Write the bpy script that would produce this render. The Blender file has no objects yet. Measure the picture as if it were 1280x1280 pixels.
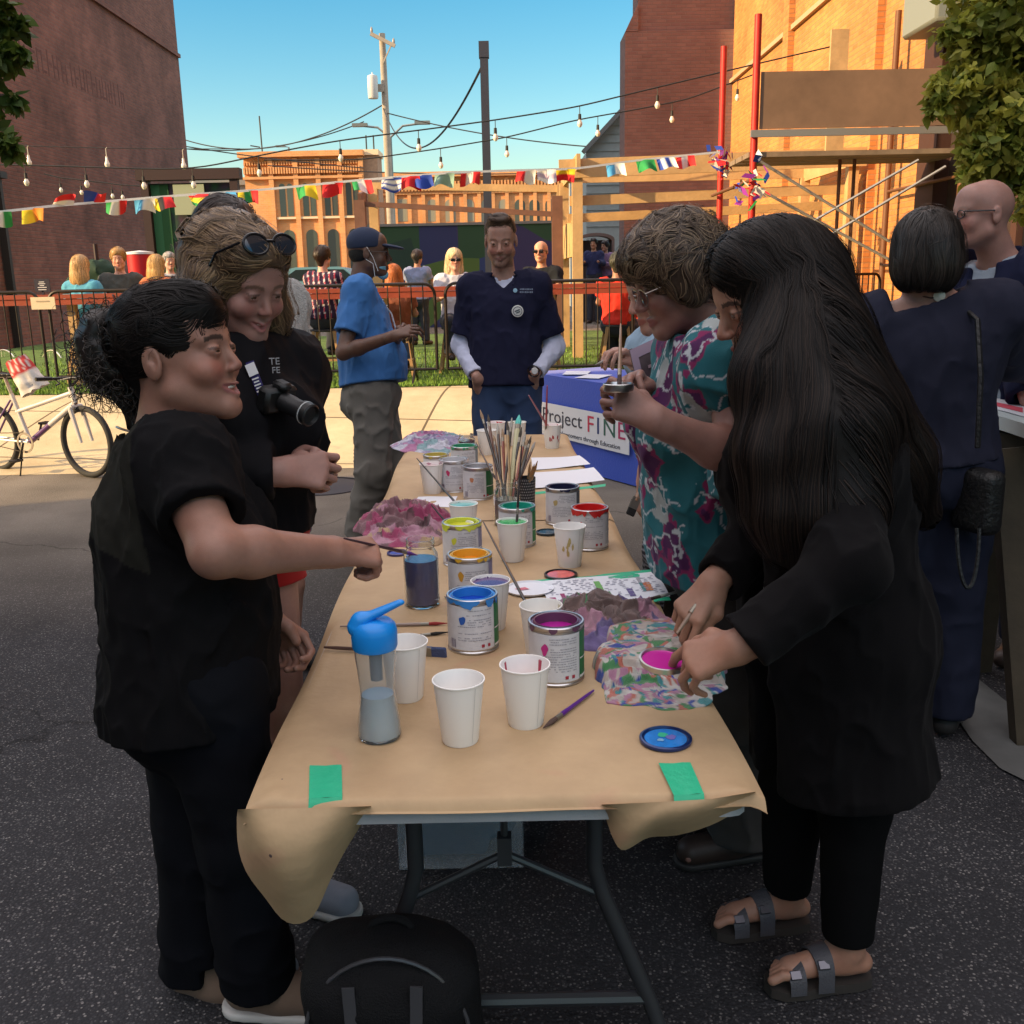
import bpy, math, random
import numpy as np
from mathutils import Vector, Matrix
random.seed(7); RNG=np.random.default_rng(7)
SC=bpy.context.scene; COL=SC.collection; PI=math.pi
# ------------------------------------------------------------ camera model
F=1230.; TH=math.atan((640-347)/F); ROLL=math.radians(-1.2); CH=1.545
def _rx(a):
    c,s=math.cos(a),math.sin(a); return np.array([[1,0,0],[0,c,-s],[0,s,c]])
def _rz(a):
    c,s=math.cos(a),math.sin(a); return np.array([[c,-s,0],[s,c,0],[0,0,1]])
CM=_rx(PI/2-TH)@_rz(ROLL); CC=np.array([0,0,CH])
def P(px,py,zc): return CC+CM@np.array([(px-640)/F*zc,-(py-640)/F*zc,-zc])
def G(px,py,z=0.):
    d=CM@np.array([(px-640)/F,-(py-640)/F,-1.]); t=(z-CH)/d[2]; return CC+d*t
def PY(px,py,y):
    d=CM@np.array([(px-640)/F,-(py-640)/F,-1.]); return CC+d*(y/d[1])
A=lambda *v: np.array(v,dtype=float)
def nrm(v):
    v=np.asarray(v,float); return v/(np.linalg.norm(v)+1e-12)
# ------------------------------------------------------------ noise
def _h(i,j,k,s):
    n=(i*374761393+j*668265263+k*2147483647+s*974634777)&0xffffffff
    n=((n^(n>>13))*1274126177)&0xffffffff
    n=((n^(n>>16))*2246822519)&0xffffffff
    return ((n^(n>>15))&0xffff)/65535.0
def vn(Pn,sc=1.,seed=0):
    q=np.asarray(Pn)*sc; f=np.floor(q); i=f.astype(np.int64); t=q-f; t=t*t*(3-2*t)
    x,y,z=i[...,0],i[...,1],i[...,2]; a,b,c=t[...,0],t[...,1],t[...,2]
    def H(dx,dy,dz): return _h(x+dx,y+dy,z+dz,seed)
    return ((H(0,0,0)*(1-a)+H(1,0,0)*a)*(1-b)+(H(0,1,0)*(1-a)+H(1,1,0)*a)*b)*(1-c)+((H(0,0,1)*(1-a)+H(1,0,1)*a)*(1-b)+(H(0,1,1)*(1-a)+H(1,1,1)*a)*b)*c
def fbm(Pn,sc=1.,seed=0,o=3):
    r=0;w=.5;t=0
    for k in range(o): r=r+w*vn(Pn,sc*2**k,seed+k*17); t+=w; w*=.5
    return r/t
# ------------------------------------------------------------ tags
def tag(o,label=None,cat=None,group=None,kind=None):
    if label: o['label']=label
    if cat: o['category']=cat
    if group: o['group']=group
    if kind: o['kind']=kind
    return o
def thing(name,label,cat,loc=(0,0,0),rotz=0,group=None):
    o=bpy.data.objects.new(name,None); COL.objects.link(o); o.empty_display_size=.1
    o.location=tuple(float(v) for v in loc); o.rotation_euler=(0,0,rotz)
    return tag(o,label,cat,group)
def copy_tree(o,loc=None,rotz=None,label=None,parent=None):
    c=o.copy(); COL.objects.link(c)
    if parent is not None: c.parent=parent
    if loc is not None: c.location=tuple(float(v) for v in loc)
    if rotz is not None: c.rotation_euler=(0,0,rotz)
    if label: c['label']=label
    for ch in list(o.children): copy_tree(ch,parent=c)
    return c
# ------------------------------------------------------------ materials
def lin(r,g,b):
    f=lambda c:(c/12.92 if c<=.04045 else ((c+.055)/1.055)**2.4)
    return (f(r/255),f(g/255),f(b/255))
_M={}
def mat(name,col=(.5,.5,.5),rough=.6,metal=0,bump=0,bscale=60,var=0,vscale=6,trans=0,ior=1.45,spec=.5,attr=False,emit=None,alpha=1,sheen=0,coat=0,sss=0,build=None,rvar=0):
    if name in _M: return _M[name]
    m=bpy.data.materials.new(name); _M[name]=m; m.use_nodes=True
    nt=m.node_tree; N=nt.nodes; L=nt.links; b=N['Principled BSDF']
    b.inputs['Base Color'].default_value=(*col,1); b.inputs['Roughness'].default_value=rough
    b.inputs['Metallic'].default_value=metal; b.inputs['Specular IOR Level'].default_value=spec
    b.inputs['Transmission Weight'].default_value=trans; b.inputs['IOR'].default_value=ior
    b.inputs['Alpha'].default_value=alpha; b.inputs['Sheen Weight'].default_value=sheen; b.inputs['Coat Weight'].default_value=coat
    if sss: b.inputs['Subsurface Weight'].default_value=sss; b.inputs['Subsurface Radius'].default_value=(.012,.004,.002); b.inputs['Subsurface Scale'].default_value=1
    if emit: b.inputs['Emission Color'].default_value=(*emit[0],1); b.inputs['Emission Strength'].default_value=emit[1]
    csock=None
    if attr:
        a=N.new('ShaderNodeAttribute'); a.attribute_name='Col'; csock=a.outputs['Color']
    tc=N.new('ShaderNodeTexCoord')
    if var:
        n=N.new('ShaderNodeTexNoise'); n.inputs['Scale'].default_value=vscale; n.inputs['Detail'].default_value=6; n.inputs['Roughness'].default_value=.65
        L.new(tc.outputs['Object'],n.inputs['Vector'])
        r=N.new('ShaderNodeMapRange'); r.inputs['From Min'].default_value=.3; r.inputs['From Max'].default_value=.7; r.inputs['To Min'].default_value=1-var; r.inputs['To Max'].default_value=1+var
        L.new(n.outputs['Fac'],r.inputs['Value'])
        mx=N.new('ShaderNodeVectorMath'); mx.operation='SCALE'
        if csock: L.new(csock,mx.inputs[0])
        else: mx.inputs[0].default_value=col
        L.new(r.outputs[0],mx.inputs['Scale']); csock=mx.outputs[0]
        if rvar:
            rr=N.new('ShaderNodeMapRange'); rr.inputs['To Min'].default_value=rough-rvar; rr.inputs['To Max'].default_value=rough+rvar
            L.new(n.outputs['Fac'],rr.inputs['Value']); L.new(rr.outputs[0],b.inputs['Roughness'])
    if csock: L.new(csock,b.inputs['Base Color'])
    if bump:
        n=N.new('ShaderNodeTexNoise'); n.inputs['Scale'].default_value=bscale; n.inputs['Detail'].default_value=5
        L.new(tc.outputs['Object'],n.inputs['Vector'])
        bp=N.new('ShaderNodeBump'); bp.inputs['Strength'].default_value=bump; bp.inputs['Distance'].default_value=.02
        L.new(n.outputs['Fac'],bp.inputs['Height']); L.new(bp.outputs[0],b.inputs['Normal'])
    if build: build(nt,N,L,b,tc)
    return m
# ------------------------------------------------------------ mesh building
def np_mesh(name,V,faces,mats,parent=None,loc=None,smooth=True,col=None,world=True,midx=None):
    """faces: (n,4) or (n,3) array or a list of lists."""
    V=np.asarray(V,float)
    if parent is not None and world: V=V-np.array(parent.location)
    if loc is not None: V=V-np.asarray(loc)
    me=bpy.data.meshes.new(name)
    if isinstance(faces,np.ndarray):
        nf,k=faces.shape
        me.vertices.add(len(V)); me.vertices.foreach_set('co',V.astype(np.float32).ravel())
        me.loops.add(nf*k); me.loops.foreach_set('vertex_index',faces.astype(np.int32).ravel())
        me.polygons.add(nf); me.polygons.foreach_set('loop_start',np.arange(0,nf*k,k,dtype=np.int32))
        me.polygons.foreach_set('loop_total',np.full(nf,k,dtype=np.int32))
        me.update(calc_edges=True)
    else:
        me.from_pydata([tuple(v) for v in V],[],[tuple(f) for f in faces]); me.update()
    if smooth is not None:
        me.polygons.foreach_set('use_smooth',np.full(len(me.polygons),bool(smooth)))
    if not isinstance(mats,(list,tuple)): mats=[mats]
    for m in mats: me.materials.append(m)
    if midx is not None: me.polygons.foreach_set('material_index',np.asarray(midx,dtype=np.int32))
    if col is not None:
        a=me.color_attributes.new('Col','FLOAT_COLOR','POINT'); c=np.ones((len(V),4),np.float32); c[:,:3]=col; a.data.foreach_set('color',c.ravel())
    o=bpy.data.objects.new(name,me); COL.objects.link(o)
    if parent is not None: o.parent=parent
    if loc is not None: o.location=tuple(float(x) for x in loc)
    return o
class MB:
    def __init__(s): s.v=[]; s.f=[]; s.c=[]; s.m=[]; s.sm=[]; s.mi=0; s.col=None
    def add(s,V,Fc,smooth=False):
        n=len(s.v); s.v.extend([tuple(float(a) for a in v) for v in V]); s.f.extend([tuple(i+n for i in f) for f in Fc])
        s.m.extend([s.mi]*len(Fc)); s.sm.extend([smooth]*len(Fc)); s.c.extend([s.col or (1,1,1)]*len(V)); return s
    def box(s,c,d,rz=0,R=None,bev=0):
        x,y,z=[a/2 for a in d]
        if bev:
            b=bev; V=[];Fc=[]
            for sz in(-1,1):
                for (sx,sy) in((-1,-1),(1,-1),(1,1),(-1,1)):
                    V+= [(sx*(x-b),sy*(y-b),sz*z),(sx*x,sy*(y-b),sz*(z-b)),(sx*(x-b),sy*y,sz*(z-b))]
            import bmesh
            bm=bmesh.new(); vs=[bm.verts.new(v) for v in V]; r=bmesh.ops.convex_hull(bm,input=vs); bm.verts.ensure_lookup_table()
            idx={v:i for i,v in enumerate(bm.verts)}; V=[tuple(v.co) for v in bm.verts]; Fc=[[idx[v] for v in f.verts] for f in bm.faces]; bm.free()
        else:
            V=[(-x,-y,-z),(x,-y,-z),(x,y,-z),(-x,y,-z),(-x,-y,z),(x,-y,z),(x,y,z),(-x,y,z)]
            Fc=[(0,3,2,1),(4,5,6,7),(0,1,5,4),(1,2,6,5),(2,3,7,6),(3,0,4,7)]
        V=np.array(V)
        if R is None: R=_rz(rz)
        return s.add(V@np.asarray(R).T+np.asarray(c,float),Fc)
    def beam(s,a,b,w,h,up=(0,0,1)):
        a=np.asarray(a,float);b=np.asarray(b,float); d=nrm(b-a); up=np.asarray(up,float)
        if abs(d@up)>.95: up=A(0,1,0)
        sx=nrm(np.cross(d,up)); uz=np.cross(sx,d)
        return s.box((a+b)/2,(w,np.linalg.norm(b-a),h),R=np.stack([sx,d,uz],1))
    def tube(s,pts,r,n=8,cap=True,closed=False):
        pts=np.asarray(pts,float); m=len(pts); rr=np.full(m,r) if np.isscalar(r) else np.asarray(r,float)
        T=np.gradient(pts,axis=0) if m>2 else np.repeat((pts[1:]-pts[:1]),2,0)
        T/=np.linalg.norm(T,axis=1)[:,None]+1e-12
        u=np.cross(T[0],A(0,0,1)); u=u if np.linalg.norm(u)>.1 else np.cross(T[0],A(1,0,0)); u=nrm(u)
        V=[]; 
        for i in range(m):
            u=nrm(u-(u@T[i])*T[i]); w=np.cross(T[i],u)
            for k in range(n):
                a=2*PI*k/n; V.append(pts[i]+rr[i]*(math.cos(a)*u+math.sin(a)*w))
        Fc=[(i*n+k,i*n+(k+1)%n,(i+1)*n+(k+1)%n,(i+1)*n+k) for i in range(m-1) for k in range(n)]
        if closed: Fc+=[((m-1)*n+k,(m-1)*n+(k+1)%n,(k+1)%n,k) for k in range(n)]
        elif cap: Fc+=[tuple(range(n))[::-1],tuple((m-1)*n+k for k in range(n))]
        return s.add(V,Fc,True)
    def lathe(s,prof,c=(0,0,0),n=32,R=None,close=True):
        V=[];Fc=[];m=len(prof)
        for (r,z) in prof:
            for k in range(n):
                a=2*PI*k/n; V.append((r*math.cos(a),r*math.sin(a),z))
        Fc=[(i*n+k,i*n+(k+1)%n,(i+1)*n+(k+1)%n,(i+1)*n+k) for i in range(m-1) for k in range(n)]
        if close:
            if prof[0][0]>1e-5: Fc.append(tuple(range(n))[::-1])
            if prof[-1][0]>1e-5: Fc.append(tuple((m-1)*n+k for k in range(n)))
        V=np.array(V)
        if R is not None: V=V@np.asarray(R).T
        return s.add(V+np.asarray(c,float),Fc,True)
    def prism(s,poly,o,u,v,t):
        """poly in (u,v) plane through o, extruded by vector t"""
        o=np.asarray(o,float);u=np.asarray(u,float);v=np.asarray(v,float);t=np.asarray(t,float)
        a=[o+u*p[0]+v*p[1] for p in poly]; n=len(a); V=a+[q+t for q in a]
        Fc=[tuple(range(n))[::-1],tuple(range(n,2*n))]+[(i,(i+1)%n,n+(i+1)%n,n+i) for i in range(n)]
        return s.add(V,Fc)
    def build(s,name,m,parent=None,loc=None,world=True,auto=True):
        o=np_mesh(name,s.v,s.f,m,parent,loc,None,col=s.c if any(c!=(1,1,1) for c in s.c) else None,world=world,midx=s.m)
        o.data.polygons.foreach_set('use_smooth',s.sm)
        if auto:
            try:
                o.data.set_sharp_from_angle(angle=math.radians(38))
            except Exception: pass
        return o
# ------------------------------------------------------------ signed distance modelling (grown into one continuous mesh)
class SDF:
    def __init__(s): s.ops=[]; s.post=None
    def _a(s,f,c,r,k,mode): s.ops.append((f,None if c is None else np.asarray(c,float),r,k,mode)); return s
    def cone(s,a,b,ra,rb,k=.02,mode='add',n=None,sf=1.):
        a=np.asarray(a,float);b=np.asarray(b,float);ba=b-a;L2=ba@ba+1e-12
        if n is not None: n=nrm(n)
        def f(p):
            q=p-a; t=np.clip((q@ba)/L2,0,1); e=q-t[...,None]*ba
            if n is not None: e=e+((sf-1)*(e@n))[...,None]*n
            return np.sqrt((e*e).sum(-1))-(ra+(rb-ra)*t)
        return s._a(f,(a+b)/2,math.sqrt(L2)/2+max(ra,rb)*max(1,1/sf),k,mode)
    def path(s,pts,rs,k=.02,mode='add',n=None,sf=1.):
        for i in range(len(pts)-1): s.cone(pts[i],pts[i+1],rs[i],rs[i+1],k,mode,n,sf)
        return s
    def ell(s,c,r,R=None,k=.02,mode='add'):
        c=np.asarray(c,float); r=np.asarray(r,float)
        def f(p):
            q=p-c
            if R is not None: q=q@R
            k0=np.sqrt(((q/r)**2).sum(-1)); k1=np.sqrt(((q/r**2)**2).sum(-1))+1e-9
            return k0*(k0-1)/k1
        return s._a(f,c,r.max(),k,mode)
    def box(s,c,h,R=None,rd=.005,k=.01,mode='add'):
        c=np.asarray(c,float); h=np.asarray(h,float)-rd
        def f(p):
            q=p-c
            if R is not None: q=q@R
            q=np.abs(q)-h
            return np.sqrt((np.maximum(q,0)**2).sum(-1))+np.minimum(q.max(-1),0)-rd
        return s._a(f,c,np.linalg.norm(h)+rd,k,mode)
    def plane(s,o,n,k=.006,mode='cut'):
        """removes what lies on the side n points to"""
        o=np.asarray(o,float); n=nrm(n)
        return s._a(lambda p:-((p-o)@n),None,0,k,'sub')
    def fn(s,f): s.ops.append((f,None,0,0,'fn')); return s
    def group(s,o,k=.03):
        b=[(c,r) for f,c,r,_,m in o.ops if c is not None and m=='add']; lo=np.min([c-r for c,r in b],axis=0); hi=np.max([c+r for c,r in b],axis=0)
        return s._a(o.ev,(lo+hi)/2,np.linalg.norm(hi-lo)/2+.03,k,'add')
    def ev(s,p,cull=None):
        d=np.full(p.shape[:-1],1.)
        for f,c,r,k,mode in s.ops:
            if mode=='fn': d=f(p,d); continue
            if cull is not None and c is not None:
                sel=np.linalg.norm(cull[0]-c,axis=1)<r+max(k,s.km)+cull[1]
                if not sel.any(): continue
                dd=f(p[sel]); cur=d[sel]
            else: sel=slice(None); dd=f(p); cur=d
            if c is not None: dd=np.maximum(dd,np.sqrt(((p[sel]-c)**2).sum(-1))-r)
            if mode=='add': h=np.maximum(k-np.abs(cur-dd),0)/k; v=np.minimum(cur,dd)-h*h*k*.25
            else:
                dd=-dd; h=np.maximum(k-np.abs(cur-dd),0)/k; v=np.maximum(cur,dd)+h*h*k*.25
            d[sel]=v
        if s.post is not None: d=s.post(p,d)
        return d
    def grad(s,p,e=.003):
        K=np.array([[1,-1,-1],[-1,-1,1],[-1,1,-1],[1,1,1]],float)
        g=sum(K[i]*s.ev(p+K[i]*e)[...,None] for i in range(4)); return g/(np.linalg.norm(g,axis=-1,keepdims=True)+1e-12)
    def mesh(s,h=.006,n=8,slack=1.9):
        lo=np.min([c-r-.02 for f,c,r,k,m in s.ops if c is not None and m=='add'],axis=0); hi=np.max([c+r+.02 for f,c,r,k,m in s.ops if c is not None and m=='add'],axis=0)
        bs=h*n; nb=np.ceil((hi-lo)/bs).astype(int)+1
        I=np.stack(np.meshgrid(*[np.arange(q) for q in nb],indexing='ij'),-1).reshape(-1,3)
        cen=lo+(I+.5)*bs; d=np.concatenate([s.ev(cen[i:i+40000]) for i in range(0,len(cen),40000)])
        I=I[np.abs(d)<bs*.866*slack+.004]; off=np.stack(np.meshgrid(*[np.arange(n+1)]*3,indexing='ij'),-1)
        cI=[];cV=[]; s.km=1.7*max(o_[3] for o_ in s.ops if o_[4]=="add")
        for q in range(0,len(I),1500):
            J=I[q:q+1500]; cn=lo+(J+.5)*bs
            p=lo+(J[:,None,None,None,:]*n+off[None])*h
            D=s.ev(p,(cn,bs*.9))
            S=D<0
            c8=[(a,b,c) for a in(0,1) for b in(0,1) for c in(0,1)]
            cnt=sum(S[:,a:n+a,b:n+b,c:n+c].astype(np.int8) for a,b,c in c8)
            w=np.nonzero((cnt>0)&(cnt<8))
            cI.append(J[w[0]]*n+np.stack(w[1:],-1)); cV.append(np.stack([D[w[0],w[1]+a,w[2]+b,w[3]+c] for a,b,c in c8],-1))
        cI=np.concatenate(cI); cV=np.concatenate(cV)
        C8=np.array([(a,b,c) for a in(0,1) for b in(0,1) for c in(0,1)],float)
        E=[(0,4),(1,5),(2,6),(3,7),(0,2),(1,3),(4,6),(5,7),(0,1),(2,3),(4,5),(6,7)]
        acc=np.zeros((len(cI),3)); ct=np.zeros(len(cI))
        for a,b in E:
            va,vb=cV[:,a],cV[:,b]; x=(va<0)!=(vb<0); t=np.where(x,va/(va-vb+1e-20),0)
            acc+=np.where(x[:,None],C8[a]+(C8[b]-C8[a])*t[:,None],0); ct+=x
        V=lo+(cI+acc/ct[:,None])*h
        key=(cI[:,0]*100003+cI[:,1])*100003+cI[:,2]
        key,u=np.unique(key,return_index=True); V=V[u]; cI=cI[u]; cV=cV[u]
        out=[]
        for ax,(c1,o1,o2) in enumerate([(4,1,2),(2,2,0),(1,0,1)]):
            e=np.nonzero((cV[:,0]<0)!=(cV[:,c1]<0))[0]; ids=[e]
            for s1,s2 in((1,0),(1,1),(0,1)):
                T=cI[e].copy(); T[:,o1]-=s1; T[:,o2]-=s2
                kk=(T[:,0]*100003+T[:,1])*100003+T[:,2]; ix=np.clip(np.searchsorted(key,kk),0,len(key)-1)
                ids.append(np.where(key[ix]==kk,ix,-1))
            Q=np.stack(ids,-1); ok=(Q>=0).all(1); Q=Q[ok]; fl=cV[e[ok],0]<0
            Q=np.where(fl[:,None],Q[:,[0,1,2,3]],Q[:,[0,3,2,1]]); out.append(Q)
        Fc=np.concatenate(out)
        return V,Fc
    def build(s,name,m,parent,h=.006,col=None,smooth_it=1,label=None,n=8):
        V,Fc=s.mesh(h,n)
        for _ in range(smooth_it):
            e=np.concatenate([Fc[:,[0,1]],Fc[:,[1,2]],Fc[:,[2,3]],Fc[:,[3,0]]])
            a=np.zeros_like(V); c=np.bincount(e[:,0],minlength=len(V))+np.bincount(e[:,1],minlength=len(V))
            for k in range(3): a[:,k]=np.bincount(e[:,0],V[e[:,1],k],len(V))+np.bincount(e[:,1],V[e[:,0],k],len(V))
            V=V*.5+.5*a/np.maximum(c,1)[:,None]
        o=np_mesh(name,V,Fc,m,parent,col=None if col is None else col(V))
        if label: o['label']=label
        return o
def ribbons(name,paths,nor,w,m,parent,col=None,taper=True):
    """paths (S,n,3); flat strand ribbons lying along the surface"""
    S,n,_=paths.shape; T=np.gradient(paths,axis=1); T/=np.linalg.norm(T,axis=2,keepdims=True)+1e-9
    B=np.cross(T,nor); B/=np.linalg.norm(B,axis=2,keepdims=True)+1e-9
    t=np.linspace(0,1,n); ww=(np.ones(n) if not taper else np.minimum(1,(1-t)*3+.15))*w*.5
    w_=ww[None,:,None]*(np.asarray(w_s)[:,None,None] if (w_s:=RNG.uniform(.5,1.3,S)) is not None else 1)
    Lf=paths+B*w_; Rt=paths-B*w_; mid=paths+nor*(w_*.5)
    V=np.stack([Lf,mid,Rt],2).reshape(-1,3)
    b=(np.arange(S)[:,None]*n+np.arange(n-1)[None]).reshape(-1)*3
    Fc=np.concatenate([np.stack([b,b+1,b+4,b+3],-1),np.stack([b+1,b+2,b+5,b+4],-1)])
    c=None
    if col is not None: c=np.repeat(col(S),n*3,axis=0)
    return np_mesh(name,V,Fc,m,parent,col=c)
def grow(sdf,seeds,flow,n=20,step=.012,off=.002,wob=.25,amp=None,seed=3):
    """strands that walk along flow(p,t) hugging the surface of sdf"""
    p=seeds.copy()
    for _ in range(4): g=sdf.grad(p); p=p-g*(sdf.ev(p)-off)[:,None]
    g=sdf.grad(p)
    out=[p.copy()];ns=[g]; lo=off+RNG.uniform(-.001,.004,len(p))
    for i in range(n-1):
        f=flow(p,i/(n-1)); w=np.stack([vn(p,38,seed+j)-.5 for j in range(3)],-1)*wob*2
        f=f+w; f=f-(f*g).sum(-1,keepdims=True)*g*.9; f/=np.linalg.norm(f,axis=-1,keepdims=True)+1e-9
        p=p+f*step; g=sdf.grad(p); d=sdf.ev(p); p=p-g*np.clip(d-lo,-.02,.02)[:,None]
        out.append(p.copy()); ns.append(g)
    return np.stack(out,1),np.stack(ns,1)
def seeds_on(c,R,n,test):
    """random directions around head centre c with frame R (cols right,fwd,up) kept where test(dir_local)"""
    d=RNG.normal(size=(n*4,3)); d/=np.linalg.norm(d,axis=1)[:,None]; d=d[test(d)][:n]
    return c+(d*A(.085,.1,.1))@R.T, d
# ============================================================ helpers for depth placement
def proj(p):
    v=CM.T@(np.asarray(p,float)-CC); return 640-v[0]/v[2]*F, 640+v[1]/v[2]*F
def XA(px,y,z):
    a=proj((0,y,z))[0]; b=proj((1,y,z))[0]; return (px-a)/(b-a)
def gz(y):
    t=min(1,max(0,(y-7.9)/2.7)); return .42*t*t*(3-2*t)
SUN=nrm(A(1,.35,-math.tan(math.radians(21))*math.hypot(1,.35)))
def setup_world():
    w=bpy.data.worlds.new('World'); SC.world=w; w.use_nodes=True; nt=w.node_tree; bg=nt.nodes['Background']
    s=nt.nodes.new('ShaderNodeTexSky'); s.sky_type='NISHITA'; s.sun_disc=False; s.sun_elevation=math.radians(21); s.sun_rotation=math.atan2(-SUN[0],-SUN[1]); s.air_density=1.25; s.dust_density=.25; s.ozone_density=1.7; s.altitude=200
    # saturated clear sky low down, added bright fill light overhead, out of view
    N=nt.nodes; L=nt.links; hs=N.new('ShaderNodeHueSaturation'); hs.inputs['Saturation'].default_value=1.6; hs.inputs['Value'].default_value=.86; hs.inputs['Hue'].default_value=.49; L.new(s.outputs[0],hs.inputs['Color'])
    tc=N.new('ShaderNodeTexCoord'); sp=N.new('ShaderNodeSeparateXYZ'); L.new(tc.outputs['Generated'],sp.inputs[0]); mr=N.new('ShaderNodeMapRange'); mr.interpolation_type='SMOOTHSTEP'; mr.inputs['From Min'].default_value=.34; mr.inputs['From Max'].default_value=.62; L.new(sp.outputs[2],mr.inputs[0])
    vl=N.new('ShaderNodeMix'); vl.data_type='RGBA'; vl.inputs[7].default_value=(9.0,8.4,8.6,1); L.new(mr.outputs[0],vl.inputs[0]); L.new(hs.outputs[0],vl.inputs[6]); L.new(vl.outputs[2],bg.inputs['Color']); bg.inputs['Strength'].default_value=.12
    l=bpy.data.lights.new('sun','SUN'); l.energy=4.9; l.angle=math.radians(.5); l.color=(1,.70,.36); o=bpy.data.objects.new('sun',l); COL.objects.link(o); o.rotation_euler=Vector(SUN).to_track_quat('-Z','Y').to_euler(); o.location=(-20,-10,20)
    cd=bpy.data.cameras.new('camera'); c=bpy.data.objects.new('camera',cd); COL.objects.link(c); SC.camera=c
    cd.sensor_fit='HORIZONTAL'; cd.sensor_width=36; cd.lens=36*F/1280; cd.clip_end=2000; cd.clip_start=.05
    m=Matrix(np.vstack([np.column_stack([CM,CC]),[0,0,0,1]]).tolist()); c.matrix_world=m
    v=SC.view_settings; v.view_transform='Standard'; v.look='None'; v.gamma=1; v.exposure=.9
    SC.cycles.max_bounces=8; SC.cycles.transparent_max_bounces=8
def text_on(s,pos,right,up,size,m,parent=None,name='lettering',xs=1.,ext=.0008,align='CENTER'):
    cu=bpy.data.curves.new(name,'FONT'); cu.body=s; cu.size=1; cu.extrude=ext/size; cu.align_x=align; cu.align_y='CENTER'; cu.resolution_u=3
    tmp=bpy.data.objects.new('t',cu); me=bpy.data.meshes.new_from_object(tmp); bpy.data.objects.remove(tmp)
    n=len(me.vertices); V=np.empty(n*3); me.vertices.foreach_get('co',V); V=V.reshape(-1,3); Fc=[list(p.vertices) for p in me.polygons]
    r=nrm(right);u=np.asarray(up,float); u=nrm(u-(u@r)*r); nn=np.cross(r,u); W=np.asarray(pos,float)+size*(V[:,:1]*r*xs+V[:,1:2]*u+V[:,2:]*nn)
    return np_mesh(name,W,Fc,m,parent,smooth=False)
# ------------------------------------------------------------ surface materials
def brick_build(c1,c2,cm,bw=.21,bh=.072,bump=.5,stain=.35,mort=.010):
    def f(nt,N,L,b,tc):
        sp=N.new('ShaderNodeSeparateXYZ'); L.new(tc.outputs['Object'],sp.inputs[0]); ad=N.new('ShaderNodeMath'); L.new(sp.outputs[0],ad.inputs[0]); L.new(sp.outputs[1],ad.inputs[1])
        cb=N.new('ShaderNodeCombineXYZ'); L.new(ad.outputs[0],cb.inputs[0]); L.new(sp.outputs[2],cb.inputs[1])
        br=N.new('ShaderNodeTexBrick'); br.inputs['Scale'].default_value=1; br.inputs['Brick Width'].default_value=bw; br.inputs['Row Height'].default_value=bh; br.inputs['Mortar Size'].default_value=mort; br.inputs['Mortar Smooth'].default_value=.3; br.inputs['Bias'].default_value=-.2
        br.inputs['Color1'].default_value=(*c1,1); br.inputs['Color2'].default_value=(*c2,1); br.inputs['Mortar'].default_value=(*cm,1); L.new(cb.outputs[0],br.inputs['Vector'])
        n=N.new('ShaderNodeTexNoise'); n.inputs['Scale'].default_value=.55; n.inputs['Detail'].default_value=9; n.inputs['Roughness'].default_value=.68; L.new(tc.outputs['Object'],n.inputs['Vector'])
        r=N.new('ShaderNodeMapRange'); r.inputs['From Min'].default_value=.3; r.inputs['From Max'].default_value=.7; r.inputs['To Min'].default_value=1-stain; r.inputs['To Max'].default_value=1+stain; L.new(n.outputs['Fac'],r.inputs[0])
        mx=N.new('ShaderNodeVectorMath'); mx.operation='SCALE'; L.new(br.outputs['Color'],mx.inputs[0]); L.new(r.outputs[0],mx.inputs['Scale']); L.new(mx.outputs[0],b.inputs['Base Color'])
        bp=N.new('ShaderNodeBump'); bp.inputs['Strength'].default_value=bump; bp.inputs['Distance'].default_value=.012; bp.invert=True; L.new(br.outputs['Fac'],bp.inputs['Height']); L.new(bp.outputs[0],b.inputs['Normal'])
    return f
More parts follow.
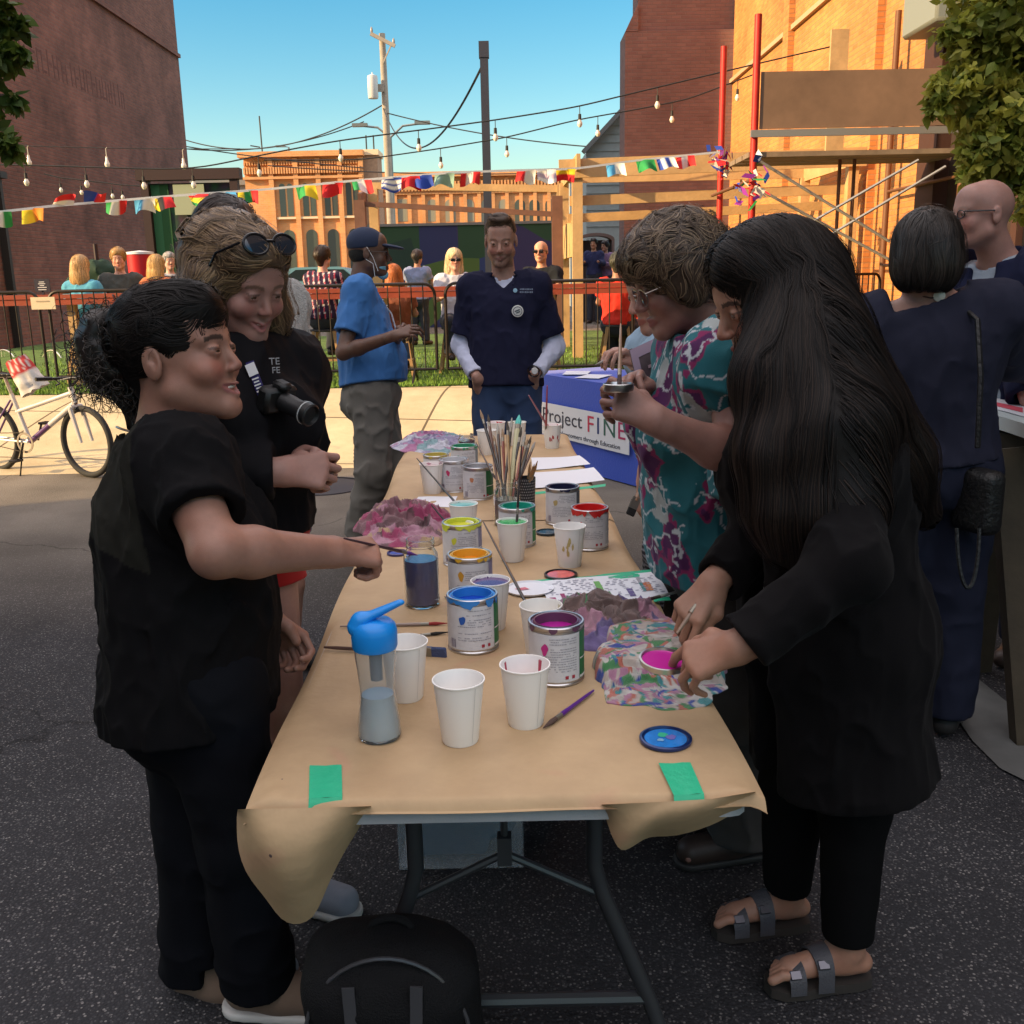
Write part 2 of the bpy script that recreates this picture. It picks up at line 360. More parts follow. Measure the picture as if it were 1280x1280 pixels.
def asphalt_build(nt,N,L,b,tc):
    v=N.new('ShaderNodeTexVoronoi'); v.inputs['Scale'].default_value=135; L.new(tc.outputs['Object'],v.inputs['Vector'])
    w=N.new('ShaderNodeTexWhiteNoise'); L.new(v.outputs['Position'],w.inputs[0])
    cr=N.new('ShaderNodeValToRGB'); e=cr.color_ramp.elements; e[0].position=0; e[0].color=(.013,.013,.015,1); e[1].position=.66; e[1].color=(.040,.039,.042,1); x=e.new(.86); x.color=(.07,.067,.067,1); x=e.new(.965); x.color=(.125,.118,.115,1)
    L.new(w.outputs['Value'],cr.inputs[0])
    d=N.new('ShaderNodeMath'); d.operation='LESS_THAN'; d.inputs[1].default_value=.42; v2=N.new('ShaderNodeTexVoronoi'); v2.feature='F1'; v2.inputs['Scale'].default_value=135; L.new(tc.outputs['Object'],v2.inputs['Vector']); L.new(v2.outputs['Distance'],d.inputs[0])
    mx=N.new('ShaderNodeMix'); mx.data_type='RGBA'; mx.inputs[6].default_value=(.018,.018,.020,1); L.new(d.outputs[0],mx.inputs[0]); L.new(cr.outputs[0],mx.inputs[7])
    n=N.new('ShaderNodeTexNoise'); n.inputs['Scale'].default_value=1.3; n.inputs['Detail'].default_value=8; L.new(tc.outputs['Object'],n.inputs['Vector'])
    r=N.new('ShaderNodeMapRange'); r.inputs['From Min'].default_value=.3; r.inputs['From Max'].default_value=.7; r.inputs['To Min'].default_value=1.0; r.inputs['To Max'].default_value=1.75; L.new(n.outputs['Fac'],r.inputs[0])
    # paler, browner tone in the far lane by the pavement
    sp=N.new('ShaderNodeSeparateXYZ'); L.new(tc.outputs['Object'],sp.inputs[0]); m2=N.new('ShaderNodeMapRange'); m2.inputs['From Min'].default_value=4.2; m2.inputs['From Max'].default_value=7.; m2.inputs['To Min'].default_value=0; m2.inputs['To Max'].default_value=.75; L.new(sp.outputs[1],m2.inputs[0])
    mm=N.new('ShaderNodeMix'); mm.data_type='RGBA'; mm.inputs[7].default_value=(.15,.13,.105,1); L.new(m2.outputs[0],mm.inputs[0]); L.new(mx.outputs[2],mm.inputs[6])
    s=N.new('ShaderNodeVectorMath'); s.operation='SCALE'; L.new(mm.outputs[2],s.inputs[0]); L.new(r.outputs[0],s.inputs['Scale']); L.new(s.outputs[0],b.inputs['Base Color'])
    b.inputs['Specular IOR Level'].default_value=.2
    dn=N.new('ShaderNodeTexNoise'); dn.inputs['Scale'].default_value=2.5; dn.inputs['Detail'].default_value=6; L.new(tc.outputs['Object'],dn.inputs['Vector']); dv=N.new('ShaderNodeVectorMath'); dv.operation='MULTIPLY_ADD'; dv.inputs[1].default_value=(.45,.45,0); L.new(dn.outputs['Color'],dv.inputs[0]); L.new(tc.outputs['Object'],dv.inputs[2]); ve=N.new('ShaderNodeTexVoronoi'); ve.feature='DISTANCE_TO_EDGE'; ve.inputs['Scale'].default_value=.42; L.new(dv.outputs[0],ve.inputs['Vector']); cm=N.new('ShaderNodeMapRange'); cm.inputs['From Min'].default_value=.001; cm.inputs['From Max'].default_value=.0045; cm.inputs['To Min'].default_value=.55; L.new(ve.outputs['Distance'],cm.inputs[0]); s2=N.new('ShaderNodeVectorMath'); s2.operation='SCALE'; L.new(s.outputs[0],s2.inputs[0]); L.new(cm.outputs[0],s2.inputs['Scale']); L.new(s2.outputs[0],b.inputs['Base Color'])
    bp=N.new('ShaderNodeBump'); bp.inputs['Strength'].default_value=.6; bp.inputs['Distance'].default_value=.006; L.new(v.outputs['Distance'],bp.inputs['Height']); L.new(bp.outputs[0],b.inputs['Normal'])
def crack_build(nt,N,L,b,tc):
    n=N.new('ShaderNodeTexNoise'); n.inputs['Scale'].default_value=2.2; n.inputs['Detail'].default_value=9; n.inputs['Roughness'].default_value=.7; L.new(tc.outputs['Object'],n.inputs['Vector'])
    cr=N.new('ShaderNodeValToRGB'); e=cr.color_ramp.elements; e[0].position=.3; e[0].color=(.42,.34,.20,1); e[1].position=.7; e[1].color=(.62,.50,.31,1); L.new(n.outputs['Fac'],cr.inputs[0])
    mp=N.new('ShaderNodeMapping'); mp.inputs['Rotation'].default_value=(0,0,.12); L.new(tc.outputs['Object'],mp.inputs[0])
    br=N.new('ShaderNodeTexBrick'); br.offset=0; br.inputs['Scale'].default_value=1; br.inputs['Brick Width'].default_value=1.9; br.inputs['Row Height'].default_value=1.15; br.inputs['Mortar Size'].default_value=.012; br.inputs['Color1'].default_value=(1,1,1,1); br.inputs['Color2'].default_value=(.93,.93,.93,1); br.inputs['Mortar'].default_value=(.22,.2,.18,1); L.new(mp.outputs[0],br.inputs['Vector'])
    m=N.new('ShaderNodeMix'); m.data_type='RGBA'; m.blend_type='MULTIPLY'; m.inputs[0].default_value=1; L.new(cr.outputs[0],m.inputs[6]); L.new(br.outputs['Color'],m.inputs[7]); L.new(m.outputs[2],b.inputs['Base Color'])
def setting():
    # ground: one sheet to the horizon, rising gently to the park
    xs=np.r_[-400,-100,np.linspace(-16,16,33),100,400]; ys=np.r_[-200,-30,-8,np.linspace(-2,13,61),20,40,80,200,900]
    V=[(x,y,gz(y)) for y in ys for x in xs]; n=len(xs); Fc=np.array([(j*n+i,j*n+i+1,(j+1)*n+i+1,(j+1)*n+i) for j in range(len(ys)-1) for i in range(n-1)])
    tag(np_mesh('ground',V,Fc,mat('asphalt',(.05,.05,.05),rough=.85,build=asphalt_build)),kind='structure')
    def strip(name,y0,y1,x0,x1,dz,m,n=40,kind='structure',edge=None):
        V=[];ny=14;nx=n
        for j in range(ny+1):
            for i in range(nx+1):
                x=x0+(x1-x0)*i/nx; y=y0+(y1-y0)*j/ny; 
                if edge and j==0: y+=edge*(vn(A(x,0,0),2.3)-.5)
                V.append((x,y,gz(y)+dz))
        Fc=np.array([(j*(nx+1)+i,j*(nx+1)+i+1,(j+1)*(nx+1)+i+1,(j+1)*(nx+1)+i) for j in range(ny) for i in range(nx)]); return tag(np_mesh(name,V,Fc,m),kind=kind)
    strip('sidewalk',8.15,10.62,-30,30,.004,mat('concrete',(.36,.32,.26),rough=.85,bump=.25,bscale=90,build=crack_build))
    strip('lawn',10.6,21,-9.4,4.95,.010,mat('turf',(.08,.14,.025),rough=.95,var=.5,vscale=8,bump=.6,bscale=120),120,edge=.12)
    # grass blades as ground cover
    S=26000; x=RNG.uniform(-7,5,S); y=10.6+RNG.power(1.2,S)*0+RNG.random(S)**2.0*5.5; y+=.1*(vn(np.stack([x,x*0,x*0],1),2.3)-.5); z=np.array([gz(v) for v in y])+.008; a=RNG.uniform(0,PI,S); h=RNG.uniform(.025,.07,S); w=.006
    base=np.stack([x,y,z],1); dx=np.stack([np.cos(a)*w,np.sin(a)*w,0*a],1); tip=base+np.stack([RNG.normal(0,.02,S),RNG.normal(0,.02,S),h],1)
    V=np.stack([base-dx,base+dx,tip],1).reshape(-1,3); Fc=np.arange(S*3).reshape(-1,3); c=np.repeat(A(.12,.24,.03)*(.5+RNG.random(S)[:,None])+A(.05,.03,0)*RNG.random(S)[:,None],3,axis=0)
    tag(np_mesh('grass',V,Fc,mat('grass_blade',(.1,.2,.03),rough=.8,attr=True),smooth=False,col=c),kind='stuff')
    # manhole
    c=G(404,608); mh=thing('manhole_cover','dark round manhole cover in the roadway between the jacket woman and the man in blue','manhole cover',c); mi=mat('cast_iron',(.035,.03,.035),rough=.6,metal=.4)
    mb=MB(); mb.lathe([(0,.006),(.30,.006),(.31,.003)],c,40,close=False)
    mb.build('plate',mi,mh); mb=MB(); mb.lathe([(.318,.003),(.318,.009),(.345,.009),(.35,.002)],c,40,close=False); mb.build('rim',mi,mh)
    # ---- left brick building (side wall along the alley)
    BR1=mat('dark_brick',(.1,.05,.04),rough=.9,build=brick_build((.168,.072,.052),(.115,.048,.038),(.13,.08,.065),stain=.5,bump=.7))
    b=thing('brick_building','tall dark brick building in shade along the left side, with faded painted lettering high up','building',(-14,24,.42)); H=17
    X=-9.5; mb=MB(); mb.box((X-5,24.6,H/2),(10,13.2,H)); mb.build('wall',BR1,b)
    mb=MB(); 
    for z in (8.05,): mb.box((X+.03,24.6,z),(.08,13.2,.10))
    mb.build('ledge',BR1,b)
    # ghost sign: narrow faded strokes
    gm=mat('faded_paint',(.100,.046,.040),rough=.95,var=.3,vscale=8)
    mb=MB(); y=19.0
    while y<26.5:
        h=random.uniform(.38,.55); mb.box((X+.001,y,5.85+h/2),(.004,.05,h))
        if random.random()<.6: mb.box((X+.0012,y+.10,5.85+random.choice([.05,h*.5,h-.04])),(.004,.17,.05))
        y+=random.choice([.16,.2,.27])
    mb.build('painted_lettering',gm,b)
    t=thing('downpipe','dark square downpipe on the shaded left brick wall','pipe',(X+.1,20.6,.42)); p0=PY(58,222,19.55); mb=MB(); mb.beam((X+.09,19.2,.42),(X+.09,19.2,p0[2]),.13,.1); mb.build('pipe',mat('pipe_dark',(.02,.016,.014),rough=.6),t); mb=MB(); mb.box((X+.12,19.2,p0[2]+.03),(.22,.26,.12)); mb.build('collector',mat('pipe_dark',(.02,.016,.014),rough=.6),t)
    wl=mat('fixture_black',(.012,.012,.013),rough=.4); gl=mat('fixture_glass',(.12,.13,.12),rough=.2)
    for (px,py,lb) in((17,345,'black wall lamp low on the left brick wall above the counter'),(70,65,'small dark fixture high up on the left brick wall')):
        yy=(-X)/((640-px)/F)*.985; q=PY(px,py,yy); q[0]=X+.1; f=thing('wall_lamp',lb,'lamp',q); mb=MB(); mb.box(q,(.18,.26,.36),bev=.02); mb.build('housing',wl,f); mb=MB(); mb.box(q+A(.10,-.02,-.01),(.03,.19,.27),bev=.01); mb.build('lens',gl,f)
    # ---- right brick building
    BR2=mat('orange_brick',(.4,.2,.1),rough=.85,build=brick_build((.60,.245,.07),(.46,.17,.05),(.44,.22,.09),stain=.28,bump=.8)); BR3=mat('shade_tinted_brick',(.3,.14,.1),rough=.9,build=brick_build((.215,.115,.10),(.17,.088,.08),(.17,.11,.10),stain=.25))  # second brick is a darker purplish copy with shade put into its colour
    b=thing('brick_building','sunlit orange brick building on the right behind the scaffold','building',(9,18,.42)); X2=5.0
    mb=MB(); mb.box((X2+4,17.7,7),(8,10.6,14)); mb.build('wall',BR2,b)
    mb=MB(); 
    for y in(14.1,18.4): mb.box((X2-.05,y,7),(.12,.34,14))
    mb.build('pilaster',BR2,b)
    mb=MB()
    for z in(5.6,7.9): mb.box((X2-.03,17.7,z),(.08,10.6,.08))
    mb.build('ledge',mat('stone_trim',(.5,.33,.2),rough=.8),b)
    b=thing('brick_building','plain brick end wall with shade put into its purplish colour, between the grey sided house and the sunlit brick wall','building',(3.7,24,.42)); xl=XA(780,23.1,4); 
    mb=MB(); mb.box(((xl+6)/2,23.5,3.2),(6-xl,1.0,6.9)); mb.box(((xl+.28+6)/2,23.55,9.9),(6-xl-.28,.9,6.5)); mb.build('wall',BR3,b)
    xw=XA(780,22.9,4); mb=MB(); mb.prism([(0,6.64),(.28,7.2),(.28,6.64)],(xl,23.0,0),(1,0,0),(0,0,1),(0,1,0)); mb.build('coping',BR3,b)
    b=thing('near_wall','near part of the right wall, its shade put in as dark brown colour, at the right edge','building',(8,10,0)); dk=mat('wall_shade_brown',(.035,.02,.016),rough=.8,var=.3,vscale=2); mb=MB(); mb.box((X2+3.9,6.2,6),(7.8,12.2,13)); mb.build('wall',dk,b)  # shade on this wall section is put in as dark brown colour
    mb=MB(); mb.box((X2-.04,11.9,6),(.25,.5,12.9)); mb.box((X2-.02,9.9,2.1),(.12,.12,4.2)); mb.box((X2-.02,8.9,2.1),(.12,.12,4.2)); mb.build('pilaster',mat('trim_shade_brown',(.06,.025,.018),rough=.7),b)
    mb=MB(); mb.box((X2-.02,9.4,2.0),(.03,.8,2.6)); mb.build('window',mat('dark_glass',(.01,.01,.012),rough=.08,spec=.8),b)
    mb=MB(); mb.box((X2-.35,11.3,4.6),(.5,.9,1.2),bev=.03); mb.build('vent_box',mat('grey_vent',(.22,.24,.22),rough=.5),b)
    # tall building behind and to the left of the camera, whose shade covers the street here
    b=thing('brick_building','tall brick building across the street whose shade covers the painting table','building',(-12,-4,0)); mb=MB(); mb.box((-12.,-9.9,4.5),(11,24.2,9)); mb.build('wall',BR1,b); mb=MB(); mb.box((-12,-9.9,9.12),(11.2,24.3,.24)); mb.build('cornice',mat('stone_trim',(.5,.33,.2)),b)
    # ---- grey sided house with arched passage
    b=thing('sided_house','grey clapboard house with sloping roof seen behind the purplish brick wall','house',(4,38,.42)); SD=mat('grey_siding',(.30,.34,.34),rough=.8,var=.08)
    y=31; xa=XA(733,y,3); xb=XA(800,y,3); za=PY(733,190,y)[2]; zb=PY(782,128,y)[2]
    mb=MB(); k=26
    mb.prism([(xa,.42),(xb,.42),(xb,zb+.3),(xa,za)],(0,y,0),(1,0,0),(0,0,1),(0,9,0)); mb.build('wall',SD,b); mb=MB()
    for i in range(34): 
        z=3.0+i*.24; mb.box(((xa+xb)/2+ (max(0,z-za)*.5),y-.012,z),(xb-xa-max(0,z-za)*1.0-.02,.03,.02))
    mb.build('siding_board',SD,b); mb=MB(); mb.beam((xa-.1,y-.15,za-.02),(xb,y-.15,zb+.36),.4,.12); mb.build('roof_edge',mat('roof_grey',(.16,.17,.17)),b)
    # arched passage wall
    y=25; x0=XA(722,y,1); x1=XA(768,y,1); ab=thing('arched_shelter','low brown arched shelter at the back of the beer garden','shelter',((x0+x1)/2,y,.42)); zt=PY(745,291,y)[2]; r=(x1-x0)/2; zs=zt-r*.35
    arc=[(x0+r-r*math.cos(t),zs+r*.35*math.sin(t)) for t in np.linspace(0,PI,15)]; inner=[(x0+r-(r-.06)*math.cos(t),zs-.05+(r-.06)*.35*math.sin(t)) for t in np.linspace(0,PI,15)]
    mb=MB(); mb.prism([(x0,.42)]+arc+[(x1,.42),(x1-.06,.42)]+inner[::-1]+[(x0+.06,.42)],(0,y,0),(1,0,0),(0,0,1),(0,.5,0)); mb.build('arch',mat('arch_brown',(.20,.13,.11),rough=.8),ab); mb=MB(); mb.box(((x0+x1)/2,y+.48,(.42+zs)/2),(x1-x0-.1,.03,zs-.42)); mb.build('back_panel',mat('arch_back',(.12,.09,.09),rough=.9),ab)
def arch_window(mbf,mbg,x,y,z0,z1,w,arched=True,n=10):
    r=w/2; zs=z1-(r if arched else 0); pts=[(x-r,z0),(x+r,z0),(x+r,zs)]+([(x+r*math.cos(t),zs+r*math.sin(t)) for t in np.linspace(0,PI,n)][1:-1] if arched else [])+[(x-r,zs)]
    mbg.prism(pts,(0,y,0),(1,0,0),(0,0,1),(0,.06,0)); return pts
def far_buildings():
    ob=mat('far_orange_brick',(.5,.22,.1),rough=.9,build=brick_build((.66,.30,.11),(.58,.25,.09),(.55,.34,.19),bw=.3,bh=.12,stain=.2,bump=.3)); st=mat('cream_stone',(.72,.55,.36),rough=.85); gl=mat('far_glass',(.06,.075,.07),rough=.15,spec=.7); wh=mat('white_frame',(.6,.52,.4),rough=.6)
    dkb=mat('recess_brick',(.30,.11,.05),rough=.9)
    y=70.; f=lambda px,py: PY(px,py,y)
    b=thing('brick_building','ornate orange brick corner building with paired windows and round arches, far away','building',(f(384,345)[0],y,.42))
    xl=f(312,300)[0]; xr=f(456,300)[0]; zt=f(384,196)[2]; mb=MB(); mb.box(((xl+xr)/2,y+5,zt/2+.2),(xr-xl,10,zt)); mb.build('wall',ob,b)
    mb=MB(); mb.box(((xl+xr)/2,y-.25,zt+.15),(xr-xl+.5,.7,.35)); mb.box(((xl+xr)/2,y-.16,f(384,222)[2]),(xr-xl+.2,.34,.16)); mb.build('cornice',ob,b)
    mb=MB(); n=44
    for i in range(n): mb.box((xl+(xr-xl)*(i+.5)/n,y-.2,f(384,213)[2]),(.11,.4,.42))
    for i in range(n): mb.box((xl+(xr-xl)*(i+.5)/n,y-.12,f(384,204)[2]),(.10,.24,.2))
    mb.build('dentil',ob,b)
    bays=[(347,373),(376,401),(403,428),(430,454)]
    mb=MB()
    for px in(344,374.5,402,429,455): mb.box((f(px,280)[0],y-.14,zt/2),(.32,.3,zt-.2))
    mb.build('pilaster',ob,b)
    for (a,c) in bays:
        xa=f(a+3,280)[0]; xc=f(c-2,280)[0]; w=(xc-xa); z0=f(384,270)[2]; z1=f(384,229)[2]
        mb=MB(); mb.box(((xa+xc)/2,y-.08,z0-.12),(w+.2,.3,.14)); mb.build('sill',st,b)
        for k in(.27,.73):
            wn=MB(); wn.prism(arch_window(MB(),MB(),xa+w*k,y,z0,z1,w*.36),(0,y-.03,0),(1,0,0),(0,0,1),(0,.05,0)); o=wn.build('window',gl,b)
            fr=MB(); fr.box((xa+w*k,y-.05,(z0+z1)/2),(.05,.04,z1-z0)); fr.box((xa+w*k,y-.05,(z0*.5+z1*.5)),(w*.36,.04,.06)); fr.build('frame',wh,o)
            t=np.linspace(0,PI,10); r=w*.22; fr=MB(); fr.tube([(xa+w*k+r*math.cos(a_),y-.06,z1-r*.8+r*math.sin(a_)) for a_ in t],.07,6); fr.build('arch_trim',st,o)
        z0=f(384,350)[2]; z1=f(384,287)[2]; wn=MB(); wn.prism(arch_window(MB(),MB(),(xa+xc)/2,y,z0,z1,w*.72),(0,y-.03,0),(1,0,0),(0,0,1),(0,.05,0)); o=wn.build('window',gl,b)
        fr=MB(); fr.box(((xa+xc)/2,y-.06,f(384,306)[2]),(w*.72,.06,.14)); fr.box(((xa+xc)/2,y-.06,(z0+z1)/2),(.07,.05,z1-z0)); fr.build('frame',wh,o)
        t=np.linspace(0,PI,14); r=w*.40; fr=MB(); fr.tube([((xa+xc)/2+r*math.cos(a_),y-.08,z1-w*.36+r*math.sin(a_)) for a_ in t],.13,6); fr.build('arch_trim',st,o)
    # chimney stair tower
    t=thing('chimney','brick rooftop chimney block with white cap beside the utility pole','chimney',(f(464,240)[0],y,f(464,240)[2])); x0=f(453,240)[0];x1=f(473,240)[0]; zz=f(464,192)[2]; z0=f(464,245)[2]; mb=MB(); mb.box(((x0+x1)/2,y+1.5,(zz+z0)/2-2),(x1-x0,2.4,zz-z0+4)); mb.build('stack',mat('tan_brick',(.36,.22,.14),rough=.9,var=.2),t); mb=MB(); mb.box(((x0+x1)/2,y+1.5,zz+.12),(x1-x0+.2,2.7,.35)); mb.build('cap',st,t); 
    mb=MB()
    for dx in(.3,.8): mb.tube([(x0+dx,y+1,zz+.2),(x0+dx,y+1,zz+1.3)],.05)
    mb.build('vent_pipe',mat('fixture_black'),t)
    # long lower block
    y=86.; f=lambda px,py: PY(px,py,y)
    b=thing('brick_building','long orange brick block with cream arched windows running behind the timber frames','building',(f(600,345)[0],y,.42)); xl=f(457,260)[0]; xr=f(745,260)[0]; zt=f(600,219)[2]
    mb=MB(); mb.box(((xl+xr)/2,y+5,zt/2),(xr-xl,10,zt)); mb.build('wall',ob,b); mb=MB(); mb.box(((xl+xr)/2,y-.25,zt+.1),(xr-xl,.7,.4)); mb.box(((xl+xr)/2,y-.1,f(600,240)[2]),(xr-xl,.25,.2)); mb.build('cornice',ob,b); mb=MB(); mb.box(((xl+xr)/2,y-.1,f(600,284)[2]),(xr-xl,.25,.3)); mb.build('string_course',st,b)
    mb=MB(); n=70
    for i in range(n): mb.box((xl+(xr-xl)*(i+.5)/n,y-.2,f(600,232)[2]),(.16,.4,.75))
    mb.build('dentil',ob,b)
    mb=MB()
    for i in range(17): mb.box((f(460+17.4*i,260)[0],y-.08,zt/2),(.30,.2,zt-.4))
    mb.build('pilaster',ob,b)
    for px in [474,489,503,541,563,586,608,630,650,668,688,706,727]:
        x=f(px,260)[0]; z0=f(px,277)[2]; z1=f(px,249)[2]; wn=MB(); wn.prism(arch_window(MB(),MB(),x,y,z0,z1,.86,px>520),(0,y-.03,0),(1,0,0),(0,0,1),(0,.05,0)); o=wn.build('window',mat('curtained_glass',(.26,.26,.2),rough=.3) if px<640 else gl,b)
        fr=MB(); fr.box((x,y-.06,z0),(1.1,.12,.14)); fr.box((x,y-.06,(z0+z1)/2),(.86,.05,.09)); fr.box((x-.43,y-.06,(z0+z1)/2),(.09,.05,z1-z0-.3)); fr.box((x+.43,y-.06,(z0+z1)/2),(.09,.05,z1-z0-.3)); 
        if px>520: fr.tube([(x+.52*math.cos(a_),y-.08,z1-.43+.52*math.sin(a_)) for a_ in np.linspace(0,PI,10)],.11,6)
        fr.build('frame',wh,o)
    # shaded building far left behind sign
    b=thing('grey_building','low grey building just visible left of the ornate brick building','building',(-20,75,.42)); q0=PY(236,232,74); q1=PY(313,232,74); mb=MB(); mb.box(((q0[0]+q1[0])/2-4,78,q0[2]/2),(q1[0]-q0[0]+8,7,q0[2])); mb.build('wall',mat('grey_render',(.15,.17,.18)),b); mb=MB(); mb.box(((q0[0]+q1[0])/2-4,78,q0[2]+.2),(q1[0]-q0[0]+8.5,7.5,.4)); mb.build('roof',mat('roof_grey'),b)
# ============================================================ beer garden and street furniture
def barrier(a,b,label):
    a=A(*a);b=A(*b); r=thing('crowd_barrier',label,'barrier',(a+b)/2,group='steel crowd barriers along the grass'); m=mat('barrier_steel',(.025,.02,.018),rough=.45,metal=.6)
    d=nrm(b-a); u=A(0,0,1); a=a+d*.03; b=b-d*.03; lo=.16; hi=1.08; R=.12; pts=[a+u*lo,a+u*(hi-R)]+[a+u*(hi-R)+d*R*(1-math.cos(t))+u*R*math.sin(t) for t in np.linspace(.3,PI/2,5)]+[b+u*(hi-R)-d*R*(1-math.cos(t))+u*R*math.sin(t) for t in np.linspace(PI/2,.3,5)]+[b+u*(hi-R),b+u*lo]
    MB().tube(pts,.017,8).build('frame',m,r); MB().tube([a+u*lo,b+u*lo],.016,8).build('lower_rail',m,r)
    L=np.linalg.norm(b-a); n=16; s=MB()
    for i in range(1,n): s.tube([a+d*L*i/n+u*lo,a+d*L*i/n+u*hi],.0075,6)
    s.build('bars',m,r)
    p=A(d[1],-d[0],0)
    for e in(a+d*.25,b-d*.25): MB().tube([e-p*.3+u*.0,e-p*.26+u*.05,e+u*lo,e+p*.26+u*.05,e+p*.3],.014,6).build('foot',m,r)
    return r
def stool(x,y,label):
    z=gz(y); r=thing('bar_stool',label,'stool',(x,y,z),group='wooden bar stools at the counter'); m=mat('stool_wood',(.42,.25,.11),rough=.6,var=.2); MB().lathe([(0,.70),(.17,.70),(.185,.715),(.18,.735),(0,.74)],(x,y,z),20).build('seat',mat('stool_seat',(.03,.03,.032),rough=.6),r)
    for sx in(-1,1):
        for sy in(-1,1): MB().beam((x+sx*.2,y+sy*.2,z),(x+sx*.12,y+sy*.12,z+.71),.035,.035).build('leg',m,r)
    s=MB(); 
    for sx in(-1,1): s.beam((x+sx*.17,y-.17,z+.25),(x+sx*.17,y+.17,z+.25),.025,.03); s.beam((x-.17,y+sx*.17,z+.28),(x+.17,y+sx*.17,z+.28),.025,.03)
    s.build('stretcher',m,r)
def garden():
    yb=10.95; P0=lambda px: A(XA(px,yb,1.4),yb,gz(yb))
    lb=['leftmost steel crowd barrier, behind the bicycle','steel crowd barrier left of the man in blue','steel crowd barrier between the man in blue and the man in polo','steel crowd barrier right of the man in polo','steel crowd barrier behind the floral shirt woman','steel crowd barrier beside the sunlit brick wall']
    xs=[-190,57,305,553,801,1020]
    for i,px in enumerate(xs):
        a=P0(px); w=2.1; q=a+A(w,0,0)
        if i==5: a=A(2.95,11.1,gz(11)); q=A(4.6,12.4,gz(12))
        if i==1: q=q-A(0,.12,0); 
        barrier(a,q,lb[i])
    # counter
    yc=11.45; x0=-7.2;x1=2.9; z=gz(yc)+1.02; r=thing('bar_counter','long red-stained plank bar counter on posts running behind the barriers','counter',(-2,yc,gz(yc))); rd=mat('red_stain',(.26,.045,.02),rough=.6,var=.25,vscale=3)
    s=MB(); s.box(((x0+x1)/2,yc,z),(x1-x0,.32,.045)); s.build('top',rd,r); s=MB(); s.box(((x0+x1)/2,yc-.13,z-.058),(x1-x0,.04,.065)); s.build('apron',rd,r)
    wd=mat('pine',(.50,.32,.15),rough=.7,var=.2,vscale=4,bump=.15,bscale=40)
    for px in(-6.9,-4.95,-3.2,-1.4,.5,2.4): MB().box((px,yc,gz(yc)+.5),(.09,.09,1.0)).build('post',wd,r)
    sg=thing('notice_sign','pale blank card fixed to the crowd barrier above the bicycle','sign',A(XA(54,10.9,1.35),10.9,1.3)); q=PY(54,379,10.9); MB().box(q,(.26,.012,.13)).build('card',mat('cream_card',(.62,.52,.36),rough=.7),sg)
    s=MB(); s.box(q+A(.0,-.008,.02),(.14,.002,.012)); s.build('lettering',mat('faint_ink',(.35,.28,.2)),sg)
    sg=thing('menu_sign','small dark chalk sign standing on the counter at the far left','sign',PY(53,368,11.4)); q=PY(53,357,11.4); MB().box(q,(.17,.02,.14)).build('board',mat('chalk_board',(.02,.018,.035),rough=.6),sg)
    s=MB()
    for k,(w_,z_) in enumerate(((.06,.04),(.08,.02),(.05,0),(.10,-.02),(.09,-.045))): s.box(q+A(0,-.012,z_),(w_,.002,.007))
    s.build('chalk_writing',mat('white_print',(.7,.7,.7)),sg); MB().box(q+A(0,0,-.10),(.02,.02,.09)).build('stand',mat('chalk_board',(.02,.018,.035)),sg)
    # timber frames
    TM=mat('timber_pale',(.52,.33,.15),rough=.7,var=.18,vscale=3,bump=.15,bscale=30); TD=mat('timber_brown',(.16,.075,.05),rough=.75,var=.2)  # one pale timber tone and one dark brown
    r=thing('timber_frame','near pergola of pale square timber posts and beams against the right wall','pergola',(2,14,.42)); g=.42
    yA=14.0; xA=XA(722,yA,1.5); zt=PY(722,210,yA)[2]
    def post(x,y,h,m,w=.14): MB().box((x,y,g+h/2),(w,w,h)).build('post',m,r)
    post(xA,yA,zt-g-.0,TM); yB=16.2; xB=XA(706,yB,1.5); post(xB,yB,zt-g,TM); post(4.7,yA,zt-g,TM); post(4.7,yB,zt-g,TM)
    xm=XA(868,yA,2); 
    for (a,b,w,h) in(((xA-.25,yA-.09,zt-.02),(4.85,yA-.09,zt+.06),.045,.24),((xA-.1,yA+.09,zt-.42),(4.85,yA+.09,zt-.33),.045,.13),((xA-.1,yA+.6,zt-.62),(4.5,yA+.6,zt-.52),.045,.12),((xB,yB,zt+.1),(4.85,yB,zt+.1),.045,.2),((xA,yA-.3,zt+.05),(xB,yB+.3,zt+.05),.05,.2),((4.7,yA,zt+.05),(4.7,yB,zt+.05),.05,.2)): MB().beam(a,b,w,h).build('beam',TM,r)
    MB().beam((xA,yA,zt-.9),(xB,yB,zt-.9),.06,.5).build('brace',TM,r)
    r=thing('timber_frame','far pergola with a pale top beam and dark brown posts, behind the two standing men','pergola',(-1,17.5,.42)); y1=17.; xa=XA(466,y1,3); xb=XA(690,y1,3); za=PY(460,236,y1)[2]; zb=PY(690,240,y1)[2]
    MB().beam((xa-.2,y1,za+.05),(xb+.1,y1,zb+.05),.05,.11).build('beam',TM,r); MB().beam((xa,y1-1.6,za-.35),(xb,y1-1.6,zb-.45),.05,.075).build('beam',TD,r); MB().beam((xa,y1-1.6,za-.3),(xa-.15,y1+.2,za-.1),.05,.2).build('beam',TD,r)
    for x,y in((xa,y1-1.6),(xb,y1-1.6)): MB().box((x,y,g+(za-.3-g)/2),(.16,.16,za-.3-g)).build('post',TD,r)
    for x,y in((xa,y1),(xb+.15,y1)): MB().box((x,y,g+(za-g)/2),(.15,.15,za-g)).build('post',TM,r)
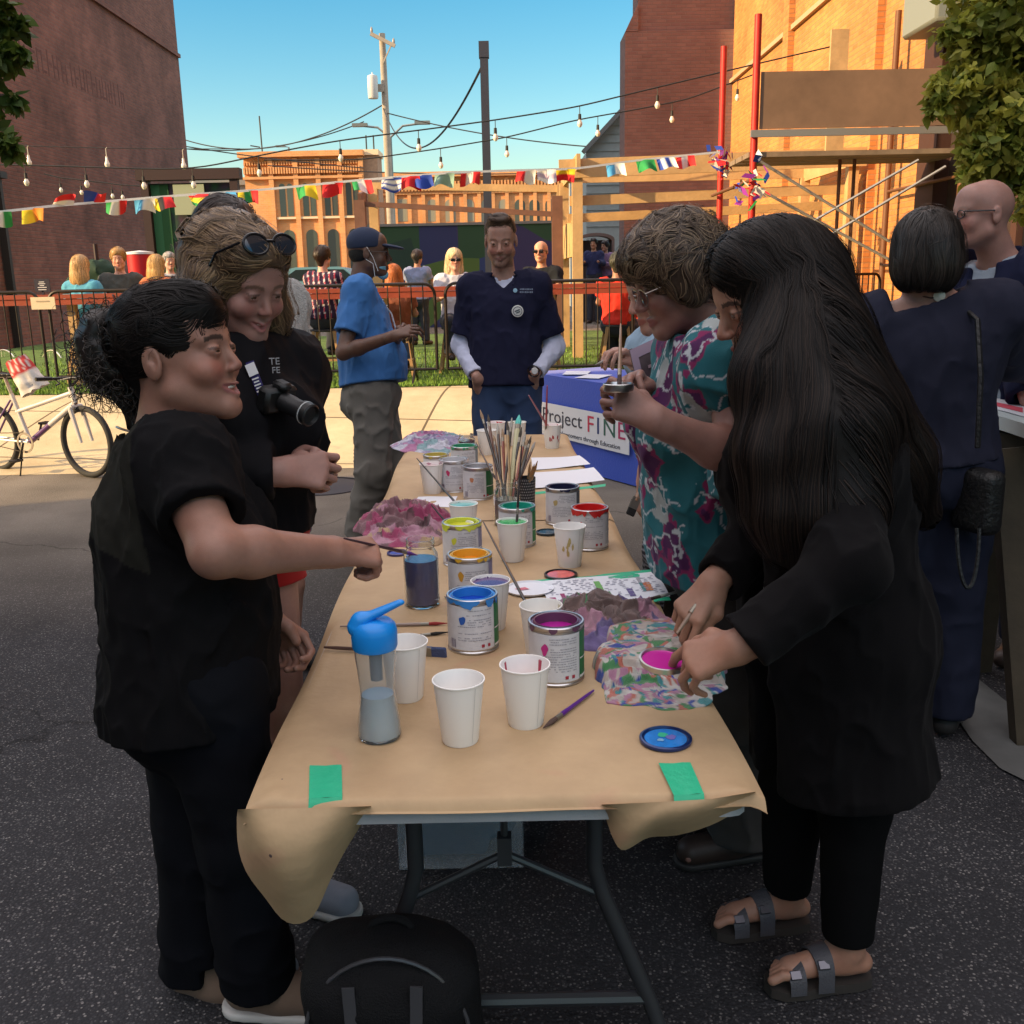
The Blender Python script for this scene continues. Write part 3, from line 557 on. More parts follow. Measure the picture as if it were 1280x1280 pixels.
    # mural wall
    def mural(nt,N,L,b,tc):
        v=N.new('ShaderNodeTexVoronoi'); v.inputs['Scale'].default_value=1.1; L.new(tc.outputs['Object'],v.inputs['Vector']); cr=N.new('ShaderNodeValToRGB'); cr.color_ramp.interpolation='CONSTANT'; e=cr.color_ramp.elements; e[0].color=(.018,.06,.03,1); e[1].position=.3; e[1].color=(.02,.03,.10,1)
        for p_,c_ in((.45,(.012,.04,.03,1)),(.6,(.03,.028,.09,1)),(.75,(.06,.12,.03,1)),(.88,(.02,.04,.13,1))): x=e.new(p_); x.color=c_
        w=N.new('ShaderNodeTexWhiteNoise'); L.new(v.outputs['Position'],w.inputs[0]); L.new(w.outputs['Value'],cr.inputs[0]); L.new(cr.outputs[0],b.inputs['Base Color'])
    q0=PY(452,284,24); q1=PY(692,280,24); m_=thing('mural_wall','board wall painted with dark green and blue angular mural at the back of the garden','mural',((q0[0]+q1[0])/2,24,.42)); MB().box(((q0[0]+q1[0])/2,24.05,(q0[2]+.42)/2),(q1[0]-q0[0],.1,q0[2]-.42)).build('panel',mat('mural_paint',(.03,.05,.1),rough=.8,build=mural),m_); MB().box(((q0[0]+q1[0])/2,24.05,q0[2]+.03),(q1[0]-q0[0]+.1,.16,.06)).build('cap',mat('roof_grey'),m_)
    # beer garden sign booth
    yS=16.; q0=PY(176,222,yS); q1=PY(297,218,yS); xl,xr,zt=q0[0],q1[0],(q0[2]+q1[2])/2; b=thing('sign_booth','dark framed board shelter with a pale Biergarten sign, against the left brick wall','booth',((xl+xr)/2,yS,.42)); dk=mat('booth_frame',(.030,.012,.012),rough=.6)
    for x in(xl+.06,xr-.06): MB().box((x,yS,(zt+.42)/2),(.12,.14,zt-.42)).build('post',dk,b)
    MB().box(((xl+xr)/2,yS,zt+.02),(xr-xl+.1,.2,.16)).build('header',dk,b)
    def strips(nt,N,L,bb,tc):
        n=N.new('ShaderNodeTexNoise'); n.inputs['Scale'].default_value=3; L.new(tc.outputs['Object'],n.inputs['Vector']); cr=N.new('ShaderNodeValToRGB'); e=cr.color_ramp.elements; e[0].position=.42; e[0].color=(.015,.06,.025,1); e[1].position=.6; e[1].color=(.06,.03,.06,1); x=e.new(.5); x.color=(.02,.03,.03,1); L.new(n.outputs['Fac'],cr.inputs[0]); L.new(cr.outputs[0],bb.inputs['Base Color'])
    MB().box(((xl+xr)/2,yS+.06,(zt+.42)/2-.05),(xr-xl-.24,.04,zt-.52)).build('backing',mat('booth_backing',(.03,.06,.04),rough=.8,build=strips),b)
    for k,(px,w,c_) in enumerate(((192,.1,(.10,.17,.12)),(200,.16,(.03,.12,.05)),(212,.14,(.015,.07,.02)))): MB().box((XA(px,yS,2),yS+.03,(zt+.42)/2-.05),(w,.02,zt-.56)).build('stripe',mat('booth_stripe_%s'%('pale','green','dark')[k],c_,rough=.8),b)
    a=PY(216,231,yS-.03); c=PY(258,268,yS-.03); ctr=(a+c)/2; o=MB().box(ctr,(abs(c[0]-a[0]),.03,abs(a[2]-c[2]))).build('sign_panel',mat('sign_cream',(.30,.33,.22),rough=.7),b)
    ink=mat('sign_ink',(.05,.045,.02)); text_on('Biergarten',ctr+A(0,-.02,-.12),(1,0,0),(0,0,1),.15,ink,o,xs=.82); text_on('Our',ctr+A(-.05,-.02,.15),(1,0,0),(0,0,1),.11,ink,o) if False else None
    lf=MB(); 
    for i in range(40): q=ctr+A(random.uniform(-.22,.22),-.02,random.uniform(-.02,.2)); lf.box(q,(random.uniform(.02,.06),.004,random.uniform(.01,.03)),R=_rxz(random.uniform(-1,1)))
    lf.build('leaf_emblem',mat('emblem_green',(.08,.13,.04)),o)
    # red drinks cooler and umbrella
    q=PY(176,330,13.2); c=thing('drinks_cooler','red round drinks cooler with white lid behind the bar on the left','cooler',q); MB().lathe([(0,-.16),(.16,-.16),(.165,.12),(0,.12)],q,24).build('body',mat('cooler_red',(.5,.015,.02),rough=.4),c); MB().lathe([(0,.12),(.172,.12),(.172,.15),(0,.17)],q,24).build('lid',mat('white_plastic',(.7,.7,.72)),c)
    tb=thing('side_table','dark side table holding the red drinks cooler','table',(q[0],q[1],.42)); zq=q[2]-.16; MB().box((q[0],q[1],zq-.02),(.7,.5,.04)).build('table_top',dk,tb)
    for sx in(-1,1):
        for sy in(-1,1): MB().box((q[0]+sx*.3,q[1]+sy*.2,(.42+zq-.04)/2),(.05,.05,zq-.04-.42)).build('leg',dk,tb)
    u=thing('garden_umbrella','folded dark green garden umbrella behind the seated people on the left','umbrella',A(XA(122,13.8,1.6),13.8,.42)); x=XA(122,13.8,1.8); MB().tube([(x,13.8,.42),(x,13.8,2.1)],.03).build('pole',dk,u)
    q=SDF(); q.path([(x-.35,13.8,1.60),(x,13.8,1.74),(x+.25,13.8,1.62)],[.10,.15,.10],.05); q.cone((x,13.8,1.2),(x,13.8,1.7),.2,.2,.05); q.post=lambda p,d:d+.2*(fbm(p*A(1,1,.5),9,3,3)-.5); q.build('canopy',mat('umbrella_green',(.006,.03,.014),rough=.8),u,.03)
    # metal pole, utility pole
    mp=thing('steel_pole','tall dark square steel pole rising behind the man in polo','pole',A(XA(611,20,1),20,.42)); t0=PY(603.5,59,20); t1=PY(611,262,20); xb=t1[0]+(t1[0]-t0[0])*0; MB().box(((t0[0]+t1[0])/2,20,(t0[2]+.42)/2),(.155,.155,t0[2]-.42)).build('shaft',mat('pole_dark',(.03,.035,.055),rough=.5),mp); MB().box(((t0[0]+t1[0])/2,20,t0[2]-.05),(.19,.19,.28)).build('cap',mat('pole_dark',(.03,.035,.055)),mp)
    up=thing('utility_pole','weathered wooden utility pole with crossarm and grey transformer','pole',A(XA(479,45,1),45,.42)); w_=mat('pole_wood',(.36,.31,.25),rough=.9,var=.2,vscale=3); t0=PY(476,42,45); x=t0[0]+.05; MB().tube([(x,45,.42),(x,45,t0[2])],[.19,.13],12).build('shaft',w_,up)
    c=A(x,45,t0[2]-.3); MB().beam(c+A(-.45,-.25,.25),c+A(.55,-.25,-.25),.12,.14).build('crossarm',w_,up); MB().beam(c+A(.4,-.25,-.2),c+A(0,-.2,-.9),.05,.05).build('brace',w_,up)
    for d in(-.4,.5): MB().lathe([(0,0),(.05,0),(.06,.08),(.03,.2),(0,.22)],c+A(d,-.25,.3-.5*(d+.4)),10).build('insulator',mat('insulator',(.3,.25,.22),rough=.3),up)
    q=PY(466,109,44.6); MB().lathe([(0,-.45),(.2,-.45),(.22,-.4),(.22,.38),(.2,.45),(.05,.5),(0,.62)],q,18).build('transformer',mat('transformer_grey',(.55,.55,.53),rough=.5),up); MB().box(((q[0]+x)/2,44.8,q[2]),(abs(q[0]-x),.1,.3)).build('bracket',w_,up)
    sl=thing('street_lamp','tall slender twin-arm street lamp right of the utility pole','street lamp',A(XA(494,48,1),48,.42)); y=48.; g0=mat('lamp_steel',(.2,.22,.22),rough=.4,metal=.4); x=XA(494,y,3); zt=PY(494,172,y)[2]; MB().tube([(x,y,.42),(x,y,zt)],.08).build('shaft',g0,sl)
    for tx,ty in((450,157),(528,154)):
        e=PY(tx,ty,y); MB().tube([A(x,y,zt),A(x*.6+e[0]*.4,y,e[2]-.1),e],.05).build('arm',g0,sl); MB().box(e+A(0,0,.02),(.7,.3,.14)).build('lamp_head',g0,sl)
    sl=thing('street_lamp','small street lamp poking up behind the ornate brick building','street lamp',A(XA(366,90,1),90,.42)); y=90.; x=XA(366,y,8); zt=PY(366,184,y)[2]; MB().tube([(x,y,.42),(x,y,zt),(x-.5,y,zt+.1)],.08).build('shaft',g0,sl); MB().box((x-.7,y,zt+.1),(.8,.3,.15)).build('lamp_head',g0,sl)
    an=thing('antenna','thin roof antenna mast left of the ornate brick building','antenna',PY(327,195,70)); a=PY(324,145,71);b_=PY(328,192,71); MB().tube([b_,a],.05).build('mast',mat('fixture_black'),an); MB().tube([PY(325,184,71),PY(313,182,71)],.04).build('arm',mat('fixture_black'),an)
    # scaffold
    sc=thing('scaffold','scaffold tower with red standards and plywood-sided deck against the sunlit wall','scaffold',(3.8,12,.42)); RED=mat('scaffold_red',(.45,.02,.012),rough=.5,var=.2); RU=mat('scaffold_rusty',(.16,.07,.035),rough=.6,metal=.2); ST=mat('galvanised',(.4,.38,.34),rough=.45,metal=.7)
    ys,ye=10.9,13.; xs_=XA(941,ys,2.5); xe=4.82; top=PY(941,18,ys)[2]; dk_=PY(1000,192,ys)[2]; xf=XA(900,ye,2.5); topf=PY(900,58,ye)[2]
    for x,y,t_,m_ in((xs_,ys,top,RED),(xf+.0,ye,topf,RED),(xe,ys,4.6,RU),(xe,ye,4.6,RU)): MB().tube([(x,y,gz(y)),(x,y,t_)],.038,10).build('standard',m_,sc)
    for z in(1.6,2.5):
        for x in(xs_,xe): MB().tube([(x,ys,z),(x,ye,z)],.02).build('ledger',RU,sc)
    for (a,b) in((PY(941,196,ys),PY(1112,302,ys)),(PY(955,240,ys),PY(1118,328,ys)),(PY(1000,286,ys),PY(1148,200,ys)),(PY(1020,304,ys),PY(1182,208,ys))): MB().tube([a,b],.016,6).build('cross_brace',ST,sc)
    for px in(1066,1085): a=PY(px,190,ys); MB().tube([(a[0],ys+.4,gz(ys)),(a[0],ys+.4,a[2])],.02).build('upright',RU,sc)
    s=MB()
    for k in range(3): s.box(((xs_+xe)/2,ys+.15+k*.32,dk_),(xe-xs_+.1,.28,.05))
    s.build('deck',mat('deck_plank',(.22,.16,.11),rough=.8,var=.2),sc); a=PY(943,167,ys-.06); MB().box(((xs_+xe)/2,ys-.05,a[2]),(xe-xs_+.1,.04,.07)).build('toe_rail',ST,sc)
    za=PY(943,160,ys-.09)[2]; zb=PY(943,88,ys-.09)[2]; MB().box(((xs_+xe)/2+.05,ys-.0,(za+zb)/2),(xe-xs_,.02,zb-za)).build('plywood',mat('plywood',(.20,.12,.075),rough=.75,var=.25,vscale=1.5),sc)
    MB().box((XA(1048,ye,4),ye,zb+.1),(.22,.05,1.5)).build('loose_board',mat('pine',(.5,.32,.15)),sc)
    # cars
    def car(px,y,col,label,L=4.4,flip=1):
        x=XA(px,y,1.2); m=mat('car_'+label.split()[0],col,rough=.25,coat=.6,spec=.6); r=thing('parked_car',label,'car',(x,y,.42)); g=.42; prof=[(-.5,.3),(-.5,.75),(-.46,.95),(-.38,1.0),(-.27,1.42),(-.22,1.47),(.12,1.47),(.18,1.42),(.30,1.02),(.45,.92),(.5,.78),(.5,.3)]
        MB().prism([(p_[0]*L*flip,p_[1]*1.12) for p_ in (prof if flip>0 else prof[::-1])],(x,y-.9,g),(1,0,0),(0,0,1),(0,1.8,0)).build('body',m,r)
        gl=mat('car_glass',(.02,.035,.04),rough=.05,spec=.9)
        for pts in([(-.355,1.04),(-.26,1.38),(-.06,1.40),(-.06,1.04)],[(-.04,1.04),(-.04,1.40),(.12,1.39),(.25,1.05)]): MB().prism([(p_[0]*L*flip,p_[1]*1.12) for p_ in pts],(x,y-.915,g),(1,0,0),(0,0,1),(0,.01,0)).build('window',gl,r)
        for s_ in(-.31,.31): w=MB().lathe([(0,-.1),(.3,-.1),(.34,-.06),(.34,.06),(.3,.1),(0,.1)],(x+s_*L,y-.85,g+.34),20,R=zframe(A(0,-1,0))).build('wheel',mat('tyre',(.02,.02,.02),rough=.8),r); MB().lathe([(0,.105),(.2,.105),(.21,.09)],(x+s_*L,y-.85,g+.34),14,R=zframe(A(0,-1,0)),close=False).build('rim',ST,w)
        MB().box((x-L*.5*flip,y-.75,g+.85),(.06,.2,.16)).build('headlight',mat('lamp_lens',(.6,.6,.6),rough=.1),r)
    car(396,38,(.16,.34,.42),'pale blue car parked beyond the garden, left of the blue man',4.6,-1); car(455,44,(.05,.12,.10),'green car parked beyond the garden, behind the blue man\'s shoulder',4.4,-1)
def catenary(a,b,sag,n=40):
    t=np.linspace(0,1,n)[:,None]; p=A(*a)*(1-t)+A(*b)*t; p[:,2]-=sag*4*(t[:,0]*(1-t[:,0])); return p
def lines():
    ck=mat('cable_black',(.015,.015,.016),rough=.6); bulb=mat('bulb_glass',(.75,.72,.62),rough=.15,spec=.7)
    def bulbs(line,pts,ns,label,drop=.05,sc=1.):
        for i in ns:
            p=pts[i]; r=thing('string_bulb',label[0]%label[1][len(used)%len(label[1])] if False else label,'light bulb',p-A(0,0,drop),group='festoon bulbs strung over the alley')
            MB().tube([p,p-A(0,0,drop)],.005*sc,5).build('lead',ck,r); MB().lathe([(0,.0),(.017*sc,0),(.019*sc,-.06*sc),(.012*sc,-.065*sc)],p-A(0,0,drop),10).build('socket',ck,r)
            MB().lathe([(0,-.145*sc),(.014*sc,-.142*sc),(.028*sc,-.12*sc),(.031*sc,-.10*sc),(.014*sc,-.06*sc),(0,-.06*sc)],p-A(0,0,drop),12).build('globe',bulb,r)
    used=[]
    def string(name,label,pp,y,bpx,blabel,sag=0.,sc=1.,drop=.06,r=.008,labs=None):
        pts=[PY(px,py,yy) for (px,py),yy in zip(pp,y)]; t=np.linspace(0,1,len(pp)); tt=np.linspace(0,1,80); c=np.stack([np.interp(tt,t,[p[k] for p in pts]) for k in range(3)],1)
        for _ in range(6): c[1:-1]=(c[:-2]+c[2:]+2*c[1:-1])/4
        o=MB().tube(c,r,6).build(name,ck,loc=c[40]); tag(o,label,'string light cable')
        px=np.array([proj(q)[0] for q in c])
        for i,b in enumerate(bpx):
            k=int(np.argmin(abs(px-b))); lab=labs[i] if labs else blabel
            bulbs(None,c,[k],lab,drop,sc)
    string('festoon_cable','festoon cable crossing the sky in front of the steel pole',[(-40,205),(60,207),(237,213),(330,193),(420,176),(522,163),(620,150),(720,134),(785,118),(860,100),(945,80),(1040,58)],[13.8]*12,[33,100,168,239,318,422,523,619,720,818],'clear bulb hanging from the festoon cable that crosses the sky',sc=1.15,drop=.10,r=.010)
    string('festoon_cable','second, lower festoon cable across the sky towards the right wall',[(330,200),(450,200),(548,186),(632,172),(720,150),(800,136),(860,124),(945,92)],[15.5]*8,[548,632,745,842,922],'clear bulb hanging from the second, lower festoon cable',sc=1.15,drop=.12,r=.010)
    string('festoon_cable','drooping festoon cable in front of the left brick wall',[(55,217),(75,222),(110,226),(160,232),(300,234)],[17.5]*5,[75,100,140,151,187],'small bulb on the drooping cable against the left brick wall',sc=1.0,drop=.10,r=.01)
    # three hooked bulbs on wall
    for i,(px,py) in enumerate(((34,184),(132,186),(228,188))):
        p=PY(px,py,14.3); r=thing('string_bulb',['leftmost','middle','rightmost'][i]+' of the three large bulbs on short hooks in front of the left brick wall','light bulb',p,group='large bulbs on hooks'); MB().tube([p+A(.02,0,.02),p,p-A(0,0,.12)],.006,5).build('lead',mat('hook_white',(.6,.55,.45)),r); MB().lathe([(0,-.25),(.02,-.245),(.036,-.215),(.034,-.19),(.018,-.15),(.014,-.1),(0,-.1)],p,12).build('globe',bulb,r)
    h=PY(34,181,14.3); h2=PY(330,190,14.3); o=MB().tube(catenary(PY(-30,180,14.3),PY(300,186,14.3),.02),.006,6).build('suspension_wire',ck,loc=h); tag(o,'thin wire carrying the three hooked bulbs by the left wall','wire')
    # power lines
    w=[((237,178),(480,135),45,45,.3),((237,180),(700,100),60,60,.0)]
    for i,(a,b,ya,yb,sag,lab) in enumerate([((232,175),(477,132),55,45,1.0,'power line from the left wall to the utility pole'),((479,135),(606,75),45,20,1.6,'cable looping from the utility pole to the top of the steel pole'),((479,140),(745,184),45,40,.2,'power line running right and down from the utility pole'),((232,183),(455,210),60,60,.1,'thin line low over the ornate brick roof'),((335,207),(745,214),62,62,.3,'thin telephone line level above the long brick block'),((455,152),(232,186),60,60,.6,'thin line sagging left from the street lamp')]):
        o=MB().tube(catenary(PY(*a,ya),PY(*b,yb),sag),.03*(ya/55),5).build('power_line',ck,loc=PY(*a,ya)); tag(o,lab,'cable')
    # bunting
    pp=[(-20,267),(60,258),(130,252),(240,243),(330,237),(440,226),(560,216),(640,213),(718,211),(800,200),(900,190)]; pts=[PY(x,y,9.6+.2*i) for i,(x,y) in enumerate(pp)]; t=np.linspace(0,1,len(pp)); tt=np.linspace(0,1,160); c=np.stack([np.interp(tt,t,[p[k] for p in pts]) for k in range(3)],1)
    for _ in range(5): c[1:-1]=(c[:-2]+c[2:]+2*c[1:-1])/4
    V=np.stack([c+A(0,0,.012),c-A(0,0,.012)],1).reshape(-1,3); o=MB(); 
    for i in range(159): o.beam(c[i],c[i+1],.002,.022)
    o=o.build('bunting_ribbon',mat('ribbon_white',(.8,.8,.76),rough=.7),loc=c[80]); tag(o,'long white ribbon of the flag bunting strung across the alley','ribbon')
    px=np.array([proj(q)[0] for q in c])
    R_,W_,Gn,B_,Y_,K_,O_=(.6,.015,.02),(.75,.75,.72),(.02,.28,.07),(.02,.06,.35),(.75,.55,.02),(.01,.01,.01),(.7,.22,.02)
    LB=(.06,.30,.55)
    flags=[(2,[R_,W_,Gn],'v',-.6,'red, white and green flag at the far left end of the bunting'),(42,[Y_,O_],'v',.2,'folded orange and yellow flag on the bunting near the left edge'),(78,[W_,R_],'h',1.2,'red and white flag twisted up onto the ribbon left of the downpipe'),(118,[B_,R_],'v',1.1,'blue flag with red edge blown upwards against the left brick wall'),(147,[Gn,W_,R_],'v',-.8,'crumpled green, white and red flag before the left brick wall'),(178,[LB,W_],'v',-.4,'light blue and white flag at the left post of the sign booth'),(202,[Y_,K_,R_],'v',.7,'yellow, black and red flag above the left part of the sign'),(246,[R_,Y_,Gn],'h',.9,'red, yellow and green flag over the top of the pale sign'),(281,[LB,LB,LB],'v',.8,'plain light blue flag on the bunting at the right end of the booth'),(312,[Y_,Gn,R_],'v',.1,'yellow, green and red flag left of the ornate building'),(385,[Gn,Y_],'v',.4,'green and yellow flag before the ornate building\'s second bay'),(418,[R_,R_],'v',-.3,'plain red flag before the ornate building\'s third bay'),(450,[Gn,W_,R_],'v',.6,'green, white and red flag beside the chimney'),(487,[B_,W_,B_,W_,B_],'h',-.2,'blue and white striped flag right of the utility pole'),(511,[R_,R_],'v',.2,'small red flag over the long brick block'),(524,[B_,B_],'v',.4,'small navy flag over the long brick block'),(556,[(.25,.40,.33)]*2,'v',-.3,'grey-green flag over the long brick block'),(590,[R_,W_,R_],'v',-.3,'red and white flag just left of the steel pole'),(656,[R_,W_],'v',-.4,'red flag with white hoist right of the polo man\'s head'),(684,[W_,(.5,.4,.5),W_],'h',.1,'mostly white flag right of the red one by the steel pole'),(708,[Y_,R_],'h',-.3,'yellow and red flag at the corner of the near pergola'),(770,[LB,W_],'v',.3,'light blue flag against the purplish brick wall'),(806,[Gn,Gn],'v',.6,'green flag over the near pergola'),(832,[B_,W_,B_,W_],'v',.7,'navy and white striped flag over the near pergola'),(858,[R_,W_,R_],'v',.2,'red and white flag near the red scaffold standards')]
    for (fx,cols,ori,tilt,lab) in flags:
        k=int(np.argmin(abs(px-fx))); p=c[k]; w_,h_=.205,.13; mb=MB(); nx,ny=12,8; nc=len(cols); V=[];CL=[];a=tilt
        for j in range(ny+1):
            for i in range(nx+1):
                u=i/nx; v=j/ny; x=(u-.5)*w_; z=-v*h_*math.cos(a*.6)*(1 if abs(a)<1 else -.8); yy=.05*math.sin(u*7+fx)*v-.09*math.sin(a)*v; x+=.06*a*v
                V.append(p+A(x,yy,z+.02*math.sin(u*5+fx*.7)*v)); s_=(u if ori=='v' else v); CL.append(cols[min(nc-1,int(s_*nc))])
        Fc=[(j*(nx+1)+i,j*(nx+1)+i+1,(j+1)*(nx+1)+i+1,(j+1)*(nx+1)+i) for j in range(ny) for i in range(nx)]
        V2=[v+A(0,.002,0) for v in V]
        n0=len(V); fs=Fc+[tuple(q+n0 for q in f[::-1]) for f in Fc]; cc=CL+CL
        o=np_mesh('bunting_flag',V+V2,fs,mat('flag_cloth',(.5,.5,.5),rough=.8,attr=True),loc=p,col=np.array(cc)); tag(o,lab,'flag',group='small flags on the bunting')
    # end of the bunting bundled round the scaffold standards
    for (x,y,lab,cs) in((902,203,'bunched red and navy ribbons tied round the thin red scaffold standard',[R_,W_,B_,(.15,.02,.2)]),(943,232,'bunched flags tied low on the thick red scaffold standard',[R_,B_,Gn,W_,(.3,.03,.3)])):
        p=PY(x,y,10.75 if x>920 else 12.8); V=[];Fs=[];CL=[]
        for i in range(46):
            q=p+RNG.normal(size=3)*A(.07,.05,.10); d1=RNG.normal(size=3)*.05; d2=RNG.normal(size=3)*.04; n0=len(V); V+=[q,q+d1,q+d1+d2,q+d2]; Fs.append((n0,n0+1,n0+2,n0+3)); CL+=[cs[i%len(cs)]]*4
        o=np_mesh('ribbon_bundle',V,Fs,mat('flag_cloth'),loc=p,col=np.array(CL),smooth=False); tag(o,lab,'ribbons')
def tree(name,label,base,trunk,limbs,blobs,nleaf,ls,cols,seed=1):
    r=thing(name,label,'tree',base); rg=np.random.default_rng(seed); bark=mat('bark',(.07,.05,.038),rough=.95,bump=.8,bscale=25); mb=MB(); mb.tube(trunk,np.linspace(.16,.07,len(trunk)),10)
    for l in limbs: mb.tube(l,np.linspace(.05,.008,len(l)),6)
    mb.build('trunk',bark,r)
    V=[];C=[]; tot=sum(b[1]**2 for b in blobs)
    for (c,rad,sq) in blobs:
        n=int(nleaf*rad**2/tot); nc=max(6,n//26); cl=rg.normal(size=(nc,3)); cl/=np.linalg.norm(cl,axis=1)[:,None]; cl*=(rg.random(nc)**.4)[:,None]; cl=cl*rad*A(1,1,sq)+A(*c)
        k=rg.integers(0,nc,n); p=cl[k]+rg.normal(size=(n,3))*rad*.13+A(0,0,-.03)*rg.random(n)[:,None]; tone=rg.uniform(.6,1.35,nc)[k]; mix=rg.random(nc)[k]
        a=rg.normal(size=(n,3))*A(1,1,.7)+A(0,0,-.7); a/=np.linalg.norm(a,axis=1)[:,None]; b=np.cross(a,rg.normal(size=(n,3))); b/=np.linalg.norm(b,axis=1)[:,None]; s=ls*rg.uniform(.6,1.25,n)[:,None]
        nn=np.cross(a,b); q=np.stack([p,p+a*s*.35+b*s*.32+nn*s*.05,p+a*s*.75+b*s*.22,p+a*s*1.15,p+a*s*.75-b*s*.22,p+a*s*.35-b*s*.32+nn*s*.05],1); V.append(q.reshape(-1,3))
        cc=(A(*cols[0])*(1-mix[:,None])+A(*cols[1])*mix[:,None])*tone[:,None]; C.append(np.repeat(cc,6,axis=0))
    V=np.concatenate(V);C=np.concatenate(C); n=len(V)//6; b=np.arange(n)*6; Fc=np.concatenate([np.stack([b,b+1,b+2,b+3],-1),np.stack([b,b+3,b+4,b+5],-1)])
    m=mat('leaf',(.1,.15,.03),rough=.55,attr=True,spec=.4)
    if 'tl' not in _M:
        nt=m.node_tree; N=nt.nodes; L=nt.links; bs=N['Principled BSDF']; t=N.new('ShaderNodeBsdfTranslucent'); mx=N.new('ShaderNodeMixShader'); mx.inputs[0].default_value=.35; at=[n_ for n_ in N if n_.type=='ATTRIBUTE'][0]; L.new(at.outputs['Color'],t.inputs[0]); L.new(bs.outputs[0],mx.inputs[1]); L.new(t.outputs[0],mx.inputs[2]); L.new(mx.outputs[0],N['Material Output'].inputs[0]); _M['tl']=1
    np_mesh('crown',V,Fc,m,r,smooth=False,col=C); return r
def trees():
    def B(px,py,zc,rpx): return (tuple(P(px,py,zc)),rpx*zc/F)
    z=5.6; bl=[B(1250,25,z,62),B(1310,90,z,80),B(1225,95,z,48),B(1255,150,z,50),B(1335,180,z,75),B(1290,-60,z,100),B(1218,200,z,24),B(1262,215,z,30),B(1188,112,z,26),B(1310,240,z+.3,40),B(1235,170,z,34),B(1195,45,z,24),B(1225,235,z,16)]
    b0=P(1400,400,z); b0[2]=0; tk=[b0,b0+A(0,0,1.5),b0+A(-.1,0,2.6),b0+A(-.2,.1,3.4)]
    tree('leafy_tree','yellowish green leafy tree overhanging the top right corner',b0,tk,[[tk[2],P(1330,120,z),P(1260,90,z),P(1200,110,z)],[tk[3],P(1300,20,z),P(1230,30,z)],[tk[1],P(1330,250,z),P(1270,230,z)],[tk[2],P(1320,190,z),P(1250,160,z)]],[(c,r,1.) for c,r in bl],19000,.066,[(.19,.24,.035),(.42,.38,.06)],4)
    z=6.; bl=[B(8,20,z,20),B(-30,60,z,40),B(25,62,z,10),B(4,72,z,14),B(18,120,z,9),B(-5,125,z,12),B(8,180,z,15),B(-30,170,z,25),B(-50,0,z,50)]
    b0=P(-260,400,z); b0[2]=0; tk=[b0,b0+A(0,0,1.6),b0+A(.1,0,2.7),b0+A(.2,0,3.6)]
    tree('leafy_tree','dark green tree whose twig tips poke in at the top left edge',b0,tk,[[tk[3],P(-100,30,z),P(10,20,z)],[tk[3],P(-60,70,z),P(30,60,z)],[tk[2],P(-60,170,z),P(12,180,z)],[tk[2],P(-60,125,z),P(22,118,z)]],[(c,r,1.) for c,r in bl],2600,.085,[(.035,.07,.012),(.09,.13,.02)],9)
TZ=.745
def mk_brush(r,butt,tip,rad,hc,bc,flat=0):
    a=np.asarray(butt,float); b=np.asarray(tip,float); d=b-a; L=np.linalg.norm(d); u=d/L; nm='wood_%d_%d_%d'%tuple(int(c*200) for c in hc); h=mat('handle_'+nm,hc,rough=.3,coat=.3); f=mat('ferrule',(.26,.24,.20),rough=.45,metal=.8); br=mat('bristle_%d_%d_%d'%tuple(int(c*200) for c in bc),bc,rough=.8,bump=.4,bscale=300)
    t=1-.045/L-.02/L if L>.1 else .7
    p=[a+d*x for x in(0,.1,.5,t-.02,t)]; MB().tube(p,[rad*.5,rad*.75,rad,rad*1.25,rad*1.1],8).build('handle',h,r)
    if flat:
        R=frame(u,(0,1,.1)); MB().box(a+d*(t+.04),(flat*1.0,.035,rad*1.8),R=R).build('ferrule',f,r); MB().box(a+d*(t+.13),(flat*1.08,.05,rad*1.4),R=R,bev=.003).build('bristles',br,r)
    else:
        MB().tube([a+d*t,a+d*(t+.02/L*1.0)],rad*1.15,8).build('ferrule',f,r); MB().tube([a+d*(t+.02/L),a+d*((t+1)/2+.01),b],[rad*1.1,rad*1.3,rad*.25],8).build('bristles',br,r)
def cylp(mb,c,r,a0,a1,z0,z1,n=6):
    V=[(c[0]+r*math.cos(a0+(a1-a0)*i/n),c[1]+r*math.sin(a0+(a1-a0)*i/n),c[2]+z) for z in(z0,z1) for i in range(n+1)]; mb.add(V,[(i,i+1,n+2+i,n+1+i) for i in range(n)],True)
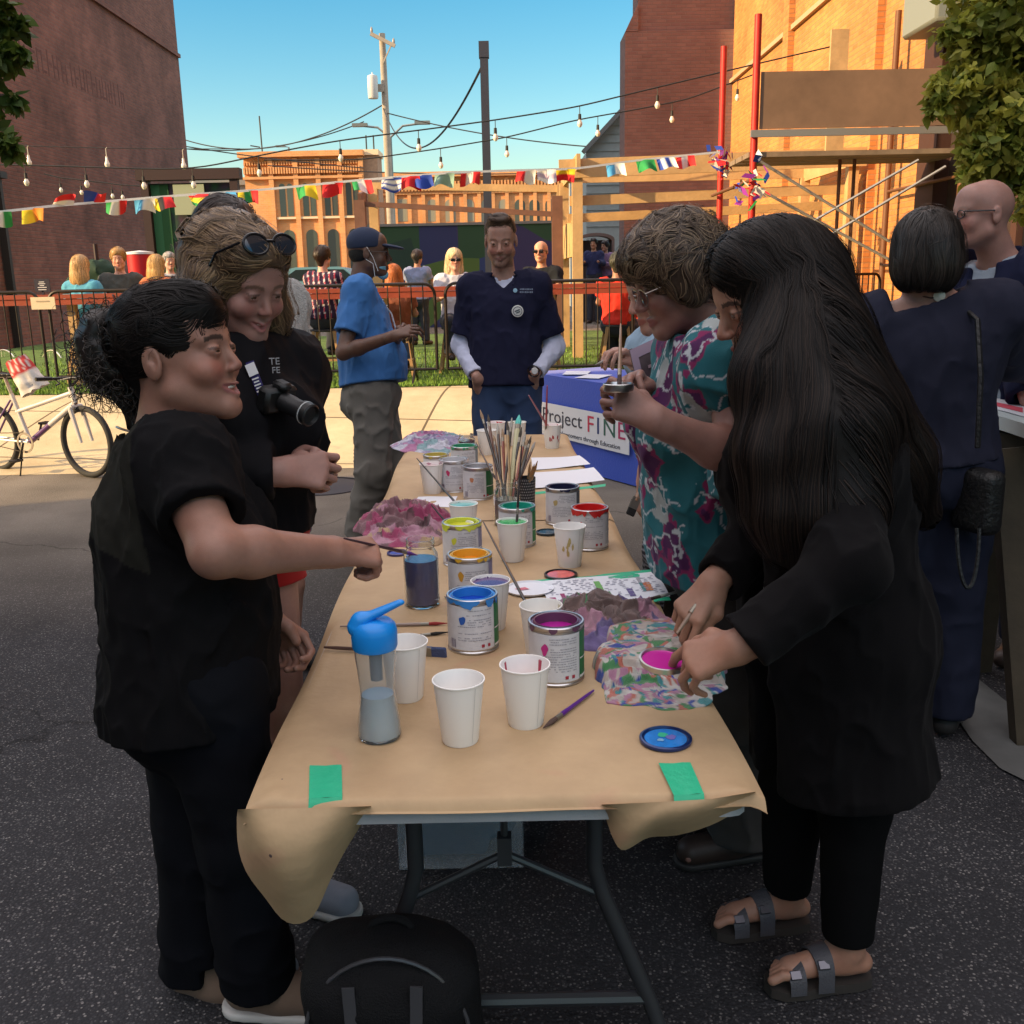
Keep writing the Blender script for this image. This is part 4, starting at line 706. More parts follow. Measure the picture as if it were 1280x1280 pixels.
def can(px,py,label,paint,ring,sw,panel=(.02,.16,.06),front=(.62,.62,.64),R=.056,H=.124,flagz=True,drip=0,rot=0,lw=.85,smear=None):
    c=G(px,py,TZ+H); c[2]=TZ+.0015; r=thing('paint_can',label,'paint can',c,group='open paint cans on the brown paper'); ca=math.atan2(-c[1],-c[0])  # towards the camera
    nm=label.split(' paint')[0].replace(' ','_')[:24]; met=mat('can_metal',(.55,.55,.57),rough=.32,metal=1); MB().lathe([(R-.002,0),(R+.001,.001),(R+.001,.004),(R-.001,.006),(R-.001,H-.010),(R+.001,H-.008),(R+.0015,H-.002),(R,H),(R-.0035,H),(R-.005,H-.0045),(R-.0085,H-.0045),(R-.010,H-.0005),(R-.0125,H-.001),(R-.0125,H-.022),(0,H-.022)],c,48).build('body',met,r)
    MB().lathe([(R+.0002,.010),(R+.0002,H-.014)],c,48,close=False).build('label',mat('label_white',(.60,.60,.63),rough=.55,var=.07,vscale=40),r)
    m=MB(); cylp(m,c,R+.0008,ca+.95-rot,ca+2.5-rot,.010,H-.014,14); m.build('side_panel',mat('panel_%d'%(int(panel[0]*999)+int(panel[1]*99)),panel,rough=.5),r)
    m=MB(); cylp(m,c,R+.0012,ca+.97-rot,ca+2.5-rot,.052,.0545,14); cylp(m,c,R+.0012,ca+.97-rot,ca+2.5-rot,.012,.017,14); m.build('panel_stripe',mat('white_print',(.7,.7,.7),rough=.6),r)
    m=MB(); rg=random.Random(px); z=H-.024
    while z>.03:
        a=ca-.62-rot*.5; end=ca+.78-rot
        if rg.random()<.75:
            while a<end:
                L=rg.uniform(.03,.11); 
                if rg.random()<.85 and not(z>H-.06 and a<ca-.25): cylp(m,c,R+.0012,a,min(a+L,end),z,z+.0016,2)
                a+=L+.018
        z-=.0052
    m.build('fine_print',mat('label_ink',(.28,.28,.33),rough=.6),r)
    m=MB(); 
    for i in range(9): cylp(m,c,R+.0013,ca-1.0+i*.03,ca-1.0+i*.03+rg.choice([.008,.016]),.014,.034,1)
    m.build('barcode_lines',mat('label_ink2',(.10,.06,.16)),r)
    m=MB(); cylp(m,c,R+.0013,ca+.32,ca+.44,.016,.023,2); cylp(m,c,R+.0013,ca+.58,ca+.70,.016,.023,2); m.build('label_mark',mat('label_red',(.35,.03,.05)),r)
    # colour swatch blot
    m=MB(); n=14; a0=ca-.42; pts=[(a0+.13*math.cos(t)*(1+.2*math.sin(3*t)),H-.046+.011*math.sin(t)*(1+.25*math.cos(2*t+px))) for t in np.linspace(0,2*PI,n,endpoint=False)]
    V=[(c[0]+(R+.0014)*math.cos(a0),c[1]+(R+.0014)*math.sin(a0),c[2]+H-.046)]+[(c[0]+(R+.0014)*math.cos(a),c[1]+(R+.0014)*math.sin(a),c[2]+z) for a,z in pts]; m.add(V,[(0,i+1,(i+1)%n+1) for i in range(n)]); pm=mat('paint_'+'%d_%d_%d'%tuple(int(v*255) for v in paint),paint,rough=.22,coat=.4,var=.06,vscale=40); m.build('colour_swatch',mat('sw_'+'%d_%d_%d'%tuple(int(v*255) for v in sw),sw,rough=.5),r)
    m=MB(); m.lathe([(0,H-.020),(R-.0128,H-.020)],c,40,close=False); m.build('paint',pm,r)
    if ring:
        rm=mat('ring_'+'%d_%d_%d'%tuple(int(v*255) for v in ring),ring,rough=.28,coat=.3); MB().lathe([(R-.0052,H-.0035),(R-.0084,H-.0035),(R-.0102,H+.0004),(R-.0127,H-.0002),(R-.0129,H-.020)],c,48,close=False).build('paint_ring',rm,r)
        m=MB()
        for i in range(5+drip*6):
            a=ca+rg.uniform(-1.2,1.2); w=rg.uniform(.06,.22)*(1.8 if drip else 1); l=rg.uniform(.002,.010)*(1+drip*1.0); V=[]
            for k in range(7):
                aa=a+w*(k/6-.5)*2; V+= [(c[0]+(R+.0022)*math.cos(aa),c[1]+(R+.0022)*math.sin(aa),c[2]+H-.001),(c[0]+(R+.0022)*math.cos(aa),c[1]+(R+.0022)*math.sin(aa),c[2]+H-.006-l*math.sin(PI*k/6)*rg.uniform(.6,1))]
            m.add(V,[(2*k,2*k+1,2*k+3,2*k+2) for k in range(6)],True)
        m.build('drips',smear or rm,r)
    return r,c
def cup(px,py,label,inner=None,H=.116,R=.0455,r0=.031,stain=None,level=.35,seed=0,seam=True):
    c=G(px,py,TZ+H); c[2]=TZ+.0015; r=thing('paper_cup',label,'cup',c,group='white paper cups on the table'); w=mat('cup_paper',(.82,.80,.77),rough=.6,sss=0); t=.0012
    MB().lathe([(0,.004),(r0-.001,.004),(r0,.0),(r0+.0015,.003),(R-.001,H-.003),(R+.0012,H-.0012),(R+.001,H+.0008),(R-.001,H+.001),(R-.0022,H-.002),(r0+(R-r0)*.06-t,.008),(0,.008)],c,44).build('wall',w,r)
    if inner:
        z=H*level; rr=r0+(R-r0)*z/H-.002; pm=mat('paint_%d_%d_%d'%tuple(int(v*255) for v in inner),inner,rough=.22,coat=.4); MB().lathe([(0,z),(rr,z)],c,36,close=False).build('paint',pm,r)
        m=MB(); rg=random.Random(seed+px)
        for i in range(6):
            a=rg.uniform(0,6.28); w_=rg.uniform(.06,.3); zl=rg.uniform(z,H*.85); V=[]
            for k in range(9):
                aa=a+w_*(k/8-.5)*2; zt=H-.003-rg.uniform(0,.004); zb=z+(zt-z)*(1-math.sin(PI*k/8))*.9
                for zz in(zt,zb): rr2=r0+(R-r0)*zz/H-.0021; V.append((c[0]+rr2*math.cos(aa),c[1]+rr2*math.sin(aa),c[2]+zz))
            m.add(V,[(2*k,2*k+1,2*k+3,2*k+2) for k in range(8)],True)
        m.build('paint_run',pm,r)
    if stain:
        m=MB(); rg=random.Random(seed); ca=math.atan2(-c[1],-c[0])
        for i in range(7):
            a=ca+rg.uniform(-.5,.9); z=H*rg.uniform(.35,.85); n=9; V=[];rr=lambda z:r0+(R-r0)*z/H+.0016
            V=[(c[0]+rr(z)*math.cos(a),c[1]+rr(z)*math.sin(a),c[2]+z)]
            for k in range(n): q=2*PI*k/n; zz=z+.014*math.sin(q)*rg.uniform(.4,1); aa=a+.12*math.cos(q)*rg.uniform(.4,1); V.append((c[0]+rr(zz)*math.cos(aa),c[1]+rr(zz)*math.sin(aa),c[2]+zz))
            m.add(V,[(0,k+1,(k+1)%n+1) for k in range(n)])
        m.build('stain',mat('stain_%d_%d_%d'%tuple(int(v*255) for v in stain),stain,rough=.5),r)
    if seam:
        ca=math.atan2(-c[1],-c[0])+.65; m=MB(); V=[(c[0]+(r0+(R-r0)*z/H+.0014)*math.cos(ca+da),c[1]+(r0+(R-r0)*z/H+.0014)*math.sin(ca+da),c[2]+z) for z in(.004,H-.004) for da in(0,.02)]; m.add(V,[(0,1,3,2)]); m.build('seam',mat('cup_seam',(.5,.49,.48)),r)
    return r,c
def jar(px,py,label,liq,H=.148,R=.041,level=.72,name='glass_jar'):
    c=G(px,py,TZ+H); c[2]=TZ+.0015; r=thing(name,label,'jar',c); g=mat('jar_glass',(.93,.96,.95),rough=.03,trans=1,ior=1.25,spec=.6); t=.0025
    pr=[(0,0),(R*.85,0),(R,.006),(R,H*.70),(R*.96,H*.78),(R*.80,H*.85),(R*.78,H*.88),(R*.82,H*.89),(R*.78,H*.905),(R*.82,H*.92),(R*.79,H*.94),(R*.81,H*.97),(R*.79,H)]; inn=[(max(0,a-t),max(.004,b)) for a,b in pr[::-1]]; inn[-1]=(0,.004)
    MB().lathe(pr+inn,c,40).build('glass',g,r)
    hl=H*level; k=R-.0030; MB().lathe([(0,.0045),(k*.86,.0045),(k,.009),(k,min(hl,H*.7)),(0,min(hl,H*.7))],c,40).build('murky_water',mat('water_%d_%d_%d'%tuple(int(v*255) for v in liq),liq,rough=.08,spec=.5,coat=.5,var=.1,vscale=20),r)
    return r,c
def rag(label,outline,zfun,cols,seed,h=.045,amp=.035,n=180,name='paint_rag',th=.004,fold=26,tear=.18):
    """crumpled cloth: outline is the px,py polygon of where it lies on the table"""
    pts=np.array([G(x,y,TZ)[:2] for x,y in outline]); c=pts.mean(0); rg=np.random.default_rng(seed)
    ang=np.arctan2(pts[:,1]-c[1],pts[:,0]-c[0]); rad=np.linalg.norm(pts-c,axis=1); o=np.argsort(ang); ang=ang[o];rad=rad[o]; aa=np.r_[ang-2*PI,ang,ang+2*PI]; rr=np.r_[rad,rad,rad]
    nr=76; th_=np.linspace(-PI,PI,n,endpoint=False); Rm=np.interp(th_,aa,rr); V=[]
    for j in range(nr+1):
        s=j/nr; x=c[0]+Rm*s*np.cos(th_); y=c[1]+Rm*s*np.sin(th_); V.append(np.stack([x,y,0*x],1))
    V=np.concatenate(V); s=np.repeat(np.linspace(0,1,nr+1),n); Pn=np.c_[V[:,:2],np.full(len(V),seed*.37)]
    jag=np.repeat(np.linspace(0,1,nr+1),n)**2; cs=np.tile(np.stack([np.cos(th_),np.sin(th_),0*th_+seed],1),(nr+1,1)); V[:,:2]=c+(V[:,:2]-c)*(1+.26*(fbm(cs,3.3,seed,3)-.5)*jag)[:,None]
    Pn=np.c_[V[:,:2],np.full(len(V),seed*.37)]; w=np.stack([fbm(Pn,16,seed,2)-.5,fbm(Pn,16,seed+5,2)-.5,0*s],1)*.07
    rd=lambda sc,k,o=2:1-np.abs(fbm(Pn+w,sc,seed+k,o)-.5)*2*2.4
    R1=np.clip(rd(9,2),0,1)**1.4; R2=np.clip(rd(21,4),0,1)**1.3; R3=np.clip(rd(48,6),0,1); env=np.clip(1-s**5,0,1)
    if zfun: z=zfun(s,V,c)+env*(.005*R1+.005*R2+.003*R3)
    else: z=env*(h*.10+h*.50*R1*(1-.4*s**2)+h*.42*R2**1.2+h*.16*R3)
    V[:,:2]+=(np.stack([fbm(Pn,30,seed+21,2),fbm(Pn,30,seed+22,2)],1)-.5)*.045*env[:,None]; V[:,2]=TZ+.003+np.maximum(z,0)
    col=cols(Pn,z,s); Fc=[(j*n+i,j*n+(i+1)%n,(j+1)*n+(i+1)%n,(j+1)*n+i) for j in range(nr) for i in range(n)]
    V2=V[-n:].copy(); V2[:,2]=TZ+.0005; Vb=np.r_[V,V2,[[c[0],c[1],TZ+.0005]]]; k=len(V); Fc+=[(k-n+i,k-n+(i+1)%n,k+(i+1)%n,k+i) for i in range(n)]+[(k+i,k+(i+1)%n,k+n) for i in range(n)]
    loc=A(c[0],c[1],TZ); o=np_mesh(name,Vb,Fc,mat('rag_cloth',(.5,.5,.5),rough=.9,attr=True,bump=.5,bscale=500,sheen=.2),loc=loc,col=np.r_[col,col[-n:],col[:1]]); return tag(o,label,'rag')
def palette(th,cols,scale=22,seed=0,warp=.03):
    def f(Pn,z,s):
        w=np.stack([fbm(Pn,18,seed+i,2)-.5 for i in range(3)],1)*warp*2.; v=np.stack([fbm(Pn+w+k*3.1,scale,seed+k*7,2) for k in range(len(cols))],1); v=v+np.asarray(th)[None]*.5; i=v.argmax(1); c=np.array(cols)[i]*(.75+.5*fbm(Pn,90,seed+3,2))[:,None]; return c
    return f
def lid(px,py,label,rimc,facec,R=.046,dots=None,z=TZ):
    c=G(px,py,z+.006); c[2]=z+.0012; r=thing('paint_lid',label,'lid',c,group='paint can lids lying on the table'); MB().lathe([(0,.001),(R-.004,0),(R,.002),(R,.007),(R-.001,.008),(R-.0045,.0085),(R-.006,.0045),(R-.0085,.004),(0,.004)],c,48).build('rim',mat('lidrim_%d_%d_%d'%tuple(int(v*255) for v in rimc),rimc,rough=.3,metal=.3,coat=.3),r)
    MB().lathe([(0,.0052),(R-.009,.0052)],c,40,close=False).build('paint',mat('paint_%d_%d_%d'%tuple(int(v*255) for v in facec),facec,rough=.25,coat=.3,var=.2,vscale=60),r)
    if dots:
        for k,(dx,dy,rr,cc) in enumerate(dots): m=MB(); n=14; rg=random.Random(k); V=[(c[0]+dx,c[1]+dy,c[2]+.0060+.0002*k)]+[(c[0]+dx+rr*math.cos(2*PI*i/n)*rg.uniform(.7,1.2),c[1]+dy+rr*math.sin(2*PI*i/n)*rg.uniform(.7,1.2),c[2]+.0060+.0002*k) for i in range(n)]; m.add(V,[(0,i+1,(i+1)%n+1) for i in range(n)]); m.build('paint_blob',mat('blob_%d_%d_%d'%tuple(int(v*255) for v in cc),cc,rough=.3),r)
    return r
def table_setup():
    # two folding tables end to end
    yaw=math.radians(1.1); wt=mat('table_plastic',(.42,.43,.45),rough=.5,bump=.1,bscale=300); lg=mat('table_steel',(.075,.078,.085),rough=.4,metal=.6)
    for i,(y0,lb) in enumerate(((1.418,'near folding table with white plastic top and dark steel legs, under brown paper'),(3.24,'far folding table continuing the painting table towards the man in polo'))):
        y1=y0+1.82; f=lambda x,y,z:A(x-.02-.026*(y-1.4)*1.0,y,z); r=thing('folding_table',lb,'table',f(0,(y0+y1)/2,0),group='folding tables end to end')
        mb=MB(); pts=[]
        for (cx,cy,a0) in((.36,y1-.03,0),(-.36,y1-.03,90),(-.36,y0+.03,180),(.36,y0+.03,270)): pts+=[(cx+.03*math.cos(math.radians(a0+t)),cy+.03*math.sin(math.radians(a0+t))) for t in(0,30,60,90)]
        pts=[tuple(f(x,y,0)[:2]) for x,y in pts]; mb.prism(pts,(0,0,TZ-.047),(1,0,0),(0,1,0),(0,0,.045)); mb.build('table_top',wt,r)
        for yy,sg in((y0+.30,1),(y1-.30,-1)):
            for g in(-1,1): MB().tube([f(g*.175,yy,TZ-.05),f(g*.175,yy,.42),f(g*.19,yy,.36),f(g*.29,yy-.0,.10),f(g*.315,yy,.02),f(g*.315,yy,.0)],.0165,10).build('leg',lg,r)
            MB().tube([f(-.285,yy,.115),f(.285,yy,.115)],.014,8).build('crossbar',lg,r)
            MB().tube([f(0,yy-sg*.0,TZ-.05),f(0,yy,.45)],.007,8).build('brace_rod',lg,r)
            b=MB(); b.tube([f(0,yy,.45),f(-.178,yy,.36)],.008,8); b.tube([f(0,yy,.45),f(.178,yy,.36)],.008,8); b.box(f(0,yy,.46),(.028,.028,.06)); b.build('brace',lg,r)
    # kraft paper
    def kraft(nt,N,L,b,tc):
        n=N.new('ShaderNodeTexNoise'); n.inputs['Scale'].default_value=5; n.inputs['Detail'].default_value=7; n.inputs['Roughness'].default_value=.6; L.new(tc.outputs['Object'],n.inputs['Vector']); cr=N.new('ShaderNodeValToRGB'); e=cr.color_ramp.elements; e[0].position=.3; e[0].color=(.39,.265,.15,1); e[1].position=.7; e[1].color=(.50,.35,.20,1); L.new(n.outputs['Fac'],cr.inputs[0])
        # faint pinkish wiped smears
        n2=N.new('ShaderNodeTexNoise'); n2.inputs['Scale'].default_value=3.1; n2.inputs['Distortion'].default_value=1.5; L.new(tc.outputs['Object'],n2.inputs['Vector']); r=N.new('ShaderNodeMapRange'); r.inputs['From Min'].default_value=.62; r.inputs['From Max'].default_value=.78; L.new(n2.outputs['Fac'],r.inputs[0]); mm=N.new('ShaderNodeMath'); mm.operation='MULTIPLY'; mm.inputs[1].default_value=.55; L.new(r.outputs[0],mm.inputs[0])
        mx=N.new('ShaderNodeMix'); mx.data_type='RGBA'; mx.inputs[7].default_value=(.50,.22,.16,1); L.new(mm.outputs[0],mx.inputs[0]); L.new(cr.outputs[0],mx.inputs[6])
        v=N.new('ShaderNodeTexVoronoi'); v.inputs['Scale'].default_value=13; L.new(tc.outputs['Object'],v.inputs['Vector']); lt=N.new('ShaderNodeMath'); lt.operation='LESS_THAN'; lt.inputs[1].default_value=.045; L.new(v.outputs['Distance'],lt.inputs[0]); m3=N.new('ShaderNodeMix'); m3.data_type='RGBA'; m3.inputs[7].default_value=(.10,.07,.07,1); w=N.new('ShaderNodeTexWhiteNoise'); L.new(v.outputs['Position'],w.inputs[0]); g=N.new('ShaderNodeMath'); g.operation='GREATER_THAN'; g.inputs[1].default_value=.8; L.new(w.outputs['Value'],g.inputs[0]); m4=N.new('ShaderNodeMath'); m4.operation='MULTIPLY'; L.new(lt.outputs[0],m4.inputs[0]); L.new(g.outputs[0],m4.inputs[1]); L.new(m4.outputs[0],m3.inputs[0]); L.new(mx.outputs[2],m3.inputs[6]); L.new(m3.outputs[2],b.inputs['Base Color'])
        n3=N.new('ShaderNodeTexNoise'); n3.inputs['Scale'].default_value=9; n3.inputs['Detail'].default_value=4; L.new(tc.outputs['Object'],n3.inputs['Vector']); bp=N.new('ShaderNodeBump'); bp.inputs['Strength'].default_value=.6; bp.inputs['Distance'].default_value=.012; L.new(n3.outputs['Fac'],bp.inputs['Height']); L.new(bp.outputs[0],b.inputs['Normal'])
    KM=mat('kraft_paper',(.4,.27,.15),rough=.62,spec=.35,build=kraft)
    def sheet(lb,y0,y1,z0,near):
        nx,ny=60,90; V=[]
        for j in range(ny+1):
            for i in range(nx+1):
                u=i/nx*2-1; y=y0+(y1-y0)*(j/ny)**(2.2 if near else 1); x=u*.412-.02-.026*(y-1.4); ed=max(0,abs(u)-.93)/.07; z=z0+.0012*math.sin(x*17+y*9)*(1-ed)*(abs(u)<.93)+.002*vn(A(x,y,0),6)-.016*ed**1.6*(1+.5*math.sin(y*7))
                if near: e=max(0,1-(y-y0)/.018); z-=.016*e**2; z+=.008*math.exp(-((x+.385)/.016)**2-((y-y0-.03)/.025)**2)+.005*math.exp(-((x-.345)/.02)**2-((y-y0-.02)/.02)**2)
                V.append((x,y-(.006 if near and j==0 else 0),z))
        V=np.array(V); n=nx+1; Fc=np.array([(j*n+i,j*n+i+1,(j+1)*n+i+1,(j+1)*n+i) for j in range(ny) for i in range(nx)]); Vb=V-A(0,0,.0006); Fc=np.r_[Fc,Fc[:,::-1]+len(V)]; o=np_mesh('paper_cover',np.r_[V,Vb],Fc,KM,loc=A(0,(y0+y1)/2,z0)); return tag(o,lb,'paper')
    sheet('brown kraft paper covering the near folding table',1.398,3.27,TZ+.0005,True); 
    far=sheet('brown kraft paper covering the far folding table, its edge lapping the near sheet',3.22,5.07,TZ+.0035,False)
    for ob in(far,): pass
    # hanging flaps of the near sheet
    def flap(lb,top,low,zc0,zc1,bulge):
        n=28;m=18; T=np.array(top,float);Lw=np.array(low,float)
        def samp(Q,n):
            t=np.linspace(0,1,len(Q)); return np.stack([np.interp(np.linspace(0,1,n),t,Q[:,k]) for k in range(2)],1)
        T=samp(T,n);Lw=samp(Lw,n)
        for _ in range(2): Lw[1:-1]=(Lw[:-2]+2*Lw[1:-1]+Lw[2:])/4
        V=[]
        for j in range(m+1):
            v=j/m
            for i in range(n):
                u=i/(n-1); p=T[i]*(1-v)+Lw[i]*v; zc=zc0+(zc1-zc0)*v-bulge*math.sin(PI*v)*math.sin(PI*u)+.012*math.sin(u*9+v*3)*v; q=P(p[0],p[1],zc); V.append(q)
        V=np.array(V); Fc=np.array([(j*n+i,j*n+i+1,(j+1)*n+i+1,(j+1)*n+i) for j in range(m) for i in range(n-1)]); g=np.array([0,.0007,0]); o=np_mesh('paper_flap',np.r_[V,V+g],np.r_[Fc,Fc[:,::-1]+len(V)],KM,loc=V[0]); return tag(o,lb,'paper')
    flap('long curled flap of brown paper hanging off the near left table corner',[(297,1012),(330,1011),(400,1010),(464,1008)],[(296,1022),(296,1060),(308,1095),(332,1122),(350,1150),(370,1158),(394,1148),(408,1110),(428,1068),(446,1040),(463,1012)],1.535,1.62,.05)
    flap('short pointed flap of brown paper hanging off the near right table corner',[(752,1006),(820,1003),(890,999),(944,990)],[(753,1008),(764,1045),(776,1066),(792,1058),(810,1045),(845,1046),(890,1032),(915,1018),(930,1008),(945,991)],1.535,1.59,.02)
    # tape
    TP=mat('green_tape',(.02,.42,.22),rough=.5,bump=.15,bscale=60)
    def tape(lb,pts,zt=TZ+.0048,wrap=None):
        V=[];n=8; Q=[G(x,y,zt) for x,y in pts]; a,b,c,d=Q; mb=MB(); t=np.linspace(0,1,n)
        G2=[[ (a*(1-u)+b*u)*(1-v)+(d*(1-u)+c*u)*v for u in np.linspace(0,1,5)] for v in t]; 
        V=[q+A(0,0,.0008*math.sin(7*q[0]*20)) for row in G2 for q in row]; Fc=[(j*5+i,j*5+i+1,(j+1)*5+i+1,(j+1)*5+i) for j in range(n-1) for i in range(4)]
        mb.add(V,[f[::-1] for f in Fc],True)
        if wrap:
            e=[G2[-1][0],G2[-1][-1]]; mb.add([e[0],e[1],e[1]+A(0,-.010,-.014),e[0]+A(0,-.010,-.014),e[1]+A(0,-.012,-wrap),e[0]+A(0,-.012,-wrap)],[(0,3,2,1),(3,5,4,2)],True)
        o=mb.build('tape_strip',TP,loc=a); return tag(o,lb,'tape',group='strips of green tape')
    tape('short strip of green tape at the near left edge of the table paper',[(387,957),(427,956),(428,996),(386,998)],TZ+.0052,.012); tape('slanted strip of green tape at the near right edge of the table paper',[(823,954),(863,953),(880,992),(842,994)],TZ+.0052,.012)
    tape('long strip of green tape above the colour chart sheet',[(655,726),(822,711),(826,719),(690,731)],TZ+.0032); tape('short piece of green tape at the right corner of the colour chart sheet',[(812,741),(832,738),(839,750),(818,752)],TZ+.0032)
    # papers
    WP=mat('white_paper',(.70,.71,.76),rough=.6)
    def paper(lb,poly,z=TZ+.0045,name='paper_sheet',m=WP,curl=.0,nm='paper'):
        Q=[G(x,y,z) for x,y in poly]; a,b,c,d=Q; n=12; V=[]
        for j in range(n+1):
            for i in range(n+1):
                u=i/n;v=j/n; q=(a*(1-u)+b*u)*(1-v)+(d*(1-u)+c*u)*v; q=q+A(0,0,curl*(u-.5)**2*4+.0012*math.sin(u*6+v*4)); V.append(q)
        Fc=[(j*(n+1)+i,(j+1)*(n+1)+i,(j+1)*(n+1)+i+1,j*(n+1)+i+1) for j in range(n) for i in range(n)]; r=thing(name,lb,nm,a); np_mesh('sheet',V,np.array(Fc),m,r); return r,(lambda u,v,dz=.0012:(a*(1-u)+b*u)*(1-v)+(d*(1-u)+c*u)*v+A(0,0,dz+curl*(u-.5)**2*4+.0012*math.sin(u*6+v*4)))
    r,f=paper('white colour chart sheet with rows of text and small swatches, partly under the rags',[(672,727),(820,714),(838,745),(690,760)])
    def patch(r,f,u,v,du,dv,m,nm): mb=MB(); mb.add([f(u,v),f(u+du,v),f(u+du,v+dv),f(u,v+dv)],[(0,3,2,1)]); return mb.build(nm,m,r)
    for (u,v,du,dv,c_) in((.12,.55,.035,.42,(.25,.01,.10)),(.02,.66,.05,.3,(.28,.01,.12)),(.25,.6,.04,.3,(.35,.02,.08)),(.44,.2,.05,.4,(.12,.35,.08)),(.50,.62,.03,.2,(.06,.20,.08)),(.67,.60,.05,.3,(.10,.07,.22)),(.80,.22,.03,.2,(.3,.3,.33))): patch(r,f,u,v,du,dv,mat('chart_%d_%d'%(int(c_[0]*99),int(c_[1]*99)),c_,rough=.5),'swatch')
    for k,c_ in enumerate(((.05,.2,.2),(.45,.12,.05),(.5,.2,.08))): patch(r,f,.80+.03*k,.42,.03,.34,mat('chart_%d_%d'%(int(c_[0]*99),int(c_[1]*99)),c_),'swatch')
    mb=MB(); rg=random.Random(3)
    for row in range(12):
        v=.1+.065*row; u=.05
        while u<.94:
            L=rg.uniform(.015,.05)
            if rg.random()<.55: mb.add([f(u,v),f(u+L,v),f(u+L,v+.02),f(u,v+.02)],[(0,3,2,1)])
            u+=L+.02
    mb.build('printed_text',mat('chart_ink',(.32,.32,.40)),r)
    for poly,lb in(([(664,573),(724,570),(738,581),(666,588)],'upper of two pale curled paper strips taped on the right of the far table'),([(664,592),(742,585),(756,601),(668,611)],'lower of two pale curled paper strips taped on the right of the far table')):
        paper(lb,poly,TZ+.008,curl=.004,name='paper_strip'); q=[(x+1,y+4) for x,y in poly]; tape('green strip for the shadow under the '+lb.split(' of')[0]+' curled paper strip',[q[3],q[2],(q[2][0],q[2][1]+3),(q[3][0],q[3][1]+3)],TZ+.006)  # green shadow below each curled paper is laid on as a thin strip
    paper('small white paper lying under the cans on the left of the far table',[(523,621),(572,620),(566,634),(512,634)],TZ+.0075)
    c=G(662,739,TZ); r=thing('paper_plate','round white paper coaster with a pink smear behind the long yellow-cup brush','paper plate',c); MB().lathe([(0,.003),(.058,.003),(.062,.007),(.064,.007),(.06,.0015)],c+A(0,0,.003),36,close=False).build('plate',WP,r); m=MB(); m.add([c+A(-.04,.0,.0075),c+A(-.02,-.012,.0075),c+A(.0,-.004,.0075),c+A(-.012,.014,.0075)],[(0,1,2,3)]); m.build('pink_smear',mat('pink_smear',(.55,.15,.2)),r)
    # cans
    can(590,742,'royal blue paint can with light blue smeared rim, in the middle of the near table',(.008,.045,.42),(.03,.22,.62),(.02,.10,.40),drip=1)
    can(695,775,'magenta paint can, nearest of the open cans',(.40,.012,.26),(.12,.05,.10),(.50,.03,.22))
    can(587,692,'orange paint can beside the murky purple jar',(.85,.26,.01),(.70,.40,.04),(.55,.28,.03),panel=(.22,.20,.33),drip=0)
    can(577,652,'yellow-green paint can behind the orange one',(.50,.62,.02),(.62,.68,.06),(.60,.62,.05),panel=(.25,.25,.38),drip=1)
    can(646,632,'teal green paint can behind the green cup',(.015,.32,.22),(.02,.30,.22),(.05,.4,.25),panel=(.02,.22,.08),drip=0)
    can(703,608,'dark navy paint can on the right of the far table edge',(.012,.012,.05),(.02,.02,.06),(.45,.35,.15),panel=(.10,.11,.13))
    can(737,634,'red paint can with red paint run over its side, rightmost can',(.62,.025,.02),(.55,.02,.02),(.5,.05,.03),panel=(.55,.55,.58),drip=1)
    can(580,557,'pale green rimmed paint can far back on the left',(.03,.20,.12),(.05,.30,.16),(.05,.3,.2),panel=(.22,.26,.30)); can(567,574,'closed-looking white paint can with a pink drip, on the far table',(.55,.55,.58),(.5,.5,.52),(.5,.03,.12),panel=(.3,.3,.34)); can(597,582,'white paint can with dark green panel beside the brush jar',(.55,.55,.56),None,(.5,.2,.1),panel=(.02,.13,.05),rot=.4)
    can(545,568,'low paint can with yellow and purple smears, leftmost on the far table',(.5,.4,.08),(.5,.4,.1),(.3,.05,.3),panel=(.3,.3,.34),H=.06,lw=.5)
    # cups
    def long_brush(lb,a,b,rad=.0032): r=thing('paint_brush',lb,'brush',b); mk_brush(r,a,b,rad,(.015,.012,.015),(.05,.04,.04))
    cup(573,850,'empty white paper cup nearest the camera, with a violet fleck inside its rim',None,stain=None); _,c=cup(656,831,'white paper cup with dark red runs and pink paint inside',(.42,.05,.09),level=.45); cup(505,803,'plain white paper cup directly behind the blue-capped bottle')
    _,c=cup(613,726,'white paper cup of dark purple paint behind the blue can',(.07,.015,.14),level=.945); _,c=cup(676,757,'white paper cup with a dab of yellow and a long dark brush leaning in it',(.55,.50,.36),level=.62); long_brush('long dark brush leaning out of the yellow-smeared cup',P(604,652,2.55),c+A(.0,.0,.055),.0034)
    cup(712,658,'white paper cup with ochre stains on its side, beside the red can',None,stain=(.50,.40,.15),seed=4); _,c=cup(640,652,'white paper cup of bright green paint in front of the teal can',(.02,.36,.07),level=.955); long_brush('dark brush standing upright in the green paint cup',P(652,556,2.9),c+A(.012,0,.09))
    _,c=cup(579,630,'white paper cup of pale aqua paint with a long brush',(.18,.45,.42),level=.95); long_brush('long dark brush slanting left out of the aqua cup',P(521,573,3.35),c+A(0,0,.09)); _,c=cup(539,580,'white paper cup with pink-stained rim, leftmost on the far table',(.55,.3,.35),level=.9); 
    cup(620,528,'white paper cup with red paint on its rim at the far end',(.5,.05,.06),level=.9); _,c=cup(608,538,'white paper cup with a dark line round its rim at the far end',None); long_brush('dark brush leaning out towards the far white cups',P(595,553,3.7),P(620,600,3.45)); cup(646,528,'cream-rimmed paper cup right of the red-rimmed one at the far end',(.45,.42,.22),level=.9)
